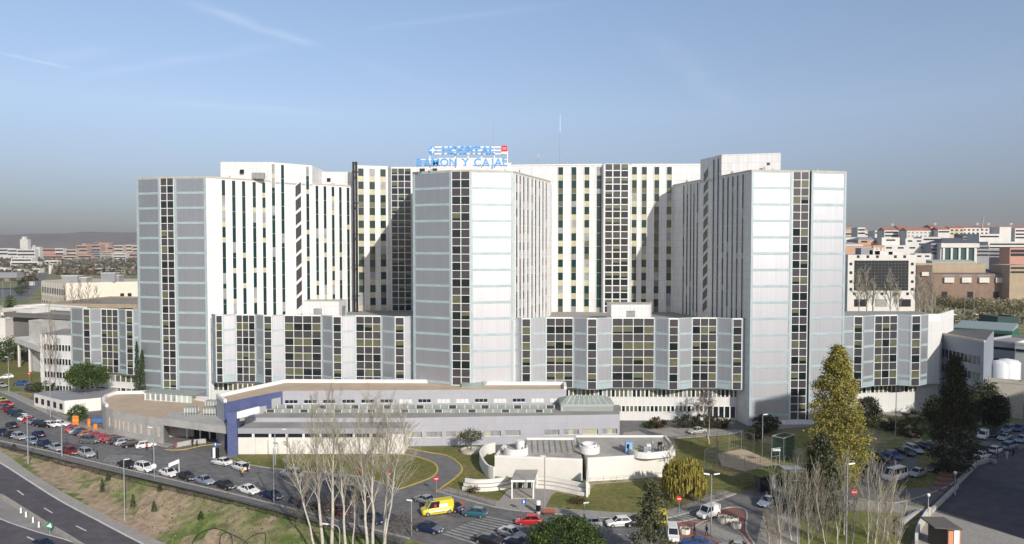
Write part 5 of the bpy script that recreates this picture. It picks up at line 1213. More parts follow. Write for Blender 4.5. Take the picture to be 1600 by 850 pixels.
def leaves(mb, rr, n, pos, size, mats, flat=0.0, droop=False, clumps=0):
    """n leaf-sized faces; pos(rr) gives a point or None"""
    cl = [c for c in (pos(rr) for _ in range(clumps)) if c] if clumps else None
    k = 0
    while k < n:
        if cl:
            c = rr.choice(cl); s = cl[0] and clump_r
            p = (c[0] + rr.gauss(0, s), c[1] + rr.gauss(0, s), c[2] + rr.gauss(0, s * .7)); m = mats[hash((round(c[0], 2), round(c[2], 2))) % len(mats)] if rr.random() < .5 else rr.choice(mats)
        else:
            p = pos(rr); m = rr.choice(mats)
            if p is None: continue
        s = size * rr.uniform(.6, 1.4)
        if droop:
            a = rr.uniform(0, 6.28); dx, dy = math.cos(a) * s * .22, math.sin(a) * s * .22
            mb.face([(p[0] - dx, p[1] - dy, p[2] + s), (p[0] + dx, p[1] + dy, p[2] + s), (p[0] + dx, p[1] + dy, p[2] - s), (p[0] - dx, p[1] - dy, p[2] - s)], m)
        else:
            u = Vector((rr.gauss(0, 1), rr.gauss(0, 1), rr.gauss(0, 1) * (1 - flat))).normalized(); v = u.orthogonal().normalized(); v.rotate(Matrix.Rotation(rr.uniform(0, 6.28), 3, u)); w = u.cross(v)
            c = Vector(p); mb.face([c - v * s, c + w * s * .55, c + v * s, c - w * s * .55], m)
        k += 1
clump_r = 0.6
def branch(mb, rr, p, d, ln, r, depth, m, mt, spread, up, nseg=3, kids=(3, 5), rmin=.018, shrink=.62):
    q = Vector(p); d = Vector(d).normalized(); pts = [q.copy()]; rs = [r]; dirs = []
    for i in range(nseg):
        d = (d + Vector((rr.gauss(0, .12), rr.gauss(0, .12), up * .12 + rr.gauss(0, .06)))).normalized()
        q = q + d * (ln / nseg); pts.append(q.copy()); rs.append(max(rmin, r * (1 - .8 * (i + 1) / nseg))); dirs.append(d.copy())
    n = 6 if depth >= 3 else 4 if depth == 2 else 3
    for i in range(nseg): mb.tube(pts[i], pts[i + 1], rs[i], rs[i + 1], n, m if depth >= 2 else mt, caps=False)
    if depth <= 0: return
    for _ in range(rr.randint(*kids)):
        t = rr.uniform(.25, 1); i = min(int(t * nseg), nseg - 1); b = pts[i].lerp(pts[i + 1], t * nseg - i)
        a = rr.uniform(0, 6.28); dd = dirs[i]; o = dd.orthogonal().normalized(); o.rotate(Matrix.Rotation(a, 3, dd))
        nd = (dd + o * spread * rr.uniform(.6, 1.3)).normalized()
        branch(mb, rr, b, nd, ln * shrink * rr.uniform(.7, 1.15), max(rmin, rs[i] * .55), depth - 1, m, mt, spread, up, 2 if depth > 1 else 2, kids, rmin, shrink)
def bare_tree(name, base, top, label, group=None, cat='tree', seed=1, trunk_r=.2, m=PALE, mt=TWIG, spread=.5, first=.35, nb=16, blen=.3, depth=2, up=.8, kids=(3, 5), rmin=.02):
    rr = random.Random(seed); b = Vector(base); t = Vector(top); root = empty(name, base, label, cat, group)
    tr = MB(); n = 8; pts = []; rs = []
    for i in range(n + 1):
        k = i / n; p = b.lerp(t, k); p.x += rr.gauss(0, .08) * (k > 0); p.y += rr.gauss(0, .08) * (k > 0); pts.append(p); rs.append(max(.035, trunk_r * (1 - k * .88)))
    tr.path(pts, rs, 8, m); tr.build('trunk', root)
    cr = MB(); Ht = (t - b).length
    for i in range(nb):
        k = lerp(first, .97, (i + rr.random()) / nb); j = min(int(k * n), n - 1); p = pts[j].lerp(pts[j + 1], k * n - j); a = i * 2.4 + rr.uniform(-.5, .5)
        ln = Ht * blen * lerp(1.0, .35, (k - first) / (1 - first)) * rr.uniform(.7, 1.2)
        branch(cr, rr, p, (math.cos(a) * spread, math.sin(a) * spread, 1 if up > 0 else .2), ln, max(rmin * 1.5, rs[j] * .42), depth, m, mt, spread * .9, up, 3, kids, rmin)
    cr.build('crown', root); return root
def leafy_tree(name, base, trunk_h, trunk_r, pos, n, size, mats, label, cat='tree', group=None, seed=1, clumps=0, cr=.6, flat=0.0, droop=False, tm=BARK, limbs=None):
    global clump_r
    clump_r = cr; rr = random.Random(seed); root = empty(name, base, label, cat, group); b = Vector(base)
    tr = MB(); tr.path([b, b + Vector((rr.gauss(0, .1), rr.gauss(0, .1), trunk_h * .5)), b + Vector((0, 0, trunk_h))], [trunk_r, trunk_r * .75, trunk_r * .3], 8, tm)
    for _ in range(limbs or 5):
        k = rr.uniform(.45, .9); c = None
        while c is None: c = pos(rr)
        tr.tube(b + Vector((0, 0, trunk_h * k)), Vector(c), trunk_r * .35, trunk_r * .1, 5, tm)
    tr.build('trunk', root); g = MB(); leaves(g, rr, n, pos, size, mats, flat, droop, clumps); g.build('crown', root); return root
def ell(c, rx, ry, rz, shell=.5, zmin=None):
    def f(rr):
        while True:
            x, y, z = rr.uniform(-1, 1), rr.uniform(-1, 1), rr.uniform(-1, 1); d = x * x + y * y + z * z
            if d > 1 or d < shell * rr.random(): continue
            if zmin is not None and z < zmin: continue
            return (c[0] + x * rx, c[1] + y * ry, c[2] + z * rz)
    return f
def cone(c, prof, h, rag=1.0):
    """prof(t) radius at t of height h above point c, ragged"""
    def f(rr):
        t = rr.random(); r = prof(t) * (1 + .18 * rag * math.sin(t * 37 + rr.uniform(-.4, .4))); a = rr.uniform(0, 6.28); k = math.sqrt(rr.random()) if rr.random() < .4 else rr.uniform(.7, 1)
        r2 = r * (1 + .2 * rag * math.sin(a * 3 + t * 9)); return (c[0] + math.cos(a) * r2 * k, c[1] + math.sin(a) * r2 * k, c[2] + t * h)
    return f
# tall bare poplars before the avenue
POP = 'tall bare poplars standing on the bank'
PL = [((505, 862), (489, 640), .26, 'leftmost tall bare poplar of the bank, slightly leaning left', 1), ((518, 858), (524, 616), .28, 'tallest pale poplar, second from the left, with straight trunk', 2), ((541, 864), (527, 672), .22, 'third poplar from the left with a leaning white trunk', 3),
      ((551, 856), (556, 742), .13, 'short slender poplar between the two groups of trunks', 4), ((575, 866), (560, 655), .24, 'fifth poplar from the left, curved trunk', 5), ((583, 862), (582, 632), .25, 'sixth poplar from the left, straight twin of the curved one', 6), ((601, 860), (606, 645), .27, 'rightmost poplar, with branches fanning to the right', 7)]
for (b, t, r, lab, sd_) in PL:
    p = GH(*b); y = p.y; q = P(t[0], t[1], y + .5)
    bare_tree('bare_poplar', p, q, lab, POP, seed=sd_, trunk_r=r * .95, spread=.42, first=.28, nb=18 if r > .2 else 8, blen=.30, depth=2, kids=(4, 6), rmin=.014, up=.9, mt=TWIGP)
for i, (b, t) in enumerate((((600, 862), (632, 655)), ((499, 858), (452, 700)))):
    p = GH(*b); p.y -= 1.5; bare_tree('bare_poplar', p, P(t[0], t[1], p.y), ['poplar leaning out to the right of the group', 'low poplar leaning out to the left of the group'][i], POP, seed=20 + i, trunk_r=.17, spread=.6, first=.4, nb=18, blen=.28, depth=2, kids=(3, 6), mt=TWIGP)
# low suckers and twigs at the poplar feet
for i, (x, y, h) in enumerate(((478, 812, 4.0), (560, 818, 4.5), (628, 834, 3.2), (520, 800, 3.5))):
    p = GH(x, y); bare_tree('bare_shrub', p, p + Vector((.3, 0, h)), ['leafless thicket at the left foot of the poplars', 'leafless thicket between the middle poplars', 'leafless arching shrub right of the poplars', 'leafless thicket behind the second poplar'][i], 'thickets under the poplars', 'shrub', seed=60 + i, trunk_r=.06, m=TWIGD, mt=TWIGD, spread=1.3, first=.05, nb=16, blen=.75, depth=2, kids=(4, 6), up=-.2)
# thin saplings at the lower right
SAP = 'thin pale saplings at the lower right'
ordn = ['first', 'second', 'third', 'fourth', 'fifth', 'sixth', 'seventh', 'eighth', 'ninth', 'tenth', 'eleventh', 'twelfth', 'thirteenth', 'fourteenth', 'fifteenth', 'sixteenth']
SL_ = [(1208, 1193, 806), (1222, 1208, 742), (1236, 1224, 738), (1247, 1243, 730), (1262, 1260, 752), (1277, 1276, 735), (1291, 1272, 748), (1309, 1303, 760), (1318, 1322, 722), (1330, 1344, 752), (1355, 1357, 728), (1366, 1374, 745), (1377, 1390, 752), (1385, 1402, 742), (1396, 1416, 790), (1215, 1214, 800)]
for i, (xb, xt, yt) in enumerate(SL_):
    Y = 92 + (i * 37 % 11); p = P(xb, 870, Y); p.z = 0; q = P(xt, yt, Y)
    bare_tree('bare_sapling', p, q, 'thin pale bare sapling, %s of the lower right cluster' % ordn[i], SAP, seed=30 + i, trunk_r=.085 + .02 * (i % 3), m=PALE, mt=TWIGP if i % 3 else TWIG, spread=.22, first=.04, nb=22, blen=.5, depth=1, kids=(3, 5), rmin=.017, up=1.0)
for i, (x, y, h) in enumerate(((1206, 846, 3), (1268, 846, 3.2), (1384, 850, 3))):
    p = G(x, y); bare_tree('bare_shrub', p, p + Vector((.2, 0, h)), 'brown leafless brushwood among the right-hand saplings, %s from the left' % ordn[i], 'brushwood under the saplings', 'shrub', seed=200 + i, trunk_r=.04, m=TWIG, mt=TWIG if i % 2 else TWIGP, spread=.7, first=.02, nb=26, blen=.8, depth=2, kids=(3, 5), up=.6, rmin=.014)
# golden poplar
p = GH(1306, 782); leafy_tree('golden_poplar', p, 22, .35, cone((p.x, p.y, 3.0), lambda t: 4.4 * (1 - t ** 2.5) ** .95 * min(1, (t + .3) * 2) + .1, 22.6, .9), 36000, .16, L_GOLD, 'tall golden-leaved poplar with pointed top before the right tower', seed=3, clumps=1100, cr=.42, limbs=14)
# conifer in front of it
def tiers(c, h, r, n=11):
    def f(rr):
        t = rr.random() ** .8; lev = (t * n) % 1.0; rad = r * (1 - t) ** .85 * (1.0 - .45 * lev) + .2; a = rr.uniform(0, 6.28); k = rr.uniform(.25, 1) ** .6
        rad *= 1 + .2 * math.sin(a * 5 + int(t * n) * 1.7); return (c[0] + math.cos(a) * rad * k, c[1] + math.sin(a) * rad * k, c[2] + t * h - .10 * rad * k)
    return f
p = GH(1284, 806); leafy_tree('cedar', p, 11, .28, tiers((p.x, p.y, .6), 12.0, 5.0, 12), 9000, .22, [L_OLIVE[2], L_CED[1], L_OLIVE[0]], 'tiered dull green conifer in front of the golden poplar', seed=5, flat=.5, clumps=420, cr=.4)
p = GH(1489, 742); leafy_tree('cedar', p, 18, .42, cone((p.x, p.y, 1.2), lambda t: 4.3 * (1 - t) ** .75 * min(1, t * 7 + .3) + .15, 20.6, .6), 17000, .2, L_CED, 'large dark cedar standing in shade by the car park', seed=6, clumps=900, cr=.42, limbs=12)
for i, (x, y, top, r) in enumerate(((1537, 664, 598, 3.4), (1554, 668, 616, 2.6), (1463, 668, 622, 2.0), (1513, 668, 610, 2.4))):
    p = GH(x, y); h = P(x, top, p.y).z; leafy_tree('dark_evergreen', p, h * .7, .25, ell((p.x, p.y, h * .55), r, r, h * .48, .6), 4200, .24, L_CED, ['round dark evergreen right of the large cedar', 'smaller dark evergreen farthest right of the cedar', 'slim dark evergreen left of the large cedar', 'dark evergreen directly behind the large cedar'][i], 'tree', 'dark evergreens round the cedar', seed=70 + i, clumps=150, cr=.6)
p = GH(1356, 664); leafy_tree('dark_evergreen', p, 4, .2, cone((p.x, p.y, .1), lambda t: 2.6 * math.sqrt(max(.05, 1 - (2 * t - .8) ** 2 * .7)), 6.3), 4500, .2, L_CED, 'rounded dark evergreen right behind the golden poplar', seed=8, clumps=160, cr=.4)
# umbrella pines
p = P(137, 612, 188); p.z = 0; leafy_tree('umbrella_pine', p, 8, .3, ell((p.x, p.y, 7.6), 5.3, 4.6, 3.6, .75, -.55), 8000, .20, L_PINE, 'round umbrella pine beside the left wing', seed=9, clumps=260, cr=.5)
p = P(884, 872, 92); p.z = 0; leafy_tree('umbrella_pine', p, 3.5, .3, ell((p.x, p.y, 3.4), 4.9, 4.2, 2.7, .75, -.7), 12000, .15, L_PINE, 'dense round pine crown at the bottom centre edge', seed=10, clumps=420, cr=.38)
# cypresses
for i, (x, yt, r) in enumerate(((215, 536, .95), (223, 549, 1.05))):
    p = P(x, 616, 182.5 + i * .7); p.z = 0; h = P(x, yt, p.y).z; leafy_tree('cypress', p, h * .8, .15, cone((p.x, p.y, .4), lambda t: r * min(1, t * 6 + .4) * (1 - t) ** .55 + .05, h), 2600, .16, L_CYP, ['taller narrow cypress at the foot of the left tower', 'shorter narrow cypress at the foot of the left tower'][i], 'tree', 'cypresses by the left tower', seed=12 + i)
# round bush by the prefab, hedge, shrubs
def bush(x, y, r, h, mats, label, seed, n=1800, name='bush', Y=None, group=None, size=.16):
    p = GH(x, y) if Y is None else Vector((P(x, y, Y).x, Y, 0)); root = empty(name, p, label, 'shrub', group); rr = random.Random(seed); global clump_r; clump_r = .22; g = MB()
    st = MB(); st.tube(p, p + Vector((0, 0, h * .5)), .08, .04, 6, BARK); st.build('stem', root)
    leaves(g, rr, n, ell((p.x, p.y, h * .5), r, r, h * .52, .8), size, mats, clumps=max(20, n // 25)); g.build('foliage', root)
bush(121, 657, 2.1, 3.6, L_GRN, 'round green bush in front of the prefab cabin', 1, 2600)
bush(70, 619, 3.2, 4.2, L_GRN, 'wide dark bush behind the left end of the prefab cabin', 2, 2600)
bush(55, 612, 2.6, 2.6, L_CED, 'low dark bush at the road bend left of the prefab', 3)
bush(1028, 667, 2.2, 2.0, L_BRN, 'russet bush on the hospital forecourt', 4, 1800)
bush(1013, 667.5, 1.6, .9, L_GRN, 'low green shrub left of the russet bush', 5, 900)
bush(739, 769, 1.0, 1.1, L_BRN, 'small brown shrub before the left stepped wall', 6, 700, size=.1)
bush(902, 786, 1.1, 1.0, L_BRN, 'reddish shrub pair on the lawn below the wing wall', 7, 700, size=.1)
bush(1195, 676, 2.6, 3.9, L_CED, 'round dark bush by the path before the right tower', 8, 2600)
bush(1180, 686, 2.2, 2.4, L_CED, 'low dark bush in front of the round dark one', 9, 1500)
bush(1205, 671, 2.2, 3.2, L_CED, 'dark bush right behind the round dark one', 21, 1500)
bush(1075, 667, 3.6, 2.6, L_CED, 'dark evergreen shrub left under the bare grey tree', 10, 2200)
bush(1100, 668, 3.4, 2.8, L_CED, 'dark evergreen shrub in the middle under the bare grey tree', 11, 2200)
bush(1124, 667, 2.8, 2.4, L_CED, 'dark evergreen shrub right under the bare grey tree', 12, 1800)
for i, x in enumerate(range(1362, 1400, 9)): bush(x, 634, 1.3, 1.2, L_CED, 'small dark hedge shrub, %s from the left along the podium wall' % ordn[i], 13 + i, 500, group='hedge shrubs by the right podium')
for i, (x, y, r, h) in enumerate(((1405, 665, 2.4, 2.2), (1432, 658, 3.0, 2.4), (1446, 676, 3.0, 2.6), (1420, 682, 2.6, 1.8), (1390, 672, 2.4, 2.0))): bush(x, y, r, h, L_OLIVE if i < 3 else L_CED, ['olive scrub on the slope under the white van', 'olive scrub at the top of the slope by the cedar', 'olive scrub low on the slope by the cedar', 'dark scrub above the far kerb of the car park', 'dark scrub left of the sandy patch on the slope'][i], 40 + i, 1500, group='scrub on the slope')
for i, (x, y, h) in enumerate(((160, 770, 2.4), (169, 752, 1.6), (208, 793, 2.2), (241, 800, 1.8), (250, 768, 1.4), (22, 745 - 42, 1.2), (314, 812, 1.3))):
    p = GH(x, y); leafy_tree('young_conifer', p, h * .8, .05, cone((p.x, p.y, p.z + .1), lambda t: .45 * (1 - t) ** .6 + .05, h), 450, .09, L_CYP, ['young conifer alone low on the grassy bank', 'smaller young conifer above the lone one', 'young conifer at the centre of the bank', 'young conifer right of the bank lamp', 'tiny conifer high on the bank', 'tiny conifer near the left edge of the bank', 'tiny conifer above the wire hoops'][i], 'tree', 'young trees planted on the bank', seed=90 + i)
# willow
p = GH(1069, 778)
def wil(rr):
    a = rr.uniform(0, 6.28); r = 3.6 * rr.uniform(.1, 1) ** .5; z = 6.2 - (r / 3.6) ** 2.4 * 2.4 + .5 * math.sin(a * 3); t = rr.random() * (.75 + .25 * math.sin(a * 5)); a2 = round(a * 7) / 7 + rr.gauss(0, .03); return (p.x + math.cos(a2) * r * (1 + .08 * t), p.y + math.sin(a2) * r, max(.5, z * (1 - t * .86) + .2))
leafy_tree('weeping_willow', p, 4.8, .2, wil, 5200, .32, L_WIL, 'weeping willow with hanging golden strands on the lawn', seed=15, droop=True)
bp = P(1046, 720, 127); bp.z = 0; bare_tree('bare_tree', bp, bp + Vector((0, 0, 7.0)), 'small bare tree between the pavilion corner and the willow', seed=16, trunk_r=.1, m=TWIG, mt=TWIG, spread=.8, nb=16, blen=.4, depth=2)
# front cedar
p = P(1018, 872, 92); p.z = 0; leafy_tree('olive_cedar', p, 9, .2, cone((p.x, p.y, .5), lambda t: 3.1 * (1 - t) ** .8 * (.8 + .3 * math.cos(t * 26)) + .15, 10.6), 5200, .17, L_OLIVE + [L_CED[1]], 'ragged olive-green cedar at the bottom edge before the yellow van', seed=17, clumps=240, cr=.34)
# grey bare tree on the forecourt
p = GH(1100, 668); bare_tree('bare_tree', p, p + Vector((.3, 0, 7.5)), 'spreading bare grey tree before the hospital ground floor', seed=18, trunk_r=.22, m=TWIG, mt=TWIGD, spread=1.0, first=.2, nb=26, blen=.55, depth=2, kids=(4, 6), up=.2, rmin=.028)
p = GH(1108, 693); bare_tree('bare_tree', p, p + Vector((0, 0, 6.0)), 'small bare tree with pale trunk on the upper lawn', seed=19, trunk_r=.18, m=PALE, mt=L_BRN[0], spread=.6, first=.45, nb=10, blen=.3, depth=1)
# small tree in the stone ring
p = GH(735.5, 706); leafy_tree('olive_tree', p, 3.2, .16, ell((p.x, p.y, 3.4), 2.3, 2.0, 1.35, .5), 1500, .15, L_OLIVE, 'small olive tree in a round stone bed on the lawn', seed=20, clumps=70, cr=.4)
g = MB(); g.lathe((p.x, p.y, 0), [(2.15, 0), (2.15, .55), (1.8, .55), (1.8, .35), (0.01, .35)], 24, STONE, False); o = g.build('stone_bed', origin=p); tag(o, 'round pale stone bed around the small olive tree', 'planter')
# bare and evergreen trees left
for i, (x, yb, yt, r) in enumerate(((78, 612, 478, .16), (70, 610, 520, .11), (86, 608, 505, .1))):
    p = P(x, yb, 189 + i); p.z = 0; bare_tree('bare_tree', p, P(x - 1, yt, p.y), ['tall thin bare tree before the left white wing', 'lower bare tree just left of the tall one at the white wing', 'thin bare tree just right of the tall one at the white wing'][i], 'bare trees before the side wing', seed=110 + i, trunk_r=r, m=TWIG, mt=TWIG, spread=.3, first=.3, nb=16, blen=.25, depth=1, kids=(3, 5), rmin=.03)
for i, (x, yb, yt) in enumerate(((100, 520, 452), (112, 525, 447), (124, 522, 440), (137, 522, 444), (150, 524, 452))):
    p = G(x, yb); bare_tree('bare_tree', p, P(x + 1, yt, p.y), 'bare tree in the row before the white hall, %s from the left' % ordn[i], 'bare trees before the white hall', seed=120 + i, trunk_r=.22, m=TWIG, mt=TWIG, spread=.35, first=.2, nb=16, blen=.3, depth=1, kids=(3, 5), rmin=.06)
LT = [(15, 565, 528, 5.5, 0), (3, 556, 520, 4.5, 0), (17, 530, 462, 3.0, 1), (40, 452, 433, 7, 0), (33, 462, 446, 6, 0), (5, 545, 500, 4, 0)]
for i, (x, yb, yt, r, k) in enumerate(LT):
    p = G(x, yb); h = P(x, yt, p.y).z; leafy_tree('dark_evergreen', p, h * .6, .25, ell((p.x, p.y, h * .55), r, r, h * .46, .6) if not k else cone((p.x, p.y, .4), lambda t: 3 * (1 - t) ** .7 + .2, h), 1500, .35, L_CED if i % 2 else L_GRN, ['dark pine on the verge at the upper left', 'dark pine cut by the left frame edge', 'conical dark tree behind the fuel canopy', 'bushy tree beside the far road', 'second bushy tree beside the far road', 'dark tree between verge and sawtooth roofs'][i], 'tree', 'trees at the upper left', seed=130 + i, clumps=70, cr=.9)
# pale bare trees before the glass-fronted building
for i, (x, yt, Y) in enumerate(((1342, 428, 440), (1354, 425, 430), (1364, 440, 425), (1391, 430, 430), (1402, 445, 425), (1436, 435, 400), (1446, 450, 390), (1456, 430, 410))):
    p = P(x, 500, Y); p.z = 0; q = P(x, yt, Y); bare_tree('bare_tree', p, q, 'pale bare tree before the glass-fronted block, %s from the left' % ordn[i], 'bare trees before the glass-fronted block', seed=140 + i, trunk_r=.35, m=TWIGP, mt=TWIGP, spread=.34, first=.15, nb=20, blen=.3, depth=2, kids=(3, 5), rmin=.07)
# trees and bushes in the right middle ground
for i, (x, yb, yt, r, ms) in enumerate(((1523, 533, 490, 5.5, L_OLIVE), (1504, 481, 469, 8, L_SCR), (1528, 483, 472, 8, L_SCR), (1475, 477, 466, 6, L_SCR), (1560, 489, 481, 8, L_SCR), (1585, 487, 479, 8, L_SCR))):
    p = G(x, yb); h = max(2, P(x, yt, p.y).z); leafy_tree('scrub_tree', p, h * .6, .25, ell((p.x, p.y, h * .52), r, r, h * .5, .6), 1500, .5 if i else .3, ms, ['grey-green conifer between the green shed and the grey wing', 'scrub tree at the centre of the field', 'scrub tree right of the field centre', 'scrub tree at the left of the field', 'low scrub at the right of the field', 'low scrub near the right edge of the field'][i], 'tree', None if i == 0 else 'scrub on the field', seed=150 + i, clumps=80, cr=.8 if i == 0 else 2.2)
# far tree belts on the left plain: a mass nobody could count
g = MB(); rr = random.Random(77)
for _ in range(5200):
    px = rr.uniform(-40, 225); py = rr.choice((rr.uniform(400, 412), rr.uniform(408, 436), rr.uniform(414, 440))); p = G(px, py)
    if 65 < px and py > 430: continue
    if 58 < px < 80 and py > 424: continue
    h = rr.uniform(2, 7); s = rr.uniform(1.5, 3.5)
    m = rr.choice((L_CED[0], L_OLIVE[0], L_BRN[0], TWIGD, TWIG, L_OLIVE[2])); u = Vector((rr.gauss(0, 1), rr.gauss(0, 1), rr.gauss(0, .6))).normalized(); v = u.orthogonal(); w = u.cross(v); c = p + Vector((0, 0, h * rr.random() + 1)); g.face([c - v * s, c - w * s, c + v * s, c + w * s], m)
tag(g.build('woodland'), 'distant mixed woodland over the left plain', 'woodland', kind='stuff')
g = MB()
for _ in range(3600):
    px = rr.uniform(1315, 1700); py = rr.uniform(464, 508); p = G(px, py); 
    if px < 1440 and py > 470: continue
    s = rr.uniform(.3, .9); u = Vector((rr.gauss(0, 1), rr.gauss(0, 1), rr.gauss(0, .6))).normalized(); v = u.orthogonal(); w = u.cross(v); c = p + Vector((0, 0, .6)); g.face([c - v * s, c - w * s, c + v * s, c + w * s], rr.choice((L_SCR[0], L_SCR[1], L_SCR[2], TWIG)))
tag(g.build('scrub'), 'low scrub covering the field', 'scrub', kind='stuff')
# grass tufts and stones on the bank
g = MB(); 
for _ in range(16000):
    x = rr.uniform(-125, 5); y = rr.uniform(88, 156); a = pl(TOPL, x); b = pl(BOTL, x)
    if not (b + 1 < y < a - .5): continue
    s = rr.uniform(.06, .17); z = H(x, y) + .1; an = rr.uniform(0, 3.14); dx, dy = math.cos(an) * s, math.sin(an) * s
    m = rr.choice((L_GRN[1], L_OLIVE[1], L_OLIVE[0], STRAW)) if 'STRAW' in globals() else None
    if m is None: STRAW = mat('dry_straw', (.24, .20, .11), .95); m = STRAW
    g.face([(x - dx, y - dy, z - .1), (x + dx, y + dy, z - .1), (x + dx * .6, y + dy * .6, z + s * 1.3), (x - dx * .6, y - dy * .6, z + s * 1.3)], m)
tag(g.build('grass'), 'rough tufts of grass over the bank', 'grass', kind='stuff')
# ---------------------------------------------------------------- street furniture
GALV = mat('galvanised_steel', (0.42, 0.44, 0.45), 0.45, 0.4); LAMPW = mat('lamp_housing', (0.66, 0.67, 0.66), 0.4); GLOBE = mat('lamp_globe', (0.85, 0.85, 0.82), 0.3); ORANGE = mat('orange_plastic', (0.80, 0.22, 0.03), 0.6)
def lamp(px, pb, pt, kind, label, ptx=None, arm=-1, group='street lamps'):
    p = GH(px, pb); t = P(ptx or px, pt, p.y); h = t.z - p.z; root = empty('street_lamp', p, label, 'street lamp', group); g = MB()
    g.tube(p, p + Vector((0, 0, .9)), .13, .12, 8, GALV)
    if kind == 'hook':
        g.path([p + Vector((0, 0, .9)), p + Vector((0, 0, h * .84)), p + Vector((arm * .25, 0, h * .94)), p + Vector((arm * .9, 0, h * .995)), p + Vector((arm * 1.7, 0, h))], [.11, .08, .07, .06, .05], 8, GALV)
    else: g.path([p + Vector((0, 0, .9)), p + Vector((0, 0, h))], [.10, .065], 8, GALV)
    g.build('pole', root)
    heads = {'single': [arm * .55], 'double': [-.75, .75], 'hook': [arm * 2.0], 'globe': [0], 'short': [arm * .3], 'pole': []}[kind]
    for dx in heads:
        l = MB(); c = p + Vector((dx, 0, h))
        if kind == 'globe': l.lathe((c.x, c.y, c.z), [(.01, -.02), (.18, .04), (.27, .22), (.26, .38), (.15, .5), (.01, .54)], 12, GLOBE)
        else:
            s = 1 if dx > 0 else -1; z0 = c.z - .02
            l.hexa([(c.x - .45 * s, c.y - .16, z0 - .05), (c.x + .45 * s, c.y - .13, z0 + .08), (c.x + .45 * s, c.y + .13, z0 + .08), (c.x - .45 * s, c.y + .16, z0 - .05), (c.x - .4 * s, c.y - .1, z0 + .12), (c.x + .38 * s, c.y - .08, z0 + .2), (c.x + .38 * s, c.y + .08, z0 + .2), (c.x - .4 * s, c.y + .1, z0 + .12)], LAMPW)
        l.build('lamp_head', root)
    return root
lamp(44, 725, 647, 'single', 'leftmost tall lamp standing at the top of the grassy bank')
lamp(97, 716, 657, 'single', 'tall lamp on the lower pavement right of the leftmost one')
lamp(195, 814, 718, 'single', 'tall lamp low on the grassy bank beside the motorway', arm=1)
lamp(241, 748, 668, 'single', 'tall lamp on the lower pavement among the white cars')
lamp(428, 788, 700, 'single', 'tall lamp on the lower pavement just left of the poplars', arm=1)
lamp(449, 731, 671, 'single', 'tall lamp on the lawn before the white front range', arm=-1)
lamp(430, 727, 670, 'pole', 'slender post left of the lamp before the white front range')
lamp(79, 652, 602, 'single', 'lamp beside the prefab cabin')
lamp(14, 612, 558, 'single', 'lamp at the far left edge near the parked cars', arm=-1)
lamp(212, 619, 579, 'single', 'lamp in front of the cypresses', arm=1)
lamp(531, 874, 819, 'hook', 'hooked lamp rising between the poplar trunks at the bottom')
lamp(643, 836, 782, 'short', 'grey post with small boxes by the zebra crossing')
lamp(851, 799, 713, 'short', 'slender tall lamp by the right kerb of the portico path')
lamp(913, 812, 786, 'short', 'short lamp behind the white hatchback', arm=1)
lamp(1111, 838, 741, 'double', 'double-headed lamp on the brick island')
lamp(1191, 712, 648, 'single', 'tall lamp at the rear of the sports court', arm=1)
lamp(1172, 664, 607, 'pole', 'thin tall pole against the right end of the podium')
lamp(1399, 690, 612, 'pole', 'dark slender pole above the far kerb of the car park')
lamp(1394, 634, 604, 'pole', 'thin white pole by the red barrier')
lamp(1450, 811, 776, 'globe', 'globe lamp nearest the bottom on the edge of the paved square', group='globe lamps')
lamp(1492, 774, 741, 'globe', 'farther globe lamp inside the paved square', group='globe lamps')
lamp(1322, 868, 725, 'single', 'pale lamp standing among the right-hand saplings', arm=1)
lamp(1507, 500, 456, 'pole', 'tall pole at the left of the scrub field'); lamp(1521, 520, 452, 'pole', 'tall pole beside the grey-green conifer'); lamp(1586, 640, 593, 'single', 'lamp against the white industrial shed', arm=-1)
lamp(5, 480, 438, 'pole', 'pole at the left edge by the far road'); lamp(17, 478, 434, 'pole', 'second pole by the far road'); lamp(31, 560, 500, 'pole', 'tall pole next to the fuel canopy')
lamp(17, 533, 500, 'pole', 'thin pole behind the fuel canopy')
# --- road signs
def sign(px, pb, pt, kind, label, r=.36):
    p = GH(px, pb); h = P(px, pt, p.y).z - p.z; root = empty('road_sign', p, label, 'road sign'); g = MB(); g.tube(p, p + Vector((0, 0, h)), .045, .045, 6, GALV); g.build('post', root)
    f = MB(); c = p + Vector((0, -.06, h - r * .8))
    if kind in ('noentry', 'round'):
        f.tube(c + Vector((0, .03, 0)), c, r, r, 20, SIGNR if kind == 'noentry' else SW); o = f.build('sign_disc', root); b = MB()
        if kind == 'noentry': b.box(c.x - r * .7, c.y - .02, c.z - r * .16, c.x + r * .7, c.y - .005, c.z + r * .16, SW)
        else: b.tube(c + Vector((0, -.004, 0)), c + Vector((0, -.01, 0)), r * .8, r * .8, 16, mat('sign_pink', (.62, .25, .25), .5))
        b.build('sign_bar', o)
    else:
        f.box(c.x - r, c.y, c.z - r, c.x + r, c.y + .03, c.z + r, mat('sign_deep_blue', (.03, .12, .5), .4)); o = f.build('sign_plate', root); b = MB(); b.box(c.x - r * .35, c.y - .015, c.z - r * .6, c.x + r * .35, c.y - .003, c.z + r * .6, SW); b.build('sign_symbol', o)
sign(682, 771, 745, 'noentry', 'round red no-entry sign at the mouth of the curved driveway', .42)
sign(1061, 806, 776, 'noentry', 'round red no-entry sign at the corner of the lawn by the brick island', .40)
sign(818.5, 802, 781, 'blue', 'blue square sign on the path to the portico')
sign(337, 714, 692, 'blue', 'blue square sign by the yellow-kerbed ramp')
sign(1334, 800, 765, 'noentry', 'red round sign seen through the saplings', .5)
sign(46, 596, 582, 'noentry', 'small red round sign on the upper left verge', .45)
sign(24, 552, 518, 'blue', 'blue square sign before the fuel canopy', 1.1)
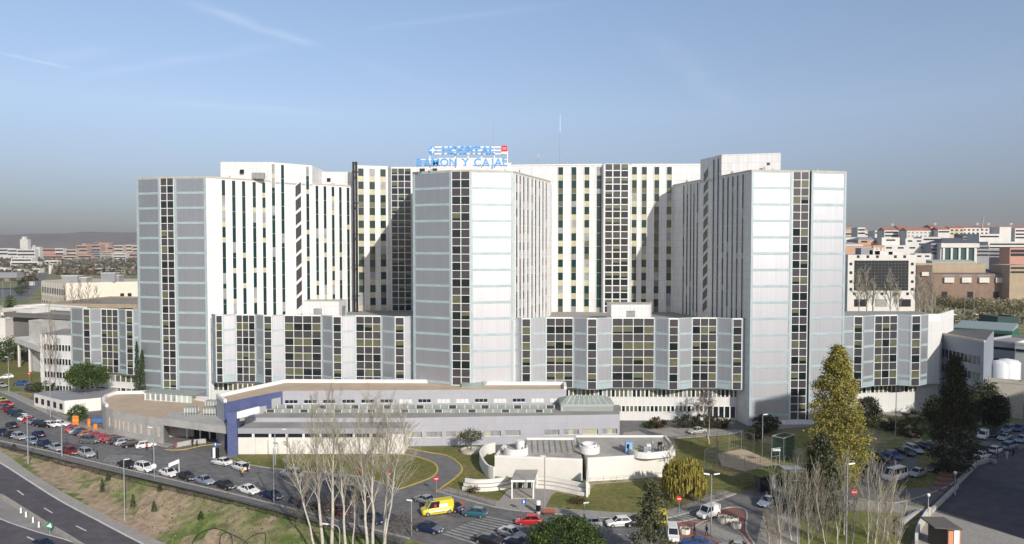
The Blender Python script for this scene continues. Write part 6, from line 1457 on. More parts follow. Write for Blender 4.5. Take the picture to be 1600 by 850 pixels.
sign(508, 760, 735, 'blue', 'blue sign seen through the left poplars')
sign(608, 752, 738, 'noentry', 'small red sign seen through the right poplars', .35)
p = G(78, 834, -2.6); g = MB(); g.tube((p.x, p.y, zm(p.x)), (p.x, p.y, zm(p.x) + 1.1), .06, .06, 6, GALV)
c = Vector((p.x, p.y - .1, zm(p.x) + 1.5)); g.tube(c + Vector((0, .05, 0)), c, .55, .55, 20, mat('sign_green', (.02, .25, .12), .5)); vs = [(c.x - .46, c.y - .02, c.z - .1), (c.x + .40, c.y - .02, c.z - .32), (c.x + .2, c.y - .02, c.z + .42)]; g.face(vs, SW); o = g.build('road_sign', origin=(p.x, p.y, zm(p.x))); tag(o, 'round green and white divider sign on the motorway island', 'road sign')
for i, (x, y) in enumerate(((36, 801), (44, 806), (55, 813), (64, 819))):
    p = G(x, y, -2.2); g = MB(); z = zm(p.x); g.tube((p.x, p.y - .5, z), (p.x, p.y - .5, z + .95), .16, .12, 8, SW); o = g.build('marker_post', origin=(p.x, p.y - .5, z)); tag(o, 'white marker post by the motorway barrier, %s from the left' % ordn[i], 'marker post', 'white marker posts')
# tilted white board on a post among the parked cars
p = G(280, 748); g = MB(); g.tube(p, p + Vector((0, 0, 3.6)), .06, .06, 6, SW); g.hexa([(p.x - 1.9, p.y, 2.1), (p.x, p.y, 2.9), (p.x, p.y + .1, 2.9), (p.x - 1.9, p.y + .1, 2.1), (p.x - 1.9, p.y, 2.8), (p.x, p.y, 3.6), (p.x, p.y + .1, 3.6), (p.x - 1.9, p.y + .1, 2.8)], SW); o = g.build('notice_board', origin=p); tag(o, 'tilted white board on a post above the white saloon', 'sign')
for i, (x, y) in enumerate(((241, 733), (236, 734))):
    if i: break
    p = G(x, 748); g = MB(); c = p + Vector((.1, -.2, 2.4)); g.tube(c + Vector((0, .04, 0)), c, .45, .45, 16, SW); g.tube(p + Vector((.1, -.1, 0)), c, .04, .04, 6, GALV); o = g.build('road_sign', origin=p); tag(o, 'white round sign at the lamp among the white cars', 'road sign')
# --- railings
RAILM = mat('dark_railing_metal', (0.05, 0.05, 0.05), .6, .2)
def railing(pts, label, h=1.05, gap=2.4, bars=4, name='metal_railing', m=None, off=0.0, mesh=False, cat='railing', thick=.03):
    W = [tuple(GH(x, y).xy) for x, y in pts]
    if off: W = offs(W, off)
    L = [0]
    for a, b in zip(W, W[1:]): L.append(L[-1] + math.hypot(b[0] - a[0], b[1] - a[1]))
    def at(s):
        for i in range(len(W) - 1):
            if s <= L[i + 1] + 1e-6: t = (s - L[i]) / max(1e-6, L[i + 1] - L[i]); return (lerp(W[i][0], W[i + 1][0], t), lerp(W[i][1], W[i + 1][1], t))
        return W[-1]
    z0 = H(*W[0]); root = empty(name, (*W[0], z0), label, cat); m = m or RAILM; n = max(1, int(L[-1] / gap)); r = MB()
    for i in range(n + 1):
        x, y = at(L[-1] * i / n); z = min(0, H(x, y)) if off >= 0 else H(x, y); q = MB(); q.tube((x, y, z), (x, y, z + h + .05), thick * 1.3, thick * 1.3, 6, m); q.build('post', root)
    for i in range(n):
        a, b = at(L[-1] * i / n), at(L[-1] * (i + 1) / n); za, zb = min(0, H(*a)), min(0, H(*b))
        for k in range(2): zz = h if k == 0 else .12; r.tube((*a, za + zz), (*b, zb + zz), thick, thick, 4, m)
        for k in range(1, bars): t = k / bars; r.tube((lerp(a[0], b[0], t), lerp(a[1], b[1], t), lerp(za, zb, t) + .12), (lerp(a[0], b[0], t), lerp(a[1], b[1], t), lerp(za, zb, t) + h), thick * .6, thick * .6, 3, m)
        if mesh:
            for k in range(1, 5): r.tube((*a, za + h * k / 5), (*b, zb + h * k / 5), thick * .45, thick * .45, 3, m)
    r.build('rails', root); return root
railing(curve([(0, 691), (80, 708), (156, 726.5), (230, 743.5), (300, 759.5), (380, 778.5), (480, 804), (560, 825), (640, 845)], 3), 'long dark railing along the lower pavement above the bank', h=1.15, gap=2.2, bars=12, off=-2.3, thick=.035)
railing(curve([(684, 770), (727, 780), (770, 793)], 3), 'low railing along the pavement right of the no-entry sign', h=.9, gap=1.8, bars=5, off=.5)
railing(curve([(1064, 803), (1105, 787), (1150, 771), (1180, 762)], 3), 'railing along the shaded corner of the lawn', h=.9, gap=2.0, bars=5, off=.6)
railing([(1040, 691), (1085, 684.5), (1140, 680), (1200, 674)], 'railing along the hospital forecourt above the lawn', h=1.0, gap=2.6, bars=6)
railing(curve([(922, 757), (960, 755), (1000, 752), (1043, 748)], 2), 'pale handrail on the lawn before the white pavilion', h=1.3, gap=2.4, bars=1, m=GALV)
FENM = mat('fence_mesh_steel', (.20, .21, .22), .6, .3)
FENL = mat('fence_post_pale', (.45, .46, .46), .5, .3)
railing([(1101, 735), (1124, 727), (1119, 711)], 'tall mesh fence on the left side of the sports court', h=4.0, gap=3.0, bars=7, mesh=True, m=FENM, name='mesh_fence', cat='fence', thick=.025)
railing([(1119, 710.5), (1163, 701.5), (1178, 707)], 'tall mesh fence at the back of the sports court', h=3.8, gap=3.0, bars=7, mesh=True, m=FENL, name='mesh_fence', cat='fence', thick=.025)
railing([(1101, 735.5), (1132, 757 - 14), (1162, 746), (1191, 741), (1224, 730)], 'tall mesh fence at the front of the sports court', h=4.0, gap=3.4, bars=7, mesh=True, m=FENM, name='mesh_fence', cat='fence', thick=.03)
railing([(60, 648), (100, 664), (140, 672)], 'mesh fence before the prefab cabin', h=1.5, gap=2.5, bars=6, mesh=True, m=FENM, name='mesh_fence', cat='fence', off=2.0)
# goal / frame behind the kiosk
p = G(1205, 728); p2 = G(1218, 726); g = MB()
for q in (p, p2): g.tube(q, (q.x, q.y, 3.4), .06, .06, 6, FENL)
g.tube((p.x, p.y, 3.35), (p2.x, p2.y, 3.35), .05, .05, 6, FENL); g.tube((p.x, p.y, 1.8), (p2.x, p2.y, 1.8), .04, .04, 6, FENL); g.box(p.x + .2, p.y - .2, 2.95, p2.x - .2, p.y + .25, 3.3, SW); o = g.build('floodlight_frame', origin=p); tag(o, 'pale frame with floodlight at the right corner of the sports court', 'floodlight')
# green mesh enclosure
GRM = mat('green_netting', (.015, .06, .05), .8, trans=.5); a = G(1206, 717); b = G(1224, 721); c_ = G(1241, 714); d_ = G(1224, 711); root = empty('netted_enclosure', a, 'dark green netted cube beside the sports court', 'enclosure'); hh = 4.6
g = MB()
for s, t in ((a, b), (b, c_), (c_, d_), (d_, a)): g.face([(s.x, s.y, 0), (t.x, t.y, 0), (t.x, t.y, hh), (s.x, s.y, hh)], GRM)
g.build('netting', root); g = MB()
for s, t in ((a, b), (b, c_), (c_, d_), (d_, a)): g.tube((s.x, s.y, hh), (t.x, t.y, hh), .09, .09, 6, FENL); g.tube(s, (s.x, s.y, hh), .07, .07, 6, FENM)
g.build('frame', root)
# glazed kiosk under the lawn edge
a = G(1187, 771); b = G(1224, 762); root = empty('kiosk', a, 'glazed kiosk with moss-edged sloping roof at the lawn corner', 'kiosk'); A, B = (a.x, a.y), (b.x, b.y); L = seglen(A, B)
g = MB(); g.prism([A, B, (B[0] + .5, B[1] + 3.5), (A[0] + .3, A[1] + 3.5)], 0, 2.9, mat('kiosk_wall', (.07, .07, .08), .7), ROOFD); g.build('wall', root)
g = MB(); q = lambda s, d, z: (A[0] + (B[0] - A[0]) / L * s + (B[1] - A[1]) / L * d, A[1] + (B[1] - A[1]) / L * s - (B[0] - A[0]) / L * d, z)
g.hexa([q(-.4, .7, 2.95), q(L + .6, .7, 2.95), q(L + .6, -2.6, 3.0), q(-.4, -2.6, 3.0), q(-.4, .7, 3.15), q(L + .6, .7, 3.15), q(L + .6, -2.6, 3.25), q(-.4, -2.6, 3.25)], mat('moss_edge', (.20, .22, .04), .9), M_LAWN2); g.build('roof', root)
for i in range(3):
    g = MB(); g.wbox(A, B, .3 + i * L / 3, L / 3 * (i + 1) - .1, .3, 2.6, .01, .08, GL_GREY if i == 1 else GL_DARK); g.build('window', root)
g = MB(); c = G(1240, 760); g.hexa([(c.x - 1.6, c.y, 2.7), (c.x + 1.6, c.y, 2.8), (c.x + 1.6, c.y + 2, 2.9), (c.x - 1.6, c.y + 2, 2.9), (c.x - 1.6, c.y, 2.95), (c.x + 1.6, c.y, 3.05), (c.x + 1.6, c.y + 2, 3.1), (c.x - 1.6, c.y + 2, 3.1)], SW)
for dx, dy in ((-1.5, .1), (1.5, .1), (-1.5, 1.9), (1.5, 1.9)): g.tube((c.x + dx, c.y + dy, 0), (c.x + dx, c.y + dy, 2.9), .06, .06, 6, FENL)
g.box(c.x - 1.5, c.y + .05, 1.0, c.x + 1.5, c.y + .1, 1.1, SW); o = g.build('shelter', origin=(c.x, c.y, 0)); tag(o, 'white-roofed shelter right of the glazed kiosk', 'shelter')
# planters on the brick island
for i, (x, y, s, lab) in enumerate(((1131, 817, .95, 'large white planter behind the double-headed lamp'), (1141.5, 815.5, .6, 'small cream planter second in the row of three'), (1148.5, 814.5, .6, 'small cream planter at the right end of the row'), (1150, 825, .8, 'white planter alone nearest the road'), (1070, 834, .8, 'white planter beside the front-facing white van'))):
    p = G(x, y); root = empty('planter', p, lab, 'planter', 'planters on the brick island'); g = MB(); g.lathe((p.x, p.y, 0), [(s * .8, 0), (s, .15), (s, .8 * s + .2), (s * .85, .8 * s + .2), (s * .85, .8 * s), (.01, .8 * s)], 8, mat('planter_white', (.68, .64, .54), .8, var=.15, vscale=1.5), False); g.build('pot', root)
    rr = random.Random(i); g = MB(); leaves(g, rr, 60, ell((p.x, p.y, .8 * s + .15), s * .7, s * .7, .2, .2), .1, L_OLIVE); g.build('plant', root)
# red and white barrier by the van, orange barrier by the parked cars, misc
p = G(1410, 632); root = empty('barrier_gate', p, 'red and white barrier post left of the delivery van', 'barrier'); g = MB(); g.box(p.x - .3, p.y - .3, 0, p.x + .3, p.y + .3, 1.3, SIGNR); g.build('housing', root); g = MB(); g.tube((p.x, p.y - .4, 1.1), (p.x + .6, p.y - .4, 4.6), .09, .06, 6, SIGNR); g.tube((p.x + .6, p.y - .4, 4.6), (p.x + .62, p.y - .4, 5.2), .3, .3, 8, SW); g.build('arm', root)
p = G(1403, 636); g = MB(); g.box(p.x - .35, p.y - .25, 0, p.x + .35, p.y + .25, 1.6, SIGNR); g.box(p.x - .36, p.y - .26, .6, p.x + .36, p.y + .26, .9, SW); o = g.build('barrier_housing', origin=p); tag(o, 'stubby red box with white band left of the barrier post', 'barrier')
for i, (x, y, w, h) in enumerate(((118, 664, .7, 2.2), (139, 667, .3, 1.9), (149, 671, .4, 1.3))):
    p = G(x, y); g = MB(); g.box(p.x - w, p.y, 0, p.x + w, p.y + .15, h, ORANGE); g.box(p.x - w, p.y - .02, h * .45, p.x + w, p.y - .005, h * .55, mat('orange_light', (.9, .45, .1), .5)); o = g.build('works_barrier', origin=p); tag(o, ['wide orange works panel behind the red hatchback', 'narrow orange works post behind the parked row', 'small orange works post near the annex'][i], 'barrier', 'orange works barriers')
p = G(152, 662); g = MB(); g.box(p.x - 1.3, p.y, .2, p.x + 1.3, p.y + .9, 1.2, mat('skip_blue', (.06, .18, .45), .6)); g.box(p.x - 1.1, p.y + .1, 0, p.x + 1.1, p.y + .8, .2, TRIM); o = g.build('skip', origin=p); tag(o, 'blue skip between the green bush and the annex', 'skip')
# bench-like bike racks by the crossing
for i, (x, y) in enumerate(((715, 794), (858, 806))):
    p = G(x, y); g = MB(); m_ = mat('bench_wood', (.32, .10, .05), .7); g.box(p.x - 1, p.y, .4, p.x + 1, p.y + .45, .46, m_); g.box(p.x - 1, p.y + .42, .46, p.x + 1, p.y + .48, .9, m_)
    for dx in (-.8, .8): g.box(p.x + dx - .04, p.y + .05, 0, p.x + dx + .04, p.y + .4, .4, TRIM)
    o = g.build('bench', origin=p); tag(o, ['red-brown bench behind the dark blue car at the ambulance', 'red-brown bench beside the path to the portico'][i], 'bench', 'benches on the avenue')
# bins / information column
p = G(841, 803); g = MB(); g.lathe((p.x, p.y, 0), [(.01, 0), (.38, 0), (.38, 2.0), (.30, 2.15), (.01, 2.15)], 12, SW); g.lathe((p.x, p.y, 0), [(.385, .5), (.385, 1.5)], 12, GL_DARK); o = g.build('advertising_column', origin=p); tag(o, 'small black and white column by the bright red hatchback', 'column')
p = G(336, 716); g = MB(); g.box(p.x - .45, p.y, 0, p.x + .05, p.y + .3, 2.1, SW); g.box(p.x + .1, p.y, 0, p.x + .7, p.y + .3, 2.1, BLACKM); o = g.build('ticket_machine', origin=p); tag(o, 'black and white cabinet beside the first white taxi', 'cabinet')
# retaining walls and steps by the paved square
def lowwall(pts, h, label, t=.4, m=None, name='retaining_wall'):
    W = [tuple(G(x, y).xy) for x, y in pts]; g = MB(); m = m or STONE; a = offs(W, t / 2); b = offs(W, -t / 2)
    for i in range(len(W) - 1): g.hexa([(*b[i], 0), (*b[i + 1], 0), (*a[i + 1], 0), (*a[i], 0), (*b[i], h), (*b[i + 1], h), (*a[i + 1], h), (*a[i], h)], m, WCOP if m is STONE else None)
    o = g.build(name, origin=(*W[0], 0)); tag(o, label, 'wall')
lowwall(curve([(1432, 858), (1433, 838), (1443, 818), (1453, 804)], 4), 1.2, 'curved pale retaining wall ending at the near globe lamp')
lowwall([(1454, 803), (1475, 782), (1496, 762)], .7, 'low kerb wall climbing from the near globe lamp', m=CONCW)
lowwall([(1497, 757), (1527, 727), (1545, 722), (1556, 725)], .8, 'low wall along the upper edge of the paved square', m=CONCW)
lowwall(curve([(1404, 838), (1410, 822), (1425, 812), (1441, 803)], 4), .9, 'grey wall between the bright lawn and the dark path', m=CONCW)
g = MB()
for i in range(4):
    a, b = G(1455 + 5 * i, 766 - 7 * i), G(1478 + 6 * i, 768 - 7 * i); A, B = (a.x, a.y), (b.x, b.y); g.wbox(A, B, 0, seglen(A, B), 0, .15 * (i + 1), -1.2, 0, M_BRICKP)
o = g.build('steps', origin=(*A, 0)); tag(o, 'short flight of brick steps under the large cedar', 'steps')
# hut with white and orange panels at the bottom right
a = G(1462, 858); root = empty('ticket_hut', a, 'hut with grey roof and orange and white panels at the bottom edge', 'hut')
y0 = a.y; x0 = P(1463, 850, y0).x; x1 = P(1476, 850, y0).x; x2 = P(1503, 850, y0 - 1).x; g = MB()
g.prism([(x0, y0 + 2), (x1, y0 - .6), (x2, y0 - .6), (x2 - .3, y0 + 2.6)], 0, 3.0, mat('hut_wall', (.06, .05, .05), .8), ROOFD); g.build('wall', root)
g = MB(); A, B = (x1, y0 - .6), (x2, y0 - .6); L = B[0] - A[0]; g.wbox(A, B, .1, L * .45, .2, 2.8, .01, .06, mat('hut_orange', (.62, .28, .14), .7)); g.wbox(A, B, L * .5, L * .92, .2, 2.9, .01, .07, SW); g.wbox(A, B, L * .94, L, .2, 2.9, .01, .06, ORANGE); g.build('door_panel', root)
g = MB(); g.hexa([(x0 - .4, y0 - .2, 3.0), (x2 + .2, y0 - .9, 3.0), (x2 - .1, y0 + 3.0, 3.2), (x0 - .5, y0 + 3.2, 3.2), (x0 - .4, y0 - .2, 3.15), (x2 + .2, y0 - .9, 3.15), (x2 - .1, y0 + 3.0, 3.4), (x0 - .5, y0 + 3.2, 3.4)], mat('hut_roof', (.13, .12, .11), .8)); g.build('roof', root)
# manhole and wall lamps
# ---------------------------------------------------------------- people
SKIN = mat('skin', (.45, .26, .18), .6)
def person(px, py, coat, trousers, label, face=0.0, arm=.2, stride=.18, hair=(.03, .02, .015), z=0.0, group=None):
    p = G(px, py, z) if not z else Vector((G(px, py, z).x, G(px, py, z).y, z)); root = empty('person', p, label, 'person', group, rz=face)
    J = {0: (0, 0, .95, .15), 1: (0, 0, 1.15, .14), 2: (0, 0, 1.40, .15), 3: (0, 0, 1.52, .055), 4: (0, .01, 1.62, .085), 5: (0, .01, 1.72, .08),
         6: (.10, 0, .90, .10), 7: (.11, stride * .5, .50, .065), 8: (.11, -stride * .1 + stride * .5, .09, .045), 9: (.11, stride * .5 - .18, .04, .035),
         10: (-.10, 0, .90, .10), 11: (-.11, -stride * .4, .50, .065), 12: (-.11, -stride * .9, .09, .045), 13: (-.11, -stride * .9 - .18 + .0, .04, .035),
         14: (.20, 0, 1.42, .065), 15: (.27, .03, 1.14, .045), 16: (.28, -arm * .5, .90, .034), 17: (.28, -arm * .6, .80, .03),
         18: (-.20, 0, 1.42, .065), 19: (-.27, .03, 1.14, .045), 20: (-.28, -arm, .92, .034), 21: (-.28, -arm * 1.2, .83, .03)}
    E = [(0, 1), (1, 2), (2, 3), (3, 4), (4, 5), (0, 6), (6, 7), (7, 8), (8, 9), (0, 10), (10, 11), (11, 12), (12, 13), (2, 14), (14, 15), (15, 16), (16, 17), (2, 18), (18, 19), (19, 20), (20, 21)]
    me = bpy.data.meshes.new('body'); me.from_pydata([J[i][:3] for i in range(22)], E, []); ob = bpy.data.objects.new('body', me); COL.objects.link(ob)
    sk = ob.modifiers.new('skin', 'SKIN'); ss = ob.modifiers.new('sub', 'SUBSURF'); ss.levels = ss.render_levels = 1
    for i, v in enumerate(me.skin_vertices[0].data): v.radius = (J[i][3], J[i][3] * .8); v.use_root = (i == 0)
    bpy.context.view_layer.update(); dg = bpy.context.evaluated_depsgraph_get(); m2 = bpy.data.meshes.new_from_object(ob.evaluated_get(dg)); bpy.data.objects.remove(ob)
    m2.materials.clear()
    for mm in (coat, trousers, SKIN): m2.materials.append(mm)
    for f in m2.polygons:
        c = f.center; f.material_index = 2 if c.z > 1.53 or (abs(c.x) > .2 and c.z < .90 and c.z > .7) else 1 if c.z < .93 else 0
        f.use_smooth = True
    body = bpy.data.objects.new('body', m2); COL.objects.link(body); body.parent = root
    h = MB(); h.lathe((0, .025, 1.60), [(.01, .19), (.07, .17), (.10, .11), (.10, .03), (.085, -.02)], 10, mat('hair_dark', hair, .8)); h.build('hair', root, origin=(0, 0, 0))
CT = {k: mat('cloth_' + k, c, .9) for k, c in dict(black=(.015, .015, .018), hivis=(.85, .42, .03), navy=(.02, .03, .08), red=(.35, .03, .03), white=(.6, .6, .58), jeans=(.05, .08, .16), tan=(.3, .22, .14)).items()}
person(379, 746, CT['hivis'], CT['navy'], 'person in orange high-visibility jacket standing behind the estate taxi', 2.6)
person(387, 738, CT['black'], CT['black'], 'person in dark clothes at the raised taxi tailgate', 1.2)
person(229.5, 705, CT['red'], CT['black'], 'person in red walking past the last white parked car', 0.4)
person(152, 717, CT['black'], CT['black'], 'person in black standing on the lower pavement', 2.0)
person(275, 702, CT['red'], CT['tan'], 'person in dark red by the ramp wall', .7)
person(301, 697, CT['black'], CT['navy'], 'person in black beneath the entrance canopy', .9)
person(308, 698, CT['navy'], CT['black'], 'person in navy beneath the entrance canopy, right of the one in black', -1.0)
person(1085, 836, CT['black'], CT['black'], 'person in black left of the double-headed lamp', 1.4)
person(1104, 838, CT['navy'], CT['black'], 'person in navy at the foot of the double-headed lamp', -1.2)
person(1558.5, 717, CT['tan'], CT['black'], 'person in brown on the corner of the paved square', .3)
person(1573.5, 717, CT['white'], CT['white'], 'person in pale clothes on the corner of the paved square', -.3)
person(1583, 714, CT['black'], CT['black'], 'person in black rightmost on the corner of the paved square', -.3)
person(562, 744, CT['red'], CT['black'], 'person in red seen through the poplars on the lawn side', .3)
# ---------------------------------------------------------------- distant buildings
CW = mat('city_white', (.66, .64, .60), .85, var=.08, vscale=.1); CC = mat('city_cream', (.56, .49, .38), .85, var=.1, vscale=.1); CO = mat('city_orange', (.50, .33, .23), .85, var=.12, vscale=.1)
CB = mat('city_brick', (.24, .165, .12), .9, var=.15, vscale=.2); CR = mat('tile_roof', (.36, .16, .11), .9, var=.2, vscale=.2); CG = mat('city_grey', (.28, .29, .31), .8, var=.1, vscale=.1); CP = mat('city_pink', (.50, .27, .22), .85, var=.1, vscale=.1)
CDK = mat('city_dark_glass', (.015, .017, .02), .35, spec=.3); CSL = mat('slate_roof', (.10, .10, .12), .7, var=.1, vscale=.2); CTN = mat('city_tan', (.40, .32, .22), .9, var=.12, vscale=.2); CGN = mat('shed_green', (.02, .12, .07), .6); CTE = mat('city_teal_glass', (.02, .08, .08), .2, spec=.6)
def far(name, x0, x1, yt, Y, wall, roof, label, depth=14, floors=0, win=CDK, cat='building', group=None, kind='flat', cols=0, skew=0.0, wh=.45, z0=None, rh=3.0):
    a, b = P(x0, yt, Y), P(x1, yt, Y + skew); zt = a.z; base = H((a.x + b.x) / 2, Y); root = empty(name, (a.x, Y, base), label, cat, group); A, B = (a.x, a.y), (b.x, b.y); L = seglen(A, B); z0 = base - 1 if z0 is None else z0
    nx, ny = (B[1] - A[1]) / L, -(B[0] - A[0]) / L; C_, D_ = (B[0] - nx * depth, B[1] - ny * depth), (A[0] - nx * depth, A[1] - ny * depth)
    zw = zt if kind == 'flat' else zt - rh
    g = MB(); g.prism([A, B, C_, D_], z0, zw - .01, wall, roof); g.build('wall', root)
    r = MB()
    if kind == 'flat':
        for p, q in ((A, B), (B, C_), (C_, D_), (D_, A)): r.wbox(p, q, 0, seglen(p, q), zw, zw + .6, -.4, .1, wall)
    elif kind == 'gable':
        m1 = ((A[0] + D_[0]) / 2, (A[1] + D_[1]) / 2); m2 = ((B[0] + C_[0]) / 2, (B[1] + C_[1]) / 2)
        r.raw([(*A, zw), (*B, zw), (*C_, zw), (*D_, zw), (*m1, zt), (*m2, zt)], [(0, 1, 5, 4), (1, 2, 5), (2, 3, 4, 5), (3, 0, 4)], roof)
    elif kind == 'hip':
        c1 = Vector(A).lerp(Vector(C_), .5); t = (Vector(B) - Vector(A)) * .22; m1, m2 = c1 - t, c1 + t
        r.raw([(*A, zw), (*B, zw), (*C_, zw), (*D_, zw), (*m1, zt), (*m2, zt)], [(0, 1, 5, 4), (1, 2, 5), (2, 3, 4, 5), (3, 0, 4)], roof)
    elif kind == 'slope':
        r.hexa([(*A, zw), (*B, zw), (*C_, zw), (*D_, zw), (*A, zw + .3), (*B, zw + .3), (*C_, zt), (*D_, zt)], roof)
    r.build('roof', root)
    if floors:
        h = (zw - max(z0, 0)) / (floors + .3)
        hmax = 3.4 * max(1, Y / 700); h = min(h, hmax)
        for i in range(floors):
            zt_ = zw - .35 * h - i * h
            if cols:
                for j in range(cols): w = MB(); w.wbox(A, B, L * (j + .25) / cols, L * (j + .75) / cols, zt_ - h * wh, zt_, .01, .12, win); w.build('window', root)
            else: w = MB(); w.wbox(A, B, L * .04, L * .96, zt_ - h * wh, zt_, .01, .15, win); w.build('window_band', root)
    return root, A, B, zw
LB = 'houses on the left plain'; RB = 'buildings of the right skyline'
# left plain
far('tower_building', 31, 43.5, 374, 3000, CW, CW, 'white tower of the far left complex, with stepped cap', 18, 0)
r, A, B, z = far('tower_building', 34, 40, 370, 3004, CW, CW, 'small cap block crowning the far white tower', 10, 0, z0=P(34, 375, 3000).z)
far('white_wing', -6, 20, 388, 2960, CW, CW, 'white wing at the left frame edge beside the far tower', 20, 2, group=LB)
far('white_wing', 12, 31, 389, 2956, CW, CW, 'white wing directly left of the far tower base', 20, 2, group=LB)
far('white_wing', 26, 55, 389.5, 2920, CW, CW, 'white wing right of the far tower base', 20, 2, group=LB)
far('white_wing', 44, 62, 386, 3040, CW, CW, 'white wing with a raised end right of the far tower', 20, 0, group=LB)
far('white_block', 51, 54, 383.5, 3030, CW, CW, 'small white turret on the raised wing', 8, 0, group=LB)
far('apartment_block', 119, 136, 383, 3700, CO, CO, 'orange block at the left of the orange estate', 40, 2, group=LB)
far('apartment_block', 128, 134, 380.5, 3800, CO, CO, 'taller orange stair block behind the first orange block', 40, 0, group=LB)
far('apartment_block', 137, 157, 382, 3780, CO, CO, 'long orange block in the middle of the orange estate', 40, 2, group=LB)
far('apartment_block', 154, 170, 380, 3850, CO, CO, 'tallest orange block of the orange estate', 40, 0, group=LB)
far('apartment_block', 168, 176, 385, 3700, CP, CO, 'pinkish block at the right end of the orange estate', 40, 2, group=LB)
far('apartment_block', 178, 192, 383, 3400, CC, CC, 'left of the two cream slabs near the tower edge', 30, 2, group=LB)
far('apartment_block', 193, 206, 382.5, 3430, CC, CC, 'middle cream slab near the left tower edge', 30, 2, group=LB)
far('apartment_block', 207, 222, 383.5, 3400, CC, CC, 'cream slab partly hidden by the left tower', 30, 2, group=LB)
far('apartment_block', 86, 99, 388, 3200, CW, CG, 'white block left of the orange estate', 24, 2, group=LB)
far('apartment_block', 101, 119, 388.5, 3250, CC, CR, 'cream block with red roof left of the orange estate', 24, 2, group=LB, kind='gable')
far('terrace_houses', 62, 90, 387, 3400, CP, CR, 'row of pink houses right of the far white complex', 24, 1, group=LB, kind='gable')
far('terrace_houses', 66, 98, 397.5, 2700, CO, CR, 'red-tiled row in the middle of the left plain', 18, 1, group=LB, kind='gable')
far('terrace_houses', 99, 118, 398.5, 2660, CC, CR, 'cream row with red tiles in the middle of the left plain', 18, 1, group=LB, kind='gable')
far('terrace_houses', 119, 143, 397, 2740, CO, CR, 'long red-tiled row right in the left plain', 18, 1, group=LB, kind='gable')
far('apartment_block', 140, 156, 392, 3000, CG, CG, 'grey block under the orange estate', 30, 3, group=LB)
far('apartment_block', 158, 174, 393, 2960, CC, CG, 'grey-cream block under the orange estate', 24, 3, group=LB)
far('apartment_block', 176, 197, 396, 2700, CW, CG, 'low white block under the cream slabs', 24, 2, group=LB)
far('terrace_houses', 197, 222, 394.5, 3000, CP, CR, 'pink row beside the left tower edge', 24, 1, group=LB, kind='gable')
far('office_block', 17, 50, 403.5, 1700, CW, CW, 'white layered office block on the left plain', 20, 2, group=LB)
far('office_block', 16, 60, 409, 1600, CW, CW, 'lower terrace of the white layered office block', 14, 1, group=LB)
far('office_block', 70, 90, 407, 1750, CW, CG, 'small white block behind the dark conifers', 14, 1, group=LB)
far('warehouse', -10, 10, 419, 1155, CW, CW, 'white lorry-like shed at the left frame edge', 12, 0, group=LB)
far('warehouse', 20, 32, 421, 1155, CW, CW, 'white shed second from the left edge', 12, 0, group=LB)
far('warehouse', 50, 62, 420, 1215, CW, CG, 'white shed beside the far road', 12, 1, group=LB)
far('footbridge', -20, 26, 427, 700, CG, CW, 'grey and white elevated road deck at the left edge', 10, 0, group=None, cat='bridge', z0=P(0, 434, 700).z)
far('warehouse', 45, 51, 441, 800, CW, CW, 'small white kiosk beside the far road', 4, 0, group=LB)
far('warehouse', 147, 178, 420, 1280, CW, CG, 'long low white shed above the white hall', 10, 0, group=LB)
far('apartment_block', 76, 80, 415, 1155, CW, CW, 'white upright panel beside the far road', 5, 0, group=LB)
# white hall behind the left wing
W0 = empty('white_hall', (*P2(103, 400, 440), 0), 'large cream-white hall with flat roof behind the left wing', 'building')
A, B, C_ = P2(65, 430, 440), P2(103, 396, 440), P2(222, 415, 440)
g = MB(); g.prism([A, B, C_, (C_[0], 450), (A[0] + 8, 455)], 0, 22.5, mat('hall_cream', (.68, .63, .52), .85, var=.06, vscale=.1), mat('hall_roof', (.58, .50, .38), .9, var=.1, vscale=.1)); g.build('wall', W0)
L = seglen(A, B)
for z0, z1 in ((15.2, 18.6), (7.5, 10.6)):
    w = MB(); w.wbox(A, B, .6, L - .4, z0, z1, .01, .12, CDK); w = w.build('window_band', W0); f = MB()
    for i in range(15): s = .6 + (L - 1) * i / 14; f.wbox(A, B, s - .18, s + .18, z0 - 3.5 if z0 < 8 else z0 - 4, z1 + 3.2, .13, .28, CW)
    f.build('fin', w)
for s in (.70, .80):
    L2 = seglen(B, C_); w = MB(); w.wbox(B, C_, L2 * s, L2 * s + 2.0, 13.3, 15.8, .01, .12, CDK); w.build('window', W0)
w = MB(); w.wbox(B, C_, seglen(B, C_) * .25, seglen(B, C_), 5.6, 10.0, .2, 6.0, mat('hall_cream', (.68, .63, .52))); w.wbox(B, C_, seglen(B, C_) * .25, seglen(B, C_), 4.2, 5.6, .2, 5.0, CDK); w.build('lower_range', W0)
for (x, y0, w_, h_) in ((112, 2, 4.5, 3.4), (125, 4, 4, 2.4), (170, 3, 4, 5), (178, 5, 2.4, 3.6)):
    p = P(x, 440, 408); g = MB(); g.box(p.x - w_, 404 + y0, 22.5, p.x + w_, 409 + y0, 22.5 + h_, CG); g.box(p.x - w_ * 1.1, 403.8 + y0, 22.5 + h_, p.x + w_ * 1.1, 409.2 + y0, 22.9 + h_, CW); g.build('roof_plant', W0)
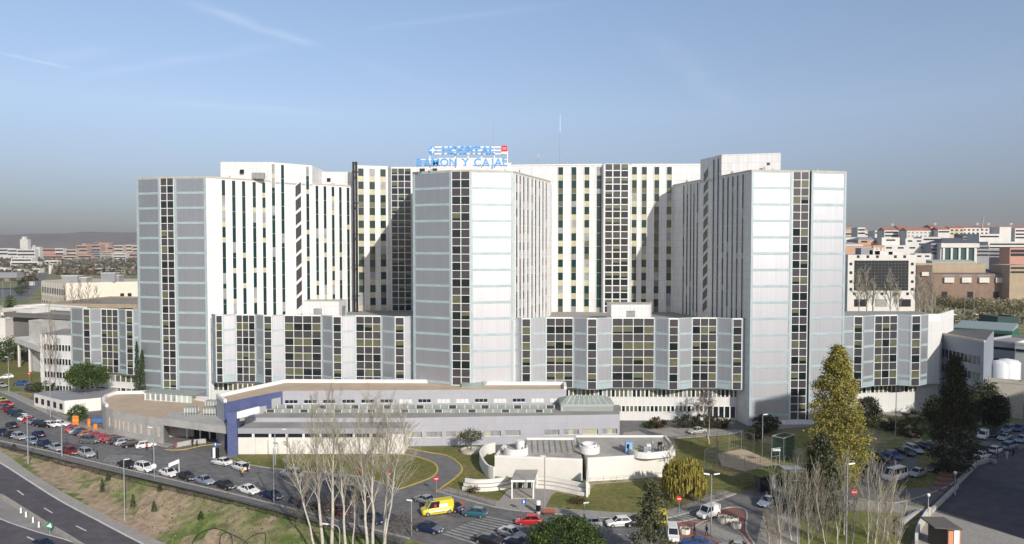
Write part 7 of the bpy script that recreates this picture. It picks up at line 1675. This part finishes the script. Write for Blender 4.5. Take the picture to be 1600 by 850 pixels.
# sawtooth sheds and canopies at the left
CM = mat('corrugated_grey', (.36, .35, .30), .8, var=.15, vscale=.15)
Z0 = empty('sawtooth_sheds', (*P2(40, 330, 480), 0), 'grey ribbed sawtooth roofs left of the white hall', 'building')
g = MB()
for i in range(6):
    x0, x1 = P(3 + 9 * i, 480, 330).x, P(12 + 9 * i, 480, 330).x; y0 = 322 + i * 2; g.hexa([(x0, y0, 0), (x1, y0, 0), (x1 + 22, y0 + 45, 0), (x0 + 22, y0 + 45, 0), (x0, y0, 13), (x1, y0, 15.5), (x1 + 22, y0 + 45, 15.5), (x0 + 22, y0 + 45, 13)], CM)
g.build('roof', Z0)
w = MB(); a, b = P2(0, 321, 480), P2(52, 330, 480); w.wbox(a, b, 0, seglen(a, b), 11.5, 12.8, .1, 1.2, CW); w.build('fascia', Z0)
far('white_canopy', 22, 88, 480, 290, CW, CW, 'long white canopy roof before the sawtooth sheds', 12, 0, z0=P(22, 484, 290).z, skew=-14)
far('brown_roof_hall', 60, 214, 476, 330, CTN, mat('brown_roof', (.30, .26, .20), .9, var=.2, vscale=.1), 'wide brown-roofed hall between the sheds and the left wing', 50, 1, skew=-6)
far('white_canopy', 4, 50, 484, 275, CW, CW, 'short white slab roof at the left edge', 12, 0, z0=P(4, 494, 275).z, skew=-6)
far('low_hall', 6, 112, 490, 268, mat('shade_grey', (.16, .15, .14), .9), ROOFG, 'low grey hall with dark glazed front at the left', 12, 1, skew=-12)
far('boundary_wall', 45, 112, 503, 240, CONCW, STONE, 'rough stone boundary wall by the left wing', 4, 0, skew=-8, cat='wall')
# fuel canopy with yellow gantry
FC = empty('fuel_canopy', (*P2(45, 236, 540), 0), 'white flat canopy on posts over a road at the upper left', 'canopy')
a, b = P(22, 511, 250), P(66, 524, 224); g = MB(); A, B = (a.x, a.y), (b.x, b.y); g.wbox(A, B, 0, seglen(A, B), 8.5, 10.4, -7, 0, CW); g.build('roof', FC)
for s in (.1, .5, .9):
    q = (lerp(A[0], B[0], s), lerp(A[1], B[1], s) + 1.0); g = MB(); g.box(q[0] - .3, q[1] - .3, 0, q[0] + .3, q[1] + .3, 8.5, CW); g.build('post', FC)
p = G(36, 542); q = G(50, 545); g = MB()
for t in (p, q): g.tube((t.x, t.y, 0), (t.x, t.y, 4.4), .25, .25, 8, M_YELLOW)
g.tube((p.x, p.y, 4.4), (q.x, q.y, 4.4), .28, .28, 8, M_YELLOW); o = g.build('height_gantry', origin=p); tag(o, 'yellow height-limit gantry under the white canopy', 'gantry')
far('white_shed', -4, 8, 500, 262, CW, CW, 'white wall fragment at the left frame edge behind the trees', 5, 0)
# ---- right side
B1 = empty('glass_fronted_block', (*P2(1326, 470, 400), 0), 'white block framing a huge dark gridded glass front', 'building')
A, B = P2(1325, 470, 400), P2(1431, 470, 400); zt = P(1325, 398, 470).z; L = seglen(A, B)
g = MB(); g.prism([A, B, (B[0], 500), (A[0], 500)], 0, zt, CW, ROOFG); g.build('wall', B1)
s0, s1 = L * .095, L * .895; zg0, zg1 = P(1340, 454, 470).z, P(1340, 407, 470).z
g = MB(); g.wbox(A, B, s0, s1, zg0, zg1, .02, .1, CDK); gl = g.build('glass_front', B1); f = MB(); GRD = mat('dark_grid', (.10, .105, .11), .5)
for i in range(1, 16): s = lerp(s0, s1, i / 16); f.wbox(A, B, s - .08, s + .08, zg0, zg1, .11, .25, GRD)
for i in range(1, 10): z = lerp(zg0, zg1, i / 10); f.wbox(A, B, s0, s1, z - .08, z + .08, .11, .22, GRD)
f.build('glazing_bar', gl)
for (px, py) in [(1341, 401), (1356, 401), (1371, 401), (1399, 401), (1413.5, 401)] + [(1329.5, y) for y in (412.5, 426, 440, 452)] + [(1425.5, y) for y in (412.5, 426, 440, 452)] + [(1378, 459), (1400, 459), (1418, 459), (1335, 459)]:
    q = P(px, py, 470); w = MB(); w.wbox(A, B, q.x - A[0] - .9, q.x - A[0] + .9, q.z - .9, q.z + .9, .01, .1, CDK); w.build('window', B1)
for (px, w_, h_) in ((1350, 4, 4.5), (1362, 3.5, 3), (1376, 6, 2.5), (1395, 5, 2)):
    q = P(px, 395, 478); g = MB(); g.box(q.x - w_, 474, zt, q.x + w_, 482, zt + h_, CG if w_ == 4 else CW); g.build('roof_plant', B1)
for px in (1345, 1378, 1415): q = P(px, 475, 469); w = MB(); w.wbox(A, B, q.x - A[0] - 4, q.x - A[0] + 4, 3, 8, .01, .1, CDK if px != 1378 else GL_GREY); w.build('lower_window', B1)
R_ = lambda n, x0, x1, yt, Y, *a, **k: far(n, x0, x1, yt, Y + (90 if yt < 411 and not (Y < 530) else 0), *a, group=RB, **k)
R_('metal_roof_hall', 1316, 1349, 378, 545, CW, mat('pale_metal_roof', (.42, .45, .50), .5), 'pale metal-roofed hall at the edge of the right tower', 24, 1, kind='slope', rh=2.4)
R_('brick_hall', 1318, 1362, 385, 520, CO, CO, 'orange brick hall above the glass-fronted block', 16, 0)
R_('brick_hall', 1364, 1382, 384.5, 522, CO, CW, 'orange brick annex with white pillars', 14, 1, cols=3, win=CW, wh=.8)
R_('hipped_hall', 1341, 1379, 370, 600, CO, CG, 'orange brick hall with grey hipped roof', 24, 1, kind='hip', cols=2, rh=2.8)
R_('white_block', 1378, 1406, 372, 590, CW, CG, 'white stepped block right of the hipped hall', 20, 1, cols=1)
R_('white_block', 1396, 1442, 376, 615, CG, CG, 'grey block behind the stepped white block', 20, 0)
R_('white_block', 1415, 1443, 373.5, 605, CW, CG, 'white attic with two square windows', 18, 1, cols=2)
R_('white_block', 1380, 1453, 384, 580, CW, CW, 'long white block with two wide dark windows', 20, 1, cols=4)
R_('white_block', 1430, 1455, 397, 565, CW, CW, 'white projecting bay with slanted dark windows', 8, 1, cols=2)
r, A, B, z = R_('columned_building', 1470, 1527, 371.5, 560, CW, CSL, 'neoclassical white building with columns and slate roof', 26, 0, kind='hip', rh=5.0)
L = seglen(A, B); zc_ = P(1500, 409, 650).z
g = MB(); g.wbox(A, B, L * .05, L * .95, zc_, z - 4, .02, .15, CTE); g.build('glass_wall', r)
for i in range(5): g = MB(); s = L * (.07 + .86 * i / 4); g.wbox(A, B, s - .9, s + .9, zc_, z - 4, .16, 1.4, CW); g.build('column', r)
g = MB(); g.wbox(A, B, -.8, L + .8, z - 4, z - .2, .2, 2.2, CW); g.build('entablature', r)
R_('dark_glass_wing', 1455, 1472, 381, 566, CG, CSL, 'grey glazed wing left of the columned building', 20, 3)
R_('glass_link', 1524, 1546, 384, 575, CG, CSL, 'dark glazed link right of the columned building', 20, 3)
R_('grey_hall', 1457, 1525, 406, 545, mat('sage_wall', (.38, .40, .34), .8), mat('sage_roof', (.40, .42, .36), .8), 'low sage-roofed hall under the columned building', 10, 0, kind='slope', rh=2)
R_('white_office', 1530, 1562, 366.5, 640, CW, CG, 'white office with long dark band, left part', 20, 1)
R_('white_office', 1562, 1580, 355.5, 650, CW, CW, 'plain white tower slab of the right skyline', 16, 0)
R_('white_office', 1544, 1610, 378.5, 610, CW, CW, 'long white beam-like office front', 18, 2)
R_('white_office', 1586, 1612, 357.5, 670, CW, CG, 'white balcony block at the right frame edge', 16, 3)
R_('glass_office', 1543, 1580, 390, 590, CG, CG, 'dark office with small white frame, right skyline', 14, 2)
R_('pink_office', 1578, 1612, 388, 560, CP, CP, 'pink-topped dark glazed office at the right edge', 14, 2, wh=.75)
R_('slate_block', 1505, 1532, 365, 680, CG, CSL, 'slate-roofed grey block behind the columned building', 16, 1, kind='slope', rh=3)
R_('red_roof_block', 1340, 1352, 356, 880, CW, CG, 'narrow white gable with dark side left of the red roofs', 18, 2, kind='flat')
R_('red_roof_block', 1382, 1404, 355, 820, CW, CR, 'red-roofed white house leftmost of the roof row', 18, 2, kind='gable', rh=4)
R_('red_roof_block', 1404, 1420, 352.5, 840, CB, CR, 'brown brick house with a chimney stack in the roof row', 18, 2, kind='gable', rh=4)
R_('red_roof_block', 1417, 1456, 355.5, 800, CW, CR, 'long red-roofed block with white glazed balconies', 18, 2, kind='gable', rh=4, cols=6, win=CG)
R_('red_roof_block', 1454, 1466, 351, 815, CO, CR, 'orange gable house in the middle of the roof row', 18, 2, kind='gable', rh=3)
R_('red_roof_block', 1466, 1484, 354, 790, CW, CR, 'white house with dormer right of the orange gable', 18, 1, kind='gable', rh=4)
R_('red_roof_block', 1484, 1506, 353, 800, CC, CR, 'cream house with orange side in the roof row', 18, 2, kind='gable', rh=3, cols=3)
R_('red_roof_block', 1504, 1545, 352.5, 810, CW, CR, 'long red-roofed block above the slate-roofed one', 18, 2, kind='gable', rh=3, cols=6)
R_('red_roof_block', 1545, 1578, 353, 830, CW, CR, 'red-roofed block behind the plain white slab', 18, 2, kind='gable', rh=3, cols=4)
R_('red_roof_block', 1578, 1612, 353, 840, CO, CR, 'red-roofed orange block at the right edge of the roof row', 18, 2, kind='gable', rh=3, cols=4)
R_('pink_roof_row', 1318, 1338, 355, 1300, CC, CP, 'far pink-roofed block touching the right tower', 24, 1, kind='gable', rh=6)
R_('pink_roof_row', 1338, 1357, 356, 1350, CC, CP, 'far pink-roofed block second from the right tower', 24, 1, kind='gable', rh=6)
R_('cream_row', 1316, 1340, 362.5, 950, CC, CG, 'far cream block below the pink roofs, left', 20, 2)
R_('cream_row', 1340, 1368, 363, 960, CW, CG, 'far white block below the pink roofs, right', 20, 2)
R_('cream_row', 1367, 1384, 361, 900, CW, CG, 'white block with balconies left of the red roofs', 20, 1)
R_('white_row', 1316, 1345, 371.5, 760, CW, CW, 'long white roof edge right of the tower', 20, 0)
R_('white_row', 1440, 1474, 371, 700, CW, CG, 'low white row left of the slate pyramid roof', 16, 1)
# long brick building and neighbours
r, A, B, z = R_('brick_warehouse', 1457, 1578, 421.5, 585, CB, CSL, 'long brown brick building with four white awnings', 26, 0, kind='slope', rh=3.5)
L = seglen(A, B)
for (x0, x1) in ((1474, 1489), (1501.5, 1516), (1528.5, 1544), (1554.5, 1569.5)):
    a_, b_ = P(x0, 440, 585).x - A[0], P(x1, 440, 585).x - A[0]; w = MB(); w.wbox(A, B, a_, b_, P(0, 441.5, 585).z, P(0, 433.5, 585).z, .1, 1.6, CW); w.build('awning', r); w = MB(); w.wbox(A, B, a_ - 1.5, b_ + 1.5, P(0, 431.5, 585).z, P(0, 430, 585).z, .05, .3, CG); w.build('louvre', r)
for i in range(9): w = MB(); s = L * (i + .1) / 9; w.wbox(A, B, s, s + L * .075, 1, 6, .02, .1, CDK if i % 3 == 1 or i > 6 else CB); w.build('loading_door', r)
R_('brick_warehouse', 1432, 1457, 415.5, 580, mat('city_dark_brick', (.15, .10, .075), .9), CTN, 'darker brick end bay with a white sign panel', 22, 0)
g = MB(); a = P(1440, 431, 579); b = P(1451, 425, 579); g.box(a.x, 578.5, a.z, b.x, 579.4, b.z, CW); o = g.build('wall_sign', origin=(a.x, 579, a.z)); tag(o, 'white panel with a faint red mark on the dark brick bay', 'sign')
R_('tan_roof_range', 1431, 1540, 412.5, 590, CTN, CTN, 'tan-roofed range rising behind the long brick building', 10, 0)
R_('tan_building', 1578, 1612, 415, 575, CTN, CTN, 'tan building at the right edge beside the brick one', 24, 2)
# green sheds, industrial sheds, tanks
r, A, B, z = far('green_shed', 1489, 1582, 506, 262, CGN, mat('shed_roof_green', (.28, .34, .33), .6), 'long green shed with pale green roof right of the wing', 18, 1, kind='slope', rh=1.4, skew=-12, wh=.5)
far('green_shed', 1559, 1592, 497, 300, mat('dark_green_wall', (.01, .05, .045), .5), mat('shed_roof_dark', (.10, .10, .10), .8), 'darker green shed behind the long green one', 12, 0)
far('industrial_shed', 1536, 1595, 533, 205, mat('grey_ribbed', (.36, .36, .38), .7), ROOFG, 'grey ribbed shed with dark window bands behind the tanks', 18, 2, skew=-8, wh=.22)
far('industrial_shed', 1586, 1640, 538, 192, CW, CW, 'white shed end wall at the right frame edge', 14, 1, skew=-6, wh=.2)
far('plant_wall', 1540, 1600, 596, 176, STONE, ROOFD, 'low beige wall before the white tanks', 3, 0, skew=-4, cat='wall')
for i, (x, w_, t) in enumerate(((1564, 2.2, 562), (1573, 2.4, 560), (1580, 2.2, 561))):
    p = P2(x, 186, 580); h = P(x, t, 186).z; g = MB(); g.lathe((*p, 0), [(w_, 0), (w_, h - 1.0), (w_ * .7, h - .3), (.01, h)], 18, mat('tank_white', (.74, .75, .76), .4)); g.tube((p[0] + w_ * .6, p[1] - w_ * .85, 0), (p[0] + w_ * .6, p[1] - w_ * .85, h - 1), .08, .08, 6, GFRAME); o = g.build('storage_tank', origin=(*p, 0)); tag(o, ['left white storage tank by the grey shed', 'middle and tallest white storage tank', 'right white storage tank by the grey shed'][i], 'tank', 'white storage tanks')
for i, (x0, x1, yt, c) in enumerate(((1545, 1562, 602, PAINTS['silver_blue']), (1575, 1596, 604, CW))):
    pass
# crane on the left plain and on the right skyline
for i, (px, yb, yt, Y) in enumerate(((157, 408, 378, 1600), (196, 410, 398, 1400), (1534, 352, 338, 900))):
    p = P(px, yb, Y); q = P(px + (3 if i == 2 else 0), yt, Y); g = MB(); g.tube((p.x, Y, p.z if i < 2 else p.z - 5), q, .8, .6, 4, CO if i == 0 else GFRAME)
    if i == 0: g.tube((q.x - 16, Y, q.z - 2), (q.x + 30, Y, q.z - 2), .5, .5, 4, CO)
    o = g.build('mast', origin=p); tag(o, ['orange tower crane before the orange estate', 'grey mast near the left tower edge', 'leaning grey mast on the right skyline'][i], 'mast')
for i, (px, py) in enumerate(((1527, 350), (1544.5, 350), (1579.5, 350), (1394, 351), (1461, 350))):
    Y = 812; p = P(px, py, Y); g = MB(); g.tube((p.x, Y, p.z - 4), (p.x, Y, p.z), .2, .2, 6, GFRAME); g.tube((p.x, Y - .6, p.z), (p.x + .2, Y, p.z + .2), 1.5, .5, 12, CW); o = g.build('satellite_dish', origin=(p.x, Y, p.z - 4)); tag(o, 'white satellite dish on the red roofs, %s from the left' % ['third', 'fourth', 'fifth', 'first', 'second'][i], 'satellite dish', 'dishes on the roof row')
# ---------------------------------------------------------------- haze
hz = MB(); hz.box(-9500, -300, -12, 9500, 9800, 215, mat('haze_air', (1, 1, 1)))
hm = MATS['haze_air']; hm.node_tree.nodes.clear(); vo = hm.node_tree.nodes.new('ShaderNodeVolumePrincipled'); mo = hm.node_tree.nodes.new('ShaderNodeOutputMaterial')
vo.inputs['Density'].default_value = 0.00011; vo.inputs['Color'].default_value = (.84, .82, .86, 1); vo.inputs['Anisotropy'].default_value = 0.3
hm.node_tree.links.new(vo.outputs[0], mo.inputs['Volume'])
tag(hz.build('haze'), 'thin city haze over the plain', 'haze', kind='stuff')
